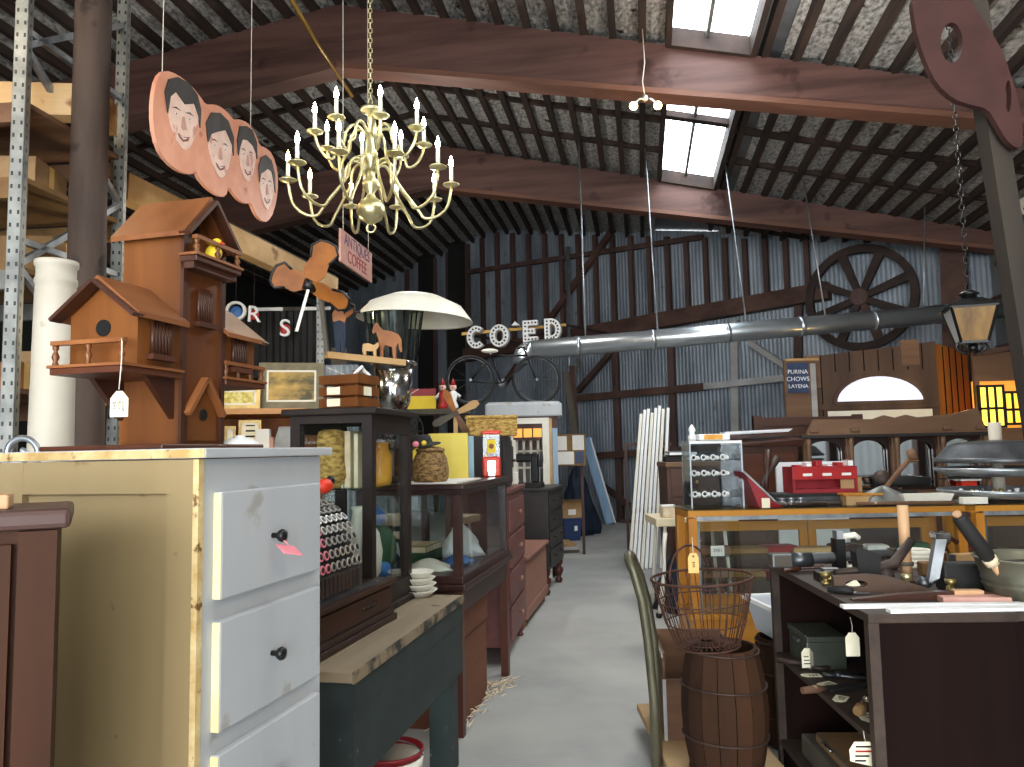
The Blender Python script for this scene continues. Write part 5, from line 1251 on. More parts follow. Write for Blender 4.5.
# marquee letters
def marq(ch, cx, cy, hpx_, d, label, rot):
    h_ = hpx_*d/FPX; w_ = h_*.86; t_ = h_*.24; q = P(cx, cy, d)
    o = thing('marquee_letter', label, 'letter', q, rot, 'CO ED marquee letters'); H = h_/2; W_ = w_/2
    b = B(); dots = []
    if ch in 'CO':
        a0, a1 = (0, 2*PI) if ch == 'O' else (PI*.27, PI*1.75)
        n_ = 28; outer_ = [(W_*math.cos(a0+(a1-a0)*i/n_), H*math.sin(a0+(a1-a0)*i/n_)) for i in range(n_+(ch=='C'))]
        inner_ = [((W_-t_)*math.cos(a0+(a1-a0)*i/n_), (H-t_)*math.sin(a0+(a1-a0)*i/n_)) for i in range(n_+(ch=='C'))]
        if ch == 'O': b.prism(outer_, .12, 'white', holes=[inner_])
        else: b.prism(outer_ + inner_[::-1], .12, 'white')
        m_ = 14 if ch == 'O' else 10
        dots = [((W_-t_/2)*math.cos(a0+(a1-a0)*(i+.5)/m_), (H-t_/2)*math.sin(a0+(a1-a0)*(i+.5)/m_)) for i in range(m_)]
    elif ch == 'E':
        b.prism([(-W_*.8,-H),(W_*.8,-H),(W_*.8,-H+t_),(-W_*.8+t_,-H+t_),(-W_*.8+t_,-t_/2),(W_*.5,-t_/2),(W_*.5,t_/2),(-W_*.8+t_,t_/2),(-W_*.8+t_,H-t_),(W_*.8,H-t_),(W_*.8,H),(-W_*.8,H)], .12, 'white')
        for z in (-H+t_/2, 0, H-t_/2): dots += [(-W_*.8+t_/2+k*W_*.38, z) for k in range(4 if z else 3)]
        dots += [(-W_*.8+t_/2, H*.45), (-W_*.8+t_/2, -H*.45)]
    elif ch == 'D':
        ou = [(-W_*.8,-H),(-.1*W_,-H)] + arc(-.1*W_, 0, W_*1.0, -PI/2, PI/2, 14, H)[1:-1] + [(-.1*W_,H),(-W_*.8,H)]
        inn = [(-W_*.8+t_,-H+t_),(-.1*W_,-H+t_)] + arc(-.1*W_, 0, W_*1.0-t_, -PI/2, PI/2, 14, H-t_)[1:-1] + [(-.1*W_,H-t_),(-W_*.8+t_,H-t_)]
        b.prism(ou, .12, 'white', holes=[inn]); dots = [(-W_*.8+t_/2, -H+t_/2+k*(2*H-t_)/5) for k in range(6)] + arc(-.1*W_, 0, W_-t_/2, -PI/2, PI/2, 8, H-t_/2)
    else: b.prism([(-W_*.8, -H*.2), (W_*.8, -H*.2), (0, H*.45)], .12, 'white')
    b.build('letter_face', None, o)
    if dots:
        b = B()
        for x, z in dots: b.cyl((x, -.012, z), (x, 0, z), h_*.045, seg=8, m='iron')
        k = b.build('bulb_sockets', None, o); k['kind'] = 'stuff'
    return o
MD = 13.2; mr = -.25
marq('C', 476, 337, 23, MD, 'white marquee letter C with bulb holes, leftmost of the sign', mr)
marq('O', 499, 335.5, 23, MD, 'round white marquee letter O with bulb holes on back wall sign', mr)
marq('^', 515, 324, 12, MD, 'small white triangle between marquee letters O and E', mr)
marq('E', 530, 331, 22, MD, 'white marquee letter E with bulb holes beside the triangle', mr)
marq('D', 552, 329.5, 23, MD, 'white marquee letter D with bulb holes, rightmost of the sign', mr)
b = B(); q0, q1 = P(462, 334, MD+.2), P(566, 325, MD+.2)
b.beam(q0, q1, .05, .05, 'conduit'); s_, z_ = 0, 0
for q in (q0, q1):   # brackets back to the wall
    t = (W0.dot(WN) - q.dot(WN)); b.beam(q, q + WN*t, .04, .04, 'iron')
solo('sign_rail', 'thin metal rail behind the marquee letters on the back wall', 'rail', b, None)
# ventilation duct and its hanging wires
d0, d1 = P(532, 350, 10.3), P(1012, 308, 10.5)
o = thing('air_duct', 'long round galvanised air duct hanging across the back hall', 'duct', d0)
dv = d1-d0
b = B(); b.cyl((0,0,0), dv, .132, seg=24, m='duct'); b.build('pipe', None, o)
for i in range(6):
    b = B(); t = (i+.6)/6.5; b.cyl(dv*(t-.004), dv*(t+.004), .139, seg=24, m='duct'); b.build('seam_collar', None, o)
b = B(); b.tube([V(.0,0,0), V(-.07,0,-.01), V(-.12,0,-.05), V(-.14,0,-.11), V(-.14,0,-.17)], [.127,.127,.125,.122,.12], 20, 'duct'); b.build('elbow', None, o)
for (xb, yb, xt, yt) in ((585, 338, 580, 178), (657, 332, 645, 150), (746, 324, 725, 160), (826, 315, 805, 190), (926, 309, 925, 190)):
    t = (P(xb, yb, 10.4).x - d0.x)/dv.x; q = d0 + dv*t + V(0, 0, .12)
    tp_ = P(xt, yt, 10.8); l_ = tp_.dot(EL); tz = roof_z(l_); tp2 = q + (tp_-q)*((tz-q.z)/(tp_.z-q.z)); 
    b = B(); b.cyl(q - d0, tp2 - d0, .012, seg=6, m='galv'); b.build('hanger_wire', None, o)
# wall wheel
s_, z_ = wl(865, 300)
R = .9; o = thing('wagon_wheel', 'huge dark iron wheel with eight spokes mounted on the back wall', 'wheel', Wp(s_, -.3, z_), WROT)
b = B(); 
b.prism([(R*math.cos(a), R*math.sin(a)) for a in [i*PI/24 for i in range(48)]], .12, 'wheel_dark', holes=[[((R-.13)*math.cos(a), (R-.13)*math.sin(a)) for a in [i*PI/24 for i in range(48)]]], T=Matrix.Translation((0,-.05,0))); b.build('rim', None, o)
for k in range(8):
    a = k*PI/4 + .33; b = B(); b.prism([(.1,-.05),(R-.1,-.075),(R-.1,.075),(.1,.05)], .1, 'redwood' if k == 6 else 'wheel_dark', T=Matrix.Translation((0,-.04,0)) @ Matrix.Rotation(-a, 4, 'Y')); b.build('spoke', None, o)
b = B(); b.cyl((0,-.12,0), (0,.12,0), .14, seg=20, m='stud'); b.cyl((0,.1,0), (0,.25,0), .1, seg=12, m='iron'); b.build('hub', None, o)
# ================================================================ RIGHT SIDE
# ---- open bookcase with tools
KA = PZ(868, 612, .95); KB = PZ(770, 562, .95); kr = math.atan2(KB.y-KA.y, KB.x-KA.x); KL = (KB-KA).length; KA.z = 0; KW = .46
Tk_ = Matrix.Translation(KA) @ Matrix.Rotation(kr, 4, 'Z')
def kp(u, w, z): return Tk_ @ V(u, -w, z)       # w runs away from the aisle
o = thing('open_bookcase', 'dark brown open bookcase with tagged tools on its shelves beside barrel', 'bookcase', KA, kr)
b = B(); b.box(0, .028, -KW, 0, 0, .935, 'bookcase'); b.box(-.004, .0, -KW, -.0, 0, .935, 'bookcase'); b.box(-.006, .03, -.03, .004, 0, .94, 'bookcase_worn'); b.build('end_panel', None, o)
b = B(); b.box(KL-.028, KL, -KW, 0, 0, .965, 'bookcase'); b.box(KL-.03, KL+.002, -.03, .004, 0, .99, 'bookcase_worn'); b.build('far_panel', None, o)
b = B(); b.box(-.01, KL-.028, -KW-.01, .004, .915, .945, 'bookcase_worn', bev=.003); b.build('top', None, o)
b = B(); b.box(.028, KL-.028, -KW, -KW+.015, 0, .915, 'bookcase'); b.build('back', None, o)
for z in (.155, .545):
    b = B(); b.box(.028, KL-.028, -KW+.015, 0, z-.022, z, 'bookcase_worn'); b.build('shelf', None, o)
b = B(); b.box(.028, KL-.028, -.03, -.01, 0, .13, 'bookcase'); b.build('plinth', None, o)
KT = .945
# things on the middle shelf
b = B(); b.box(-.13, .13, -.08, .08, 0, .115, 'olive_box', bev=.006); b.box(-.135, .135, -.085, .085, .115, .14, 'olive_box', bev=.004); b.cyl((-.03, .088, .1), (.03, .088, .1), .008, seg=6, m='steel_dark')
solo('cash_box', 'grey green metal cash box on the middle shelf of dark bookcase', 'box', b, None, kp(KL-.2, .13, .545), kr)
def tag_(label, p, rot, s=1.0, hang=False, m='tag_paper', txt=True):
    b = B(); T = Matrix.Rotation(0 if hang else -PI/2, 4, 'X')
    b.prism([(-.022*s, -.04*s), (.022*s, -.04*s), (.022*s, .018*s), (.01*s, .034*s), (-.01*s, .034*s), (-.022*s, .018*s)], .001, m, T)
    if txt:
        for k in range(3): b.box(-.014*s, (.012-.004*k)*s, -.0008, .002, (-.026+.013*k)*s, (-.022+.013*k)*s, 'ink', T)
    if hang: b.tube([V(0, .001, .028*s), V(.003, .002, .055*s), V(0, .01, .08*s)], .0012, 5, 'string')
    return solo('price_tag', label, 'price tag', b, None, p, rot, 'tags among the tools')
nb = kr - PI/2
def tube_(pts, r, m='iron', seg=7):
    b = B(); b.tube(pts, r, seg, m); return b
# small tools along the shelf
items = [('ring_wrench', 'iron ring wrench beside cash box on the middle shelf', .30), ('pliers', 'dark pliers lying among tags on middle shelf of bookcase', .44), ('file_tool', 'black file tool lying across the middle shelf of bookcase', .58), ('hand_drill', 'small hand drill with wooden grip on middle shelf near front post', .80)]
for i, (n_, lb, t) in enumerate(items):
    p = kp(KL - t, .10 + .03*(i % 2), .545)
    b = B()
    if i == 0: b.tube([V(.04*math.cos(a), .04*math.sin(a), .011) for a in [k*PI/8 for k in range(16)]], .011, 7, 'iron', closed=True); b.tube([V(.05, 0, .011), V(.17, .02, .011)], .011, 7, 'iron')
    elif i == 1: b.tube([V(-.1, .025, .01), V(-.03, .012, .012), V(.03, -.01, .012), V(.06, -.004, .012)], .009, 7, 'steel_dark'); b.tube([V(-.1, -.03, .01), V(-.03, -.012, .014), V(.03, .01, .014), V(.06, .004, .012)], .009, 7, 'steel_dark'); b.cyl((0,0,0), (0,0,.026), .014, seg=10, m='steel_dark')
    elif i == 2: b.hexa([(-.15,-.02,.0),(.08,-.025,0),(.08,.025,0),(-.15,.02,0),(-.15,-.02,.012),(.08,-.025,.014),(.08,.025,.014),(-.15,.02,.012)], 'black_matte'); b.tube([V(.08,0,.01), V(.13,0,.014), V(.19,0,.014)], [.008,.016,.013], 8, 'crate_old')
    else: b.tube([V(-.12,0,.03), V(.02,0,.03)], .01, 8, 'steel'); b.lathe([(.012,0),(.03,.01),(.03,.04),(.012,.06)], (.02,0,.03), 12, 'steel', T=Matrix.Rotation(PI/2, 4, 'Y')); b.tube([V(.08,0,.03), V(.14,0,.032), V(.17,0,.03)], [.012,.022,.016], 10, 'carton_tan')
    solo(n_, lb, 'tool', b, None, p, kr + .9 + .5*i)
for i, (t, w, lb) in enumerate(((.40, .03, 'white tag lying on shelf edge below the cash box'), (.52, .05, 'white tag on middle shelf next to the pliers'), (.70, .04, 'cream tag lying flat at the middle of bookcase shelf'), (.90, .06, 'large bright tag lying on shelf near front post'))):
    tag_(lb, kp(KL - t, w, .5465 + .0), kr + .5*i, 1.1 + .2*(i == 3))
tag_('white tag leaning on the cash box front', kp(KL-.33, .045, .60), nb, 1.1, True)
tag_('blank white tag hanging under the bookcase top near front post', kp(.20, .02, .80), nb, 1.1, True, txt=False)
b = B(); b.prism([(-.05, 0), (.05, .02), (.04, .2), (-.02, .26), (-.06, .12)], .004, 'red_dark'); b.prism([(.02, .02), (.11, .06), (.09, .2), (.03, .14)], .004, 'red_dark', T=Matrix.Translation((0, .01, 0))); solo('red_cloth', 'red cloth draped at the back of the middle bookcase shelf', 'cloth', b, None, kp(.5, .36, .546), nb)
b = B(); T = Matrix.Rotation(.25, 4, 'X'); b.prism([(-.05, -.02), (.045, -.045), (.05, .03), (.02, .05), (-.04, .05), (-.055, .02)], .0015, 'tag_paper', T)
for k in range(4): b.box(-.035, .03 - .01*k, -.001, .0005, .03-.017*k, .036-.017*k, 'red' if k == 1 else 'ink', T)
b.tube([V(0,0,.045), V(.0,.01,.075)], .0015, 5, 'string'); solo('shelf_ticket', 'cream handwritten ticket hanging from front end of middle shelf', 'ticket', b, None, kp(.06, -.010, .475), nb)
b = B(); b.box(-.25, .3, -.13, .13, 0, .09, 'timber_grey', bev=.01); b.box(-.22, .2, -.1, .1, .09, .13, 'carton_tan', bev=.008); b.tube([V(-.05,.12,.14), V(0,.13,.155), V(.05,.12,.14)], .006, 6, 'steel')
solo('tool_case', 'dark worn tool case on the bottom shelf of bookcase', 'case', b, None, kp(KL-.5, .17, .155), kr)
# things on top
def on(u, w, z=0): return kp(u, w, KT + z)
for i, (u, w, ln) in enumerate(((.075, .10, .80), (.005, .22, .92))):
    b = B(); b.box(-.27, ln-.27, -.018, .018, 0, .010); solo('white_strip', ('upper', 'lower')[i] + ' white flat strip lying across the front of bookcase top', 'strip', b, 'white', on(u+.02, w+.12, .0) , -.03 + .03*i, 'white strips on the bookcase')
# hand saw (wooden plane-like body with oval hole)
q0, q1 = PZ(835, 597, .96), PZ(925, 588, .96); L = .36
o = thing('wooden_saw_handle', 'brown wooden saw handle with oval hole lying on bookcase top', 'saw', on(.34, .17), -.10)
b = B(); b.prism([(-.15, 0), (.22, 0), (.2, .012), (.05, .06), (-.02, .068), (-.15, .062)], .03, 'shed_wood', holes=[[(-.07 + .04*math.cos(a), .034+.014*math.sin(a)) for a in [k*PI/8 for k in range(16)]]]); b.build('handle', None, o)
b = B(); b.prism([(-.11, .019), (-.04, .019), (-.06, .045)], .004, 'tag_paper', T=Matrix.Translation((0, .034, 0))); b.build('paper_note', None, o)
b = B(); b.prism([(-.21, 0), (.34, 0), (.35, .022), (.1, .03), (-.05, .022), (-.21, .006)], .03, 'walnut'); b.prism([(.14, .012), (.24, .012), (.24, .032), (.14, .034)], .034, 'pale_wood', T=Matrix.Translation((0, -.003, 0))); b.prism([(.28, 0), (.36, 0), (.36, .05), (.33, .055)], .028, 'walnut')
solo('draw_knife', 'long brown drawknife with pale grip in front of saw handle', 'tool', b, None, on(.20, .24), -.04)
b = B(); b.box(-.09, .09, -.05, .05, 0, .035, 'black', bev=.003); b.box(.02, .06, -.03, .03, .035, .042, 'light_blue'); b.box(-.07, .0, -.03, .02, .035, .05, 'galv', bev=.004)
solo('black_case', 'flat black tool case with pale blue patch on bookcase top', 'case', b, None, on(.62, .14), -.1)
b = B(); b.tube([V(-.23,0,.055), V(-.1,.0,.055), V(.1,.01,.06), (.2,.01,.065), (.31,.02,.07)], [.024,.025,.02,.022,.016], 10, 'tray_metal'); b.box(-.26, -.17, -.035, .035, .02, .08, 'timber_grey', bev=.008); b.cyl((-.17, 0, .05), (-.08, 0, .05), .032, seg=14, m='steel_dark'); b.box(.02, .06, -.03, .03, 0, .14, 'black'); b.box(.026, .054, -.028, .02, .14, .175, 'galv'); b.cyl((.28,0.02,.0), (.28,.02,.09), .02, seg=8, m='iron')
solo('pipe_clamp', 'long iron pipe clamp lying along back of bookcase top', 'clamp', b, None, on(.86, .19), -.02)
# C clamp standing
b = B(); b.tube([V(0,0,.03), V(.02,0,.02), V(.05,0,.05), V(.075,0,.19), V(.07,0,.215)], .012, 8, 'steel_dark'); b.prism([(.012,.03),(.05,.045),(.085,.19),(.05,.2)], .035, 'galv', T=Matrix.Translation((0,-.02,0))); b.box(.04, .1, -.025, .025, .19, .215, 'steel', bev=.004); b.ball((0,0,.025), .025, 'steel_dark', 10)
solo('bench_vise_arm', 'shiny upright steel clamp among the tools on bookcase top', 'clamp', b, None, on(.40, .37), -.15)
b = B(); b.cyl((0, 0, 0), (0, 0, .30), .021, seg=12, m='pale_wood'); b.cyl((0,0,.06), (0,0,.075), .028, seg=12, m='timber_grey')
solo('mallet_handle', 'upright round pale wooden handle standing on bookcase top', 'handle', b, None, on(.60, .40), 0)
b = B(); b.tube([V(-.18,0,.05), V(-.02,.0,.06), V(.06,0,.08), V(.14,0,.17)], [.014,.018,.022,.016], 8, 'iron'); b.prism([(-.09, .03), (-.01, .03), (.0, .12), (-.09, .15), (-.1, .13)], .05, 'black_matte', T=Matrix.Translation((0,-.02,0))); b.ball((.02,0,.035), .035, 'iron', 10)
solo('pipe_wrench', 'dark iron pipe wrench with raised handle on bookcase top', 'wrench', b, None, on(.52, .26, .0), .05)
b = B(); b.box(-.06, .08, -.03, .03, 0, .01, 'offwhite'); b.tube([V(-.05,0,.008), V(-.02,0,.02), V(-.035,0,.10), V(-.015,0,.14), V(.03,0,.145), V(.05,0,.13)], [.016,.016,.015,.015,.014,.012], 8, 'offwhite')
solo('white_hook', 'white curved plane handle on the far part of bookcase top', 'handle', b, None, on(.93, .30, .0), 0)
for i, (u, w, m, lb) in enumerate(((.52, .05, 'brass_dull', 'brass fitting at the aisle edge of bookcase top'), (.45, .33, 'brass', 'brass valve beside upright steel clamp'), (.70, .30, 'chrome', 'chrome socket piece behind black tool case'), (.74, .34, 'chrome', 'chrome plug piece beside the upright wooden handle'), (.34, .44, 'brass_dull', 'brass nozzle lying near the black block'))):
    b = B(); b.lathe([(.018, 0), (.02, .012), (.012, .016), (.012, .03), (.02, .034), (.02, .05), (.001, .05)], (0,0,0), 10, m); b.cyl((0,0,.024), (.045,0,.024), .008, seg=7, m=m)
    solo('pipe_fitting', lb, 'fitting', b, None, on(u, w), i, 'small fittings on the bookcase')
b = B(); b.box(-.1, .1, -.04, .04, 0, .1, 'black_matte', bev=.008); solo('black_block', 'black metal block beside zinc bucket on bookcase top', 'block', b, None, on(.40, .53 - .0), -.05)
b = B(); b.hexa([(-.1,-.05,0),(.12,-.06,0),(.12,.05,0),(-.1,.05,0),(-.1,-.05,.018),(.12,-.06,.02),(.12,.05,.02),(-.1,.05,.018)], 'pink_sign'); solo('faded_book', 'faded pinkish flat book by the zinc bucket', 'book', b, None, on(.20, .42), -.1)
# side bench extending right behind the bookcase: carries block and bucket
zt_ = KT
o = thing('side_bench', 'plain dark bench right of bookcase carrying the zinc bucket', 'bench', kp(.05, KW+.012, 0), kr)
b = B(); b.box(0, KL-.05, -.59, 0, KT-.04, KT, 'bookcase_worn'); b.build('top', None, o)
for (x, y) in ((.02, -.07), (KL-.13, -.07), (.02, -.57), (KL-.13, -.57)):
    b = B(); b.box(x, x+.06, y, y+.06, 0, KT-.04, 'bookcase'); b.build('leg', None, o)
# zinc bucket with brushes
bp = PZ(1030, 640, KT); bp = V(1.83, 2.72, KT)
o = thing('zinc_bucket', 'ribbed zinc bucket holding handles at the right edge', 'bucket', bp, 0)
b = B(); b.lathe([(.155, 0), (.168, .045), (.172, .048), (.168, .052), (.170, .064), (.174, .067), (.170, .072), (.19, .138), (.198, .142), (.192, .147), (.185, .138), (.152, .01), (.001, .01)], (0,0,0), 36, 'bucket_zinc'); b.build('pail', None, o)
b = B(); b.tube([V(.19*math.cos(a), -.02-.08*math.sin(a), .13+.02*math.sin(a)) for a in [i*PI/12 for i in range(13)]], .004, 6, 'iron'); b.build('handle', None, o)
b = B(); e = P(956, 513, 2.62) - bp; s_ = V(-.09, -.02, .012); e = V(e.x, e.y, e.z)
d_ = (e - s_); b.tube([s_, s_ + d_*.42], .014, 8, 'pale_wood'); b.tube([s_+d_*.40, s_+d_*.47], .024, 10, 'straw'); b.tube([s_+d_*.46, s_+d_*.5, s_+d_*.94, s_+d_*.97], [.02,.026,.024,.018], 10, 'black_matte'); b.tube([s_+d_*.97, s_+d_], .014, 8, 'pale_wood')
solo('black_grip_tool', 'tool with thick black grip leaning out of the zinc bucket', 'tool', b, None, bp)
b = B(); T = Matrix.Translation((.05, .02, .012)) @ Matrix.Rotation(.35, 4, 'Y'); b.box(-.06, .07, -.008, .008, 0, .33, 'crate_old', T); solo('wooden_strip', 'brown flat wooden slat standing in the zinc bucket', 'slat', b, None, bp)
sb = lambda u, w, z=0: kp(u, w, KT + z)
b = B(); b.box(-.11, .11, -.03, .03, 0, .055, 'carton_tan', bev=.006); b.box(-.05, .0, -.02, .02, .055, .1, 'walnut', bev=.008); b.box(.01, .03, -.018, .018, .05, .085, 'steel_dark'); solo('wooden_plane', 'brown wooden hand plane on the side bench behind the tools', 'plane', b, None, sb(.72, .62), -.1)
b = B()
for i in range(4): b.tube([V((.09-.008*i)*math.cos(a), (.09-.008*i)*math.sin(a), .012+.018*i) for a in [k*PI/10 for k in range(20)]], .011, 7, 'offwhite', closed=True)
solo('rope_coil', 'coiled cream rope lying on the side bench', 'rope', b, None, sb(.95, .60), 0)
b = B(); b.box(-.12, .12, -.025, .025, 0, .05, 'timber_pale', bev=.004); b.tube([V(-.05,0,.05), V(-.06,0,.09), V(-.03,0,.12), V(.0,0,.1)], .012, 7, 'walnut'); solo('pale_plane', 'pale wooden plane with dark handle on far side bench', 'plane', b, None, sb(.98, .80), .1)
b = B(); b.lathe([(.03, 0), (.05, .006), (.05, .012), (.035, .02), (.035, .05), (.05, .058), (.05, .064), (.001, .064)], (0,0,0), 16, 'iron'); solo('iron_pulley', 'small dark iron pulley wheel at far end of side bench', 'pulley', b, None, sb(.62, .75), 0)
for i, (u, w, lb) in enumerate(((.86, .06, 'short dark chisel at the aisle edge of bookcase top'), (.95, .09, 'second dark chisel beside black tool case on bookcase top'), (.32, .08, 'dark chisel lying in front of the wooden saw handle'))):
    b = B(); b.tube([V(-.09,0,.014), V(-.02,0,.014), V(.0,0,.012)], [.012,.015,.009], 8, ('walnut','pale_wood','black_matte')[i]); b.beam((0,0,.01), (.1,0,.008), .014, .006, 'steel'); solo('chisel', lb, 'chisel', b, None, on(u, w), .3 - .4*i, 'chisels on the bookcase')
# ---- flat cart with barrel
ca = thing('flat_cart', 'flat wooden cart with tall bent tube handle holding the barrel', 'cart', (.64, 3.0, 0), 0)
b = B(); b.box(0, .50, 0, 1.25, .085, .12, 'deck_tan', bev=.004); b.build('deck', None, ca)
for (x, y) in ((.06, .1), (.44, .1), (.06, 1.12), (.44, 1.12)):
    b = B(); b.cyl((x-.015, y, .04), (x+.015, y, .04), .04, seg=14, m='rubber'); b.box(x-.025, x+.025, y-.02, y+.02, .06, .086, 'iron'); b.build('wheel', None, ca)
def hp(x, y, d): return P(x, y, d) - V(.64, 3.0, 0)
b = B()
A1 = [(656, 765, 3.12), (654, 700, 3.12), (648, 640, 3.12), (642, 600, 3.12), (634, 572, 3.12), (629, 560, 3.13), (628.5, 556, 3.16)]
A2 = [(629.5, 554, 3.35), (632, 556, 3.46), (640, 575, 3.5), (647, 600, 3.5), (654, 640, 3.5), (657, 700, 3.5), (658, 745, 3.5)]
pts = [hp(*q) for q in A1 + A2]; pts[0].z = .1; pts[-1].z = .1
b.tube(pts, .019, 10, 'handle_tube'); b.build('handle', None, ca)
kc = V(.885, 3.38, .12)
o = thing('nail_barrel', 'brown staved wooden barrel with wire hoops on the flat cart', 'barrel', kc, 0)
h = .52; nst = 16
b = B()
for k in range(nst):
    a0 = 2*PI*k/nst + .01; a1 = 2*PI*(k+1)/nst - .01; rings = []
    for j in range(9):
        t = j/8; r = .148 + .036*math.sin(PI*t); z = h*t
        rings.append([(r*math.cos(a0), r*math.sin(a0), z), (r*math.cos(a1), r*math.sin(a1), z), ((r-.014)*math.cos(a1), (r-.014)*math.sin(a1), z), ((r-.014)*math.cos(a0), (r-.014)*math.sin(a0), z)])
    vs = [p for R_ in rings for p in R_]; fs = [(0,1,2,3)]
    for j in range(8):
        for i in range(4): fs.append((j*4+i, j*4+(i+1)%4, j*4+4+(i+1)%4, j*4+4+i))
    fs.append((32,33,34,35)); b._add(vs, fs, 'keg')
b.lathe([(.001, .03), (.14, .03)], (0,0,0), 24, 'keg'); b.build('staves', None, o)
for t in (.03, .30, .70, .97):
    r = .150 + .036*math.sin(PI*t); b = B(); b.tube([V(r*math.cos(a), r*math.sin(a), h*t + .004*math.sin(2*a)) for a in [i*PI/16 for i in range(32)]], .0045, 6, 'iron', closed=True); b.build('hoop', None, o)
o2 = dup(o, V(1.38, 4.0, 0), 1.0, 'second dark barrel standing half behind the open bookcase')
# wire basket on the barrel
bo = V(.815, 3.34, .12+h+.012)
o = thing('wire_basket', 'round rusty wire egg basket standing on top of the barrel', 'basket', bo, (0, math.radians(-3), 0))
b = B(); rt, rb_, hb = .215, .135, .285
for z, r, th in ((0, rb_, .004), (.10, .168, .003), (.19, .193, .003), (hb, rt, .006)): b.tube([V(r*math.cos(a), r*math.sin(a), z) for a in [i*PI/18 for i in range(36)]], th, 6, 'rusty_wire', closed=True)
for i in range(34):
    a = 2*PI*i/34; r0 = .0
    b.tube([V(.03*math.cos(a), .03*math.sin(a), .02), V(rb_*.9*math.cos(a), rb_*.9*math.sin(a), .004), V(rb_*math.cos(a), rb_*math.sin(a), .01), V(.17*math.cos(a), .17*math.sin(a), .105), V(rt*math.cos(a), rt*math.sin(a), hb)], .0024, 5, 'rusty_wire')
for r in (.05, .09): b.tube([V(r*math.cos(a), r*math.sin(a), .012) for a in [i*PI/12 for i in range(24)]], .003, 5, 'rusty_wire', closed=True)
b.build('wire_body', None, o)
b = B(); b.tube([V(-.02 + .10*math.cos(a)*1.0 - .03, .16*math.cos(a)*.4, hb + .14*math.sin(a)) for a in [i*PI/14 for i in range(15)]], .005, 6, 'rusty_wire'); b.build('handle', None, o)
tg = thing('price_tag', 'tan price tag tied to the handle of rusty wire basket', 'price tag', P(693, 551, 3.2), 0)
b = B(); b.prism([(-.022,-.09),(.022,-.09),(.022,-.025),(.012,-.008),(-.012,-.008),(-.022,-.025)], .0012, 'tag_tan'); b.cyl((0,-.001,-.022),(0,.0,-.022), .005, seg=8, m='crate_old'); b.text('$48', .016, Matrix.Translation((0,-.001,-.055)) @ Matrix.Rotation(PI/2, 4, 'Y'), 'ink', .0003); b.build('card', None, tg)
b = B(); b.tube([V(0,0,-.02), V(.002,.01,.02), V(.01,.05,.05)], .0015, 5, 'string'); b.build('string', None, tg)
# slanted old crate beside the barrel
o = thing('old_crate', 'weathered wooden crate with chipped paint behind barrel on cart', 'crate', V(.69, 3.72, .12), -.08)
b = B(); b.box(0, .36, 0, .012, 0, .28, 'crate_old'); b.build('front_board', None, o)
b = B(); b.box(0, .012, .012, .42, 0, .40, 'crate_old'); b.build('side_board', None, o)
b = B(); b.box(.348, .36, .012, .42, 0, .40, 'crate_old'); b.build('side_board', None, o)
b = B(); b.box(.012, .348, .408, .42, 0, .42, 'crate_old'); b.build('back_board', None, o)
b = B(); b.box(.012, .348, .012, .408, 0, .012, 'crate_old'); b.build('base', None, o)
b = B(); b.box(-.004, .012, -.003, .0, 0, .28, 'greywood'); b.box(-.006, 0, -.004, .42, .38, .40, 'greywood'); b.build('worn_edge', None, o)
# plastic tubs on the second barrel
o = thing('plastic_tub', 'clear plastic tub on the second barrel behind bookcase post', 'tub', V(1.40, 3.98, h+.01), .1)
b = B(); b.hexa([(-.12,-.15,0),(.14,-.15,0),(.14,.15,0),(-.12,.15,0),(-.16,-.19,.17),(.18,-.19,.17),(.18,.19,.17),(-.16,.19,.17)], 'plastic_clear'); b.build('tub_body', None, o)
b = B(); 
for (x0,x1,y0,y1) in ((-.175,.195,-.205,-.185),(-.175,.195,.185,.205),(-.175,-.155,-.185,.185),(.175,.195,-.185,.185)): b.box(x0,x1,y0,y1,.155,.175,'white')
b.build('rim', None, o)
# ---- oak showcase counters
CPT = P(688, 511, 5.6); CH = CPT.z; CPT.z = 0
o = thing('oak_showcase', 'long oak framed glass showcase counter behind the wire basket', 'showcase', CPT, 0)
CL, CW = 2.02, .46
b = B(); t = .062
for x in (0, CL-t):
    for y in (0, CW-t): b.box(x, x+t, y, y+t, .28, CH-.055, 'oak_z')
b.box(0, CL, 0, .05, CH-.042, CH, 'oak'); b.box(0, CL, CW-.05, CW, CH-.055, CH, 'oak'); b.box(0, .05, .05, CW-.05, CH-.055, CH, 'oak'); b.box(CL-.05, CL, .05, CW-.05, CH-.055, CH, 'oak'); b.build('frame', None, o)
b = B(); b.box(-.01, CL+.01, -.01, CW+.01, CH, CH+.01); b.build('glass_top', 'glass_green', o)
b = B(); b.box(0, CL, 0, CW, .0, .28, 'oak'); b.box(-.015, CL+.015, -.015, CW+.015, .25, .29, 'oak', bev=.006); b.build('base', None, o)
b = B(); b.box(t, CL-t, .01, .03, CH-.072, CH-.042, 'galv'); b.box(t, t+.02, .012, .03, .29, CH-.08, 'chrome'); b.build('metal_track', None, o)
b = B(); b.box(t, CL-t, .02, .026, .29, CH-.085); b.build('front_pane', 'glass', o)
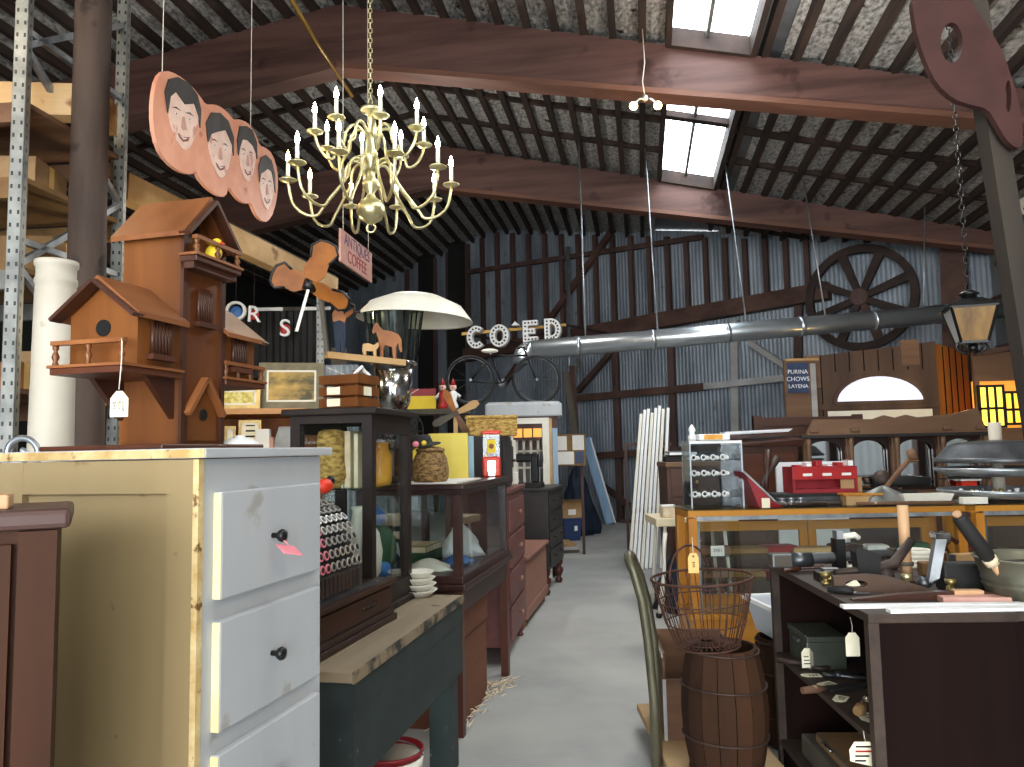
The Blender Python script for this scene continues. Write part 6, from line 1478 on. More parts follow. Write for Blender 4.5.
for k in range(2):
    x0 = t + k*(CL-2*t)/2; x1 = x0 + (CL-2*t)/2 - .01
    b = B(); zt_ = CH-.12
    b.box(x0, x1, CW-.09, CW-.065, zt_-.07, zt_, 'oak'); b.box(x0, x1, CW-.09, CW-.065, .29, .36, 'oak'); b.box(x0, x0+.06, CW-.09, CW-.065, .36, zt_-.07, 'oak_z'); b.box(x1-.06, x1, CW-.09, CW-.065, .36, zt_-.07, 'oak_z'); d_ = b.build('back_door', None, o)
    b = B(); b.box(x0+.06, x1-.06, CW-.08, CW-.075, .36, zt_-.07); b.build('door_pane', 'glass', d_)
for z in (.50, .68):
    b = B(); b.box(.07, CL-.07, .10, CW-.12, z, z+.008); b.build('glass_shelf', 'glass_green', o)
Oc1 = o
o2 = dup(o, CPT + V(CL+.06, -.02, -.0), -.02, 'second oak glass showcase at the right, carrying round metal trays')
def ct(x, y, z=0): return CPT + V(x, y, CH + .01 + z)
# merchandise in the counter
ms = [('crate_old', .22, .12, .05), ('carton_tan', .28, .16, .035), ('red_dark', .26, .16, .04), ('timber_pale', .34, .14, .03), ('walnut', .22, .14, .045), ('paper', .16, .12, .03), ('green_dark', .2, .13, .05)]
lbs = ['dark wooden', 'tan', 'dark red', 'pale wooden', 'walnut brown', 'white', 'dark green']
for i in range(14):
    m, w_, d_, h_ = ms[i % 7]; zz = .508 if i >= 7 else .688
    b = B(); b.box(-w_/2, w_/2, -d_/2, d_/2, 0, h_, m, bev=.004); b.box(-w_/2+.01, w_/2-.01, -d_/2+.01, d_/2-.01, h_, h_+.006, m)
    solo('flat_box', '%s flat box, %s from left on %s shelf of oak showcase' % (lbs[i % 7], ('one','two','three','four','five','six','seven')[i % 7], ('upper', 'lower')[i // 7]), 'box', b, None, CPT + V(.25 + .25*(i % 7), .26 + .03*(i % 3), zz), .05*((i*7) % 5 - 2), 'flat boxes in the oak showcase')
b = B(); b.box(-.05, .05, 0, .004, 0, .075, 'paper'); b.text('2901', .035, Matrix.Translation((0, -.001, .04)), 'ink', .0005); solo('price_card', 'white card with dark numbers standing inside oak showcase left', 'card', b, None, CPT + V(.235, .12, .688), 0)
# ---- on the counter: acrylic display
AD = CPT + V(.07, .17, CH + .01)
o = thing('acrylic_display', 'clear acrylic display cabinet with four shelves on oak showcase', 'display case', AD, .03)
w_, d_, h_ = .395, .26, P(712, 441, 5.95).z - (CH+.01)
for (x0, x1, y0, y1) in ((0, .006, 0, d_), (w_-.006, w_, 0, d_), (.006, w_-.006, d_-.006, d_)):
    b = B(); b.box(x0, x1, y0, y1, 0, h_); b.build('side_sheet', 'acrylic', o)
for k in range(5):
    z = h_*(.02, .14, .46, .70, .985)[k] ; b = B(); b.box(.006, w_-.006, 0, d_-.006, z, z+.006); b.build('shelf', 'acrylic', o)
b = B(); b.box(-.004, w_+.004, -.004, .004, h_-.02, h_, 'white'); b.box(-.004, .006, -.004, .004, 0, h_-.02, 'plastic_clear'); b.box(w_-.006, w_+.004, -.004, .004, 0, h_-.02, 'plastic_clear'); b.build('edge_trim', None, o)
rd = random.Random(9)
for k, z in enumerate((.14, .46, .70)):
    for j in range(4):
        b = B(); r = .018
        b.tube([V(r*math.cos(a), 0, r+r*math.sin(a)) for a in [i*PI/8 for i in range(16)]], .006, 6, 'white', closed=True); b.ball((.03, 0, .016), .016, 'white', 9); b.ball((-.035, .01, .012), .012, 'offwhite', 8)
        solo('white_trinket', 'white china trinket on the %s shelf of acrylic display, %s from the left' % (('bottom', 'middle', 'top')[k], ('first', 'second', 'third', 'fourth')[j]), 'trinket', b, None, AD + V(.05 + .075*j, .1, h_*z + .006), rd.uniform(-.6, .6), 'trinkets in the acrylic display')
o = thing('amber_tray', 'white rimmed amber tray on top of the acrylic display', 'tray', AD + V(.21, .13, h_ + .002), 0)
b = B(); b.box(-.13, .11, -.1, .1, 0, .05, 'white', bev=.012); b.build('tray_body', None, o)
b = B(); b.box(-.09, .05, -.102, -.098, .008, .046, 'amber_pane'); b.build('amber_panel', None, o)
b = B(); b.lathe([(.03, 0), (.035, .03), (.02, .06), (.03, .09), (.01, .12), (.001, .13)], (0,0,0), 10, 'white'); b.tube([V(0,0,.05), V(.04,0,.07), V(.05,0,.11)], .008, 6, 'green_dark'); solo('white_figurine', 'small white and green figurine on acrylic display corner', 'figurine', b, None, AD + V(.045, .1, h_+.001))
# red tool boxes, tan box, mattock, tray on the counter
o = thing('red_toolbox', 'long red metal tool box with open front on oak showcase', 'tool box', ct(.86, .24, .085), .02)
b = B(); b.box(0, .50, 0, .2, 0, .03, 'red_dark'); b.box(0, .02, 0, .2, .03, .2, 'red_dark'); b.box(.48, .5, 0, .2, .03, .2, 'red_dark'); b.box(.02, .48, .18, .2, .03, .2, 'red_dark'); b.box(.0, .5, -.004, .1, .1, .2, 'red', bev=.006); b.build('body', None, o)
b = B()
for i in range(6): b.box(.03+.08*i, .075+.08*i, .0, .09, .2, .2+.015*(1+i % 3), 'white' if i % 2 else 'red', bev=.003)
for i in range(3): b.box(.08+.15*i, .15+.15*i, -.007, -.004, .13, .15, 'paper')
b.build('parts', None, o)
o = thing('tan_wooden_box', 'tan wooden box with open lid beside red tool box', 'box', ct(1.20, .10), -.04)
b = B(); b.box(0, .26, 0, .16, 0, .07, 'timber_pale', bev=.004); b.build('body', None, o)
b = B(); b.box(-.02, .27, -.01, .17, .07, .085, 'oak', bev=.003); b.build('lid', None, o)
b = B(); b.box(.03, .19, .17, .18, .0, .20, 'cardboard'); b.build('label_card', None, o)
b = B(); q0, q1 = P(874, 494, 5.8) - ct(0,0), P(912, 456, 5.8) - ct(0,0)
q0.z = .022; b.tube([q0, q0 + (q1-q0)*.96], .018, 10, 'crate_old'); b.cyl(q1 - V(.0,.02,.035), q1 + V(.0,.02,.04), .034, seg=14, m='crate_old'); b.cyl(q1 - V(0,.02,.036), q1-V(0,.02,.03), .036, seg=14, m='carton_tan')
q2 = P(905, 478, 6.0) - ct(0,0); solo('wooden_mallet', 'brown wooden mallet leaning up on the oak showcase', 'mallet', b, None, ct(0, 0))
o = thing('iron_grinder', 'dark iron grinder with long body on oak showcase behind mallet', 'grinder', ct(1.66, .36), 0)
b = B(); b.box(-.1, .1, -.06, .06, 0, .05, 'iron', bev=.01); b.cyl((0,0,.04), (0,0,.12), .05, seg=12, m='iron'); b.build('base', None, o)
b = B(); b.cyl((-.14, 0, .16), (.3, 0, .15), .05, .04, seg=14, m='black_matte'); b.ball((-.06, 0, .17), .075, 'iron', 14); b.cyl((-.2,0,.16), (-.14,0,.16), .025, seg=10, m='iron'); b.build('body', None, o)
b = B(); b.tube([V(-.16, -.03, .16), V(-.2, -.1, .2), V(-.2, -.16, .2)], .01, 7, 'iron'); b.build('crank', None, o)
b = B(); b.hexa([(-.15,-.06,0),(.17,-.06,0),(.17,.06,0),(-.15,.06,0),(-.18,-.08,.075),(.2,-.08,.075),(.2,.08,.075),(-.18,.08,.075)], 'offwhite'); solo('white_tray', 'cream white plastic tray at the right end of oak showcase', 'tray', b, None, ct(1.76, .10), .02)
b = B(); heap(b, .2, .11, .13, 'galv_dull', 12, 20, 6); solo('grey_bundle', 'grey crumpled canvas bundle behind the white tray', 'bundle', b, None, ct(1.50, .15), 0)
for i, (x0, x1, m, lb) in enumerate(((.55, 1.05, 'iron', 'long dark iron rod lying along the oak showcase'), (.62, 1.32, 'timber_grey', 'long grey wooden rod lying in front of red tool box'), (1.25, 1.95, 'crate_old', 'brown rod lying along showcase edge near white tray'))):
    b = B(); b.tube([V(0, 0, .014), V((x1-x0)/2, .01, .014), V(x1-x0, -.02, .014)], .013, 8, m); solo('long_rod', lb, 'rod', b, None, ct(x0, (.10, .2, .035)[i]), .03*(1-i), 'rods on the oak showcase')
for i, (x, lb) in enumerate(((.94, 'small chrome parts pile left of tan box'), (.87, 'grey metal part beside the red tool box front'), (.80, 'round metal part in front of the red tool box'))):
    b = B(); b.lathe([(.03, 0), (.034, .02), (.02, .025), (.02, .05), (.03, .055), (.001, .06)], (0,0,0), 12, 'galv'); b.cyl((-.05,0,.02), (.05,.02,.02), .015, seg=8, m='galv_dull'); solo('metal_part', lb, 'part', b, None, ct(x-.06, .15), i, 'metal parts by the red tool box')
b = B(); b.box(0, 1.1, 0, .24, 0, .085, 'black_matte', bev=.006); b.box(.02, 1.08, -.004, .0, .03, .06, 'steel_dark'); solo('black_tray_box', 'long low black box under the red tool box on oak showcase', 'box', b, None, ct(.70, .215))
# cart of odds: dark red wheelbarrow-like bin
o = thing('slanted_bin', 'dark red slanted bin with metal rim beside acrylic display', 'bin', ct(.50, .2), 0)
b = B(); b.hexa([(.04,-.14,0),(.22,-.14,0),(.22,.12,0),(.04,.12,0),(-.06,-.16,.26),(.14,-.16,.04),(.14,.14,.04),(-.06,.14,.26)], 'red_dark'); b.build('bin_body', None, o)
b = B(); b.beam((-.07,-.165,.265), (.15,-.165,.045), .012, .016, 'galv', up=(0,1,0)); b.build('rim', None, o)
for i, (x, m, h_, lb) in enumerate(((.60, 'walnut', .42, 'dark narrow upright tool in front of dark cabinet'), (.57, 'iron', .36, 'iron bar leaning behind the slanted red bin'))):
    b = B(); b.tube([V(0,0,.0), V(.03,.02,h_*.5), V(.06+.1*i,.03,h_)], [.02,.022,.03], 8, m); solo('upright_tool', lb, 'tool', b, None, ct(x+.08, .36), 0)
b = B(); b.box(-.03, .03, 0, .003, 0, .07, 'tag_paper'); solo('price_tag', 'pale tag standing in front of dark cabinet by slanted bin', 'price tag', b, None, ct(.58, .03, .0) , 0)
# ---- tiers of round trays on the second showcase
tcn = CPT + V(CL+.06 + .26, .26, CH + .01)
tcn = V(P(1000, 500, 5.85).x, 5.85, CH + .0105)
o = thing('tiered_tray_stand', 'three tier round galvanised tray stand with pole on right showcase', 'tray stand', tcn, 0)
zz = [P(1000, y, 5.85).z - tcn.z for y in (495, 476, 462, 425)]
def tray(z, r, dep, m):
    b = B(); b.lathe([(.04, z), (r-.06, z), (r, z+dep*.4), (r+.012, z+dep), (r+.02, z+dep), (r+.02, z+dep*.55), (r-.05, z-.012), (.04, z-.012)], (0,0,0), 40, m); return b.build('round_tray', None, o)
tray(max(zz[0], .03), .40, .05, 'galv'); tray(zz[1]+.02, .41, .05, 'galv')
b = B(); b.lathe([(.41, zz[2]+.0), (.43, zz[2]+.0), (.43, zz[2]+.035), (.41, zz[2]+.04), (.33, zz[2]+.13), (.26, zz[2]+.155), (.05, zz[2]+.17)], (0,0,0), 40, 'tray_metal'); b.build('domed_top', None, o)
b = B(); b.cyl((0,0,0), (0,0,zz[3]+.02), .045, seg=16, m='plaster'); b.lathe([(.16, 0), (.16, .012), (.05, .02)], (0,0,0), 20, 'iron'); b.build('pole', None, o)
rd = random.Random(6)
for i in range(16):
    a = -PI*.95 + i*PI*.9/16 ; r = rd.uniform(.27, .34); z = max(zz[0], .03) + .0005
    b = B(); m = rd.choice(['white', 'offwhite', 'galv', 'steel_dark', 'brass_dull']); s = rd.uniform(.02, .034); b.lathe([(s*.7, 0), (s, s*.8), (s*.5, s*1.6), (s*.6, s*2.1), (.001, s*2.2)], (0,0,0), 9, m)
    solo('hardware_piece', 'small hardware piece in lower round tray, number %d counting from left' % (i+1), 'hardware', b, None, tcn + V(r*math.cos(a), r*math.sin(a), z), rd.uniform(0, 6), 'hardware in the round trays')
b = B(); b.box(-.09, .09, -.03, .03, 0, .05, 'offwhite', bev=.004); solo('cream_box', 'low cream box on the right oak showcase below the trays', 'box', b, None, V(P(985, 508, 5.55).x - .05, 5.6, CH + .0105), 0)
# ---- behind the counter: folding table, chests, white board, dark cabinet
p = P(656, 519, 7.0)
o = thing('cream_table', 'cream topped folding table left of the oak showcase', 'table', V(p.x, 7.0, 0), 0)
b = B(); b.box(0, .75, 0, .6, p.z-.07, p.z, 'cream_laminate', bev=.006); b.build('top', None, o)
for (x, y) in ((.04, .05), (.04, .52), (.68, .05), (.68, .52)):
    b = B(); b.cyl((x, y, 0), (x+(.05 if x < .3 else -.05), y, p.z-.07), .016, seg=8, m='offwhite'); b.build('leg', None, o)
b = B(); b.box(-.1, .1, -.08, .08, 0, .10, 'straw', bev=.01); b.box(-.11, .02, -.09, .03, .1, .115, 'paper'); solo('paper_parcel', 'straw coloured parcel lying on the cream folding table', 'parcel', b, None, V(p.x+.18, 7.16, p.z))
b = B(); heap(b, .3, .3, .55, 'navy', 21, 24, 8); solo('navy_sack', 'dark navy sack stuffed under the cream folding table', 'sack', b, None, V(p.x+.3, 7.25, 0))
b = B(); b.tube([V(0,0,.01), V(.02,-.03,.2), V(.05,-.05,.42), V(.06,-.02,.6), V(.08,0,.74)], [.018,.02,.016,.016,.02], 8, 'offwhite'); b.ball((0,0,.025), .03, 'black', 8); solo('pale_crook', 'pale bent stick with black foot leaning against cream table', 'stick', b, None, V(p.x-.03, 6.85, 0))
p = P(668, 505, 7.9); zt_ = P(680, 462, 7.9).z
o = thing('brown_chest_of_drawers', 'brown wooden chest of drawers behind the acrylic display', 'chest of drawers', V(p.x, 7.9, 0), 0)
b = B(); b.box(0, .54, 0, .45, 0, zt_-.05, 'brown_panel', bev=.004); b.build('body', None, o)
b = B(); b.box(-.015, .555, -.02, .46, zt_-.05, zt_, 'carved', bev=.006); b.build('top', None, o)
for k in range(4):
    b = B(); z0 = .1 + k*(zt_-.15)/4; b.box(.04, .50, -.015, 0, z0, z0+(zt_-.15)/4-.03, 'brown_panel', bev=.005); d_ = b.build('drawer', None, o); knob(d_, (.3, -.015, z0+.14), 'brass_dull', .018)
b = B(); b.box(.0, .3, 0, .2, 0, .06, 'black_matte', bev=.01); b.box(.02, .33, -.02, .2, .06, .11, 'cloth_white', bev=.012); solo('folded_linen', 'black and white folded linen stack on brown chest of drawers', 'linen', b, None, V(p.x+.02, 8.0, zt_))
p = P(733, 505, 7.6); zt_ = P(760, 434, 7.6).z; wC = P(797, 434, 7.6).x - p.x
o = thing('dark_cabinet', 'large dark stained cabinet with raised lid behind slanted bin', 'cabinet', V(p.x, 7.6, 0), 0)
b = B(); b.box(0, wC, 0, .5, 0, zt_-.12, 'walnut', bev=.004); b.build('body', None, o)
b = B(); b.hexa([(-.02,-.04,zt_-.12),(wC+.04,-.04,zt_-.12),(wC,.5,zt_-.08),(0,.5,zt_-.08),(-.02,-.04,zt_-.1),(wC+.06,-.06,zt_-.06),(wC,.5,zt_),(0,.5,zt_)], 'walnut'); b.build('lid', None, o)
b = B(); b.box(wC*.52, wC*.95, -.016, 0, .3, zt_-.2, 'walnut_x', bev=.008); b.box(wC*.06, wC*.48, -.016, 0, .3, zt_-.2, 'walnut_x', bev=.008); b.build('door', None, o)
b = B(); b.hexa([(-.35,-.02,0),(.3,-.02,0.02),(.3,.16,.02),(-.35,.16,0),(-.35,-.02,.03),(.34,-.03,.05),(.34,.16,.05),(-.35,.16,.03)], 'cloth_white'); solo('white_lining', 'pale lining sheet lying on top of the dark cabinet', 'sheet', b, None, V(p.x+wC*.5, 7.75, zt_), 0)
p = P(757, 500, 9.0); zt_ = P(800, 417, 9.0).z; wC = P(862, 417, 9.0).x - p.x
o = thing('brown_headboard', 'tall brown panelled headboard standing behind the dark cabinet', 'headboard', V(p.x, 9.0, 0), 0)
b = B(); b.box(0, wC, 0, .05, .1, zt_, 'brown_panel'); b.build('board', None, o)
b = B(); b.box(0, .1, -.02, .06, 0, zt_+.02, 'brown_panel'); b.box(wC-.1, wC, -.02, .06, 0, zt_+.02, 'brown_panel'); b.box(.1, wC-.1, -.02, 0, zt_-.1, zt_, 'brown_panel'); b.box(.1, wC-.1, -.02, 0, zt_-.36, zt_-.3, 'brown_panel'); b.build('frame', None, o)
p = P(778, 498, 7.3); zt_ = P(800, 462, 7.3).z; wC = P(846, 462, 7.3).x - p.x
b = B(); b.box(0, wC, 0, .04, 0, zt_, bev=.003); solo('white_slab', 'white slab standing on edge behind red tool box', 'slab', b, 'cloth_white', V(p.x, 7.3, 0), 0)
# ---- back bar with carved pediment and arches
d = 8.3
p0, p1 = P(806, 495, d), P(985, 495, d); wB = p1.x - p0.x
zt_ = P(890, 432, d).z; zl_ = P(890, 437, d).z; zb_ = P(890, 490, d).z
o = thing('carved_back_bar', 'dark wooden back bar with carved pediment and arched openings', 'back bar', V(p0.x, d, 0), math.radians(-3))
b = B(); b.box(0, wB, 0, .5, 0, zb_-.05, 'brown_panel', bev=.004); b.box(-.02, wB+.02, -.03, .5, zb_-.05, zb_, 'carved', bev=.006); b.build('base', None, o)
b = B(); b.box(-.04, wB+.04, -.1, .5, zl_, zl_+.035, 'dark_chest', bev=.006); b.build('cornice_shelf', None, o)
b = B(); ped = [(.02, 0), (wB-.02, 0), (wB-.1, .26), (wB-.35, .2), (wB*.62, .17), (wB*.56, .2), (wB*.5, .17), (wB*.44, .2), (wB*.38, .16), (.1, .17)]
b.prism(ped, .05, 'carved', T=Matrix.Translation((0, -.06, zl_+.035))); 
for x in (.05, wB*.25, wB*.75, wB-.14): b.box(x, x+.09, -.1, -.06, zl_+.06, zl_+.11, 'carved', bev=.01)
b.box(.02, wB-.02, -.1, .3, zl_+.035, zl_+.05, 'carved'); b.build('pediment', None, o)
np_ = 4; bw = wB/np_
for k in range(np_+1):
    b = B(); x = min(max(k*bw - .035, 0), wB-.07); b.box(x, x+.07, -.02, .05, zb_, zl_, 'carved', bev=.008); b.lathe([(.02, zb_), (.03, zb_+.05), (.018, zb_+.1), (.03, zl_-.06), (.03, zl_)], (x+.035, -.06, 0), 10, 'carved'); b.build('pillar', None, o)
for k in range(np_):
    x0, x1 = k*bw+.035, (k+1)*bw-.035; c = (x0+x1)/2; hw = (x1-x0)/2 - .025
    ol = [(x0, zb_), (x1, zb_), (x1, zl_), (x0, zl_)]
    hole = [(c+hw, zb_+.03)] + [(c+hw*math.cos(a), zl_-.14+.11*math.sin(a)) for a in [i*PI/12 for i in range(13)]] + [(c-hw, zb_+.03)]
    b = B(); b.prism(ol, .03, 'dark_mahog', T=Matrix.Translation((0, .05, 0)), holes=[hole]); b.build('arch_panel', None, o)
    b = B(); b.box(x0, x1, .10, .105, zb_, zl_); b.build('mirror', 'mirror' if k else 'mirror', o)
b = B(); b.box(.3, wB, -.09, -.07, zb_+.11, zb_+.125, 'iron'); b.build('rail', None, o)
b = B(); b.box(0, .16, 0, .1, 0, .09, 'orange_red'); b.box(-.02, .2, -.02, .12, .09, .11, 'white'); solo('boxed_goods', 'small red and white box at right end of back bar', 'box', b, None, V(P(958,470,8.2).x, 8.15, zb_), 0)
# ================================================================ FAR BACKGROUND
# plank shed with fan window
d = 10.2
p0, p1 = P(812, 480, d), P(938, 480, d); wS = p1.x-p0.x
o = thing('plank_shed', 'shed front of weathered planks with white half round window', 'shed', V(p0.x, d, 0), math.radians(-6))
zt0, zt1 = P(812, 357, d).z, P(930, 343, d).z
c = P(877, 404, d).x - p0.x; z0 = P(877, 403, d).z; hw = (P(921, 400, d).x - P(834, 400, d).x)/2; hz = P(877, 375, d).z - z0
n_ = 9; ar = [(c + hw*math.cos(a), z0 + hz*math.sin(a)) for a in [i*PI/18 for i in range(19)]]
b = B(); b.prism([(0, 0), (wS, 0), (wS, zt1), (0, zt0)], .04, 'shed_wood', holes=[[(c-hw, z0-.005)] + [(c+hw, z0-.005)] + ar[1:-1]]); b.build('plank_wall', None, o)
b = B(); rd = random.Random(3)
for k in range(n_):
    x = wS*k/n_; zt_ = zt0 + (zt1-zt0)*k/n_
    b.box(x, x+.012, -.006, 0, z0+hz+.05 if abs(x-c) < hw else 0, zt_+rd.uniform(-.03,.03), 'bookcase')
b.box(.0, .18, -.02, 0, zt0-.42, zt0+.02, 'carved'); b.box(wS-.45, wS-.22, -.02, 0, z0+hz+.1, zt1+.03, 'carved'); b.box(.0, wS, -.02, 0, z0-.08, z0-.01, 'shed_wood'); b.build('cover_board', None, o)
b = B(); b.box(.25, wS-.1, -.015, -.002, z0-.34, z0-.1, 'offwhite'); b.build('peeling_board', None, o)
b = B()
for i in range(18):
    b.beam((ar[i][0], -.015, ar[i][1]), (ar[i+1][0], -.015, ar[i+1][1]), .05, .05, 'shed_wood')
b.beam((c-hw, -.015, z0), (c+hw, -.015, z0), .05, .05, 'shed_wood'); b.build('window_frame', None, o)
b = B(); b.prism([(c-hw, z0), (c+hw, z0)] + ar[1:-1], .008, 'pane_lit', T=Matrix.Translation((0, .02, 0))); b.build('window_pane', None, o)  # pane given its own white glow instead of light coming through
Ts = Matrix.Translation(V(p0.x, d, 0)) @ Matrix.Rotation(math.radians(-6), 4, 'Z'); q = Ts @ V(wS, 0, 0)
b = B(); b.hexa([(0,0,0),(.66,.42,0),(.64,.44,0),(-.02,.02,0),(0,0,zt1-.03),(.66,.42,zt1-.1),(.64,.44,zt1-.1),(-.02,.02,zt1-.03)], 'shed_orange_lit')
for k in range(1, 5): b.box(.66*k/5-.006, .66*k/5+.006, .42*k/5-.012, .42*k/5, 0, zt1-.06, 'bookcase')
b.build('side_wall', None, o, V(wS, 0, 0), .1)
# sign board left of the shed
q = P(790, 480, 9.9); w_ = P(810, 400, 9.9).x - q.x; zt_, zb_ = P(800, 360, 9.9).z, P(800, 412, 9.9).z
o = thing('board_with_sign', 'narrow plank door carrying a small blue lettered sign', 'sign', V(q.x, 9.9, 0), 0)
b = B(); b.box(0, w_+.1, 0, .05, 0, zt_, 'carved'); b.box(.02, w_+.14, -.01, .0, zt_-.01, zt_+.02, 'timber_pale'); b.box(w_+.02, w_+.09, -.012, 0, .3, zt_-.05, 'greywood'); b.build('plank', None, o)
z1_, z0_ = P(800, 363, 9.9).z, P(800, 393, 9.9).z
b = B(); b.box(.03, w_-.01, -.014, -.004, z0_, z1_, 'blue_sign'); hS = z1_-z0_; cS = (w_+.02)/2
for k, (t_, s_) in enumerate((('PURINA', .075), ('CHOWS', .08), ('LAYENA', .07))): b.text(t_, s_, Matrix.Translation((cS, -.015, z1_-hS*(.3+.24*k))), 'cloth_white', .001)
b.build('blue_sign', None, o)
# amber leaded windows in the right corner, lit from behind
def lwin(label, x0, x1, y0, y1, d, rot, m):
    a = P(x0, y1, d); c_ = P(x1, y0, d); w_ = c_.x-a.x; h_ = c_.z-a.z
    o = thing('leaded_window', label, 'window', V(a.x, d, a.z), rot)
    b = B()
    for i in range(4): b.box(w_*i/3-.014, w_*i/3+.014, -.02, .02, 0, h_, 'black_matte')
    for z in (0, h_*.45, h_): b.box(-.014, w_+.014, -.02, .02, z-.016, z+.016, 'black_matte')
    b.build('lead_frame', None, o); b = B(); b.box(0, w_, -.004, .004, 0, h_); b.build('pane', m, o); return o
lwin('yellow glowing leaded window with black bars in right corner', 981, 1001, 386, 427, 9.7, -.1, 'yellow_lit')
lwin('second yellow glowing leaded window behind the leaning post', 1006, 1026, 392, 424, 9.7, -.1, 'amber_lit')
q = P(975, 420, 9.9); qe = P(1036, 420, 9.9); w_ = qe.x-q.x
o = thing('office_booth', 'tan panelled booth wall around the glowing yellow windows', 'booth', V(q.x, 9.85, 0), -.1)
zt_ = P(1000, 352, 9.85).z; zm = P(1000, 380, 9.85).z; zb_ = P(1000, 428, 9.85).z
b = B(); b.box(0, w_, 0, .05, 0, zb_, 'carved'); b.box(0, w_, 0, .05, zm, zt_, 'carved'); b.box(w_-.08, w_, 0, .05, zb_, zm, 'carved'); b.box(0, .06, 0, .05, zb_, zm, 'carved'); b.build('wall_panel', None, o)
b = B(); b.box(.06, w_-.08, .2, .22, zb_, zm, 'orange_lit'); b.build('lit_interior', None, o)
b = B(); b.beam((0, -.04, zt_-.02), (w_+.1, -.04, zt_+.1), .06, .12, 'redwood', up=(0,1,0)); b.build('sloping_board', None, o)
# bundle of white poles
for i in range(8):
    xt = 641 + 3.7*i if i < 7 else 668; xb = 629 + 4.2*i if i < 7 else 661
    dB, dT = 9.5 + .05*(i % 3), 9.85 + .05*(i % 3)
    yt = (414, 410, 409, 413, 408, 406, 409, 408)[i]
    a = P(xb, 562, dB); a.z = .0; t_ = P(xt, yt, dT)
    b = B(); b.beam(a + V(0, 0, .01), t_, .035, .03, 'white' if i % 3 else 'offwhite', up=(0, 1, 0)); b.beam(a + (t_-a)*.34, a + (t_-a)*.37, .037, .032, 'timber_grey', up=(0, 1, 0))
    solo('white_pole', '%s white pole of the leaning bundle, counted from the left' % ('first', 'second', 'third', 'fourth', 'fifth', 'sixth', 'seventh', 'separate right hand')[i], 'pole', b, None, (0,0,0), 0, 'leaning white poles')
# what they lean on: tall rail stand
q = P(655, 430, 9.15); o = thing('pole_rail', 'dark rail stand that the white poles lean against', 'stand', V(q.x-.25, 10.02, 0), 0)
b = B(); b.box(0, .62, 0, .03, 1.52, 1.56, 'stud'); b.build('rail', None, o)
for x in (0.0, .56):
    b = B(); b.box(x+.0, x+.035, 0.0, .03, 0, 1.52, 'stud'); b.build('leg', None, o)
# ladder board, downspout, dark poles
a, t_ = P(611, 523, 15.2), P(586, 438, 15.4); a.z = 0
b = B(); b.beam(a + V(0,0,.02), t_, .2, .05, 'blue_wood', up=(0, 1, 0)); b.beam(a + V(.085,-.03,.02), t_ + V(.085,-.03,0), .03, .05, 'white', up=(0,1,0)); solo('blue_board', 'long pale blue board leaning sideways near the back wall', 'board', b, None)
s_, z_ = wl(577, 250); sb_, zb_ = wl(579, 470)
b = B(); b.cyl(Wp(sb_, -.36, 0), Wp(s_, -.36, min(z_, roof_z(Wp(s_, -.3, 0).dot(EL)) - .15)), .045, seg=10); solo('downpipe', 'thin pale vertical pipe in front of the back wall', 'pipe', b, 'galv')
for i, (xb, yb, xt, yt, lb) in enumerate(((588, 470, 566, 372, 'dark plank leaning left of the pale vertical pipe'), (580, 475, 572, 366, 'thin dark plank leaning against the back wall behind kiosk'))):
    a, t_ = P(xb, 525, 14.4+.4*i), P(xt, yt, 14.7+.4*i); a.z = 0; b = B(); b.beam(a + V(0,0,.02), t_, .12, .05, 'timber_grey' if i == 0 else 'redwood', up=(0,1,0)); solo('leaning_plank', lb, 'plank', b, None)
# navy tarp heap, notice box, cartons, blue bin
q = P(578, 522, 13.6); b = B(); heap(b, .36, .3, P(575, 470, 13.6).z, 'navy', 31, 30, 12); solo('tarp_heap', 'dark navy tarpaulin covered heap behind the dark drawers', 'tarpaulin', b, None, V(q.x, 13.6, 0))
q0, q1 = P(555, 466, 10.9), P(586, 466, 10.9); w_ = q1.x-q0.x; zt_ = P(570, 434, 10.9).z
o = thing('notice_stand', 'box shaped notice stand covered with white paper sheets', 'notice board', V(q0.x, 10.9, 0), 0)
b = B(); b.box(0, w_, 0, .25, q0.z, zt_, 'carton_tan'); b.build('box', None, o)
b = B(); b.box(.02, w_*.4, -.006, 0, q0.z+.22, zt_-.03, 'paper'); b.box(w_*.58, w_-.02, -.006, 0, q0.z+.22, zt_-.02, 'paper'); b.box(.0, w_*.62, -.006, 0, q0.z+.02, q0.z+.2, 'paper'); b.box(w_*.66, w_-.03, -.006, 0, q0.z+.03, q0.z+.2, 'blue_sign'); b.build('paper_sheets', None, o)
for x in (.03, w_-.07):
    b = B(); b.box(x, x+.04, .1, .14, 0, q0.z, 'stud'); b.build('leg', None, o)
q = P(571, 540, 12.3); q = V(PZ(571, 540, 0).x, PZ(571, 540, 0).y, 0)
o = thing('blue_bin', 'dark blue plastic bin on the floor at the aisle end', 'bin', q, .2)
b = B(); b.hexa([(-.13,-.11,0),(.13,-.11,0),(.13,.11,0),(-.13,.11,0),(-.15,-.13,.34),(.15,-.13,.34),(.15,.13,.34),(-.15,.13,.34)], 'blue_bin'); b.build('bin_body', None, o)
b = B(); b.box(-.16, .16, -.14, .14, .34, .37, 'blue_bin', bev=.006); b.build('lid', None, o)
b = B(); b.box(.03, .08, -.128, -.118, .16, .24, 'white'); b.build('label', None, o)
b = B(); b.box(-.2, .2, -.13, .13, 0, .26, 'cardboard'); b.box(-.05, .08, -.133, -.13, .05, .14, 'paper'); b.hexa([(-.2,-.13,.26),(.2,-.13,.26),(.2,-.13,.262),(-.2,-.13,.262),(-.16,-.2,.3),(.18,-.2,.3),(.18,-.2,.302),(-.16,-.2,.302)], 'cardboard'); solo('open_carton', 'open brown carton standing on the dark blue bin', 'box', b, None, q + V(-.02, .0, .37), .2)
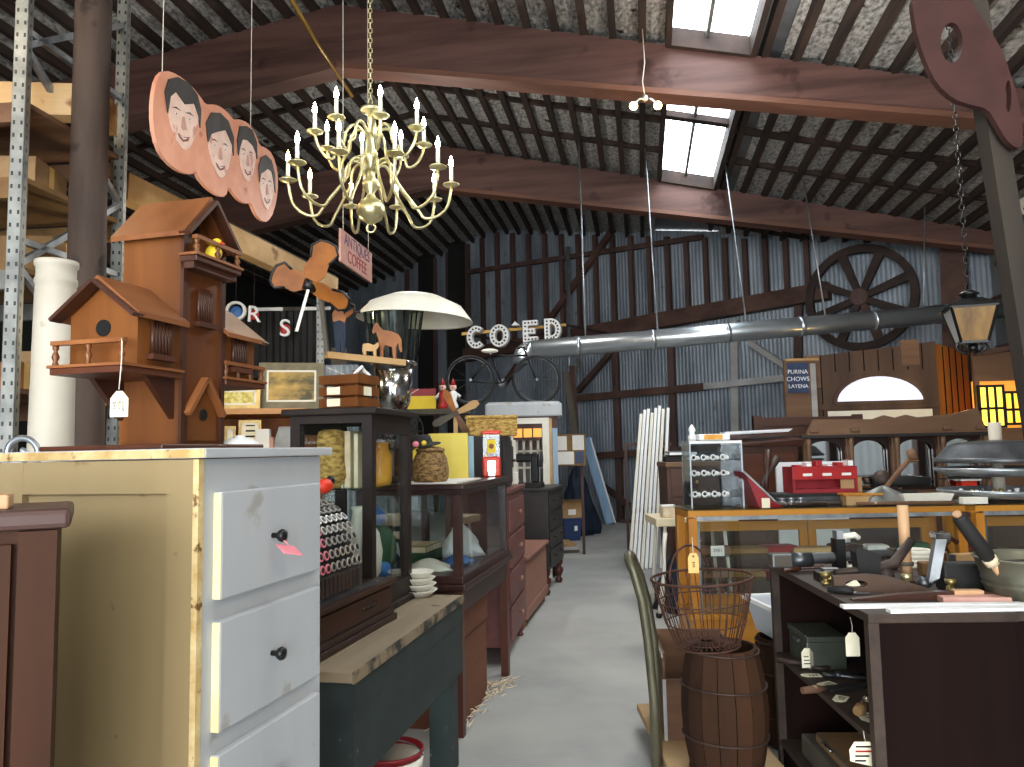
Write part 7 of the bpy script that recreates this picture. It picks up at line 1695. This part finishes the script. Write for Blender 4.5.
for i in range(3):
    q2 = PZ(566, 552, 0); b = B(); b.box(-.17+.03*i, .17-.02*i, -.25, .25, 0, .045, ('timber_grey', 'greywood', 'cardboard')[i], bev=.004); solo('flat_board', ('bottom', 'middle', 'top')[i] + ' flat board of the low stack on floor near blue bin', 'board', b, None, V(q2.x-.02, q2.y+.1, .046*i), .15, 'flat boards on the floor')
# long low crates by the wall on the right side of the floor
q = P(640, 515, 14.4)
b = B(); b.beam(wp_0 if False else Wp(wl(625, 500)[0], -.4, .03), Wp(wl(700, 500)[0], -.4, .03), .15, .06, 'stud'); solo('floor_beam', 'dark timber beam lying on the floor along back wall', 'timber', b, None)
# ---------------------------------------------------------------- light
w = bpy.data.worlds.new('sky'); SC.world = w; w.use_nodes = True
bg = w.node_tree.nodes['Background']; bg.inputs['Color'].default_value = (.90, .95, 1.0, 1); bg.inputs['Strength'].default_value = 11.0
for i, (qa, qb) in enumerate(SKY):       # portals that help sample the sky through the openings
    lm = (SKL+SKR)/2
    o = light('skylight_portal', 'AREA', Bp(lm, (qa+qb)/2, roof_z(lm)+.2), 1, (1,1,1), 1)
    o.data.shape = 'RECTANGLE'; o.data.size = SKR-SKL; o.data.size_y = qb-qa; o.data.cycles.is_portal = True
    o.rotation_euler = (0, math.atan(.245), -BA)
o = light('door_portal', 'AREA', Bp(-.2, Q0, 1.95), 1, (1,1,1), 1); o.data.shape = 'RECTANGLE'; o.data.size = 6.8; o.data.size_y = 3.9
o.data.cycles.is_portal = True; o.rotation_euler = (-PI/2 + PI, 0, -BA)
light('unseen_light', 'POINT', (1.6, -1.2, 3.9), 130, (1, .84, .6), .12)
light('unseen_light', 'POINT', (-3.3, 3.2, 4.4), 38, (1, .80, .52), .12)
light('shelf_lamp', 'POINT', P(215, 330, 5.6), 18, (1, .82, .5), .08)
light('unseen_light', 'POINT', (2.2, 6.2, 3.9), 110, (1, .95, .88), .15)  # added fill light without a fixture, brightens roof foil and floor
light('unseen_light', 'POINT', (-1.2, 9.3, 4.3), 110, (1, .96, .9), .15)  # second added fill, lifts the ceiling and back wall
light('unseen_light', 'POINT', P(960, 60, 8.6), 40, (1, .86, .66), .12)
light('back_room_lamp', 'POINT', P(957, 400, 9.0), 9, (1, .62, .2), .08)
SC.cycles.use_denoising = True
SC.cycles.max_bounces = 6; SC.cycles.diffuse_bounces = 4; SC.cycles.transparent_max_bounces = 16
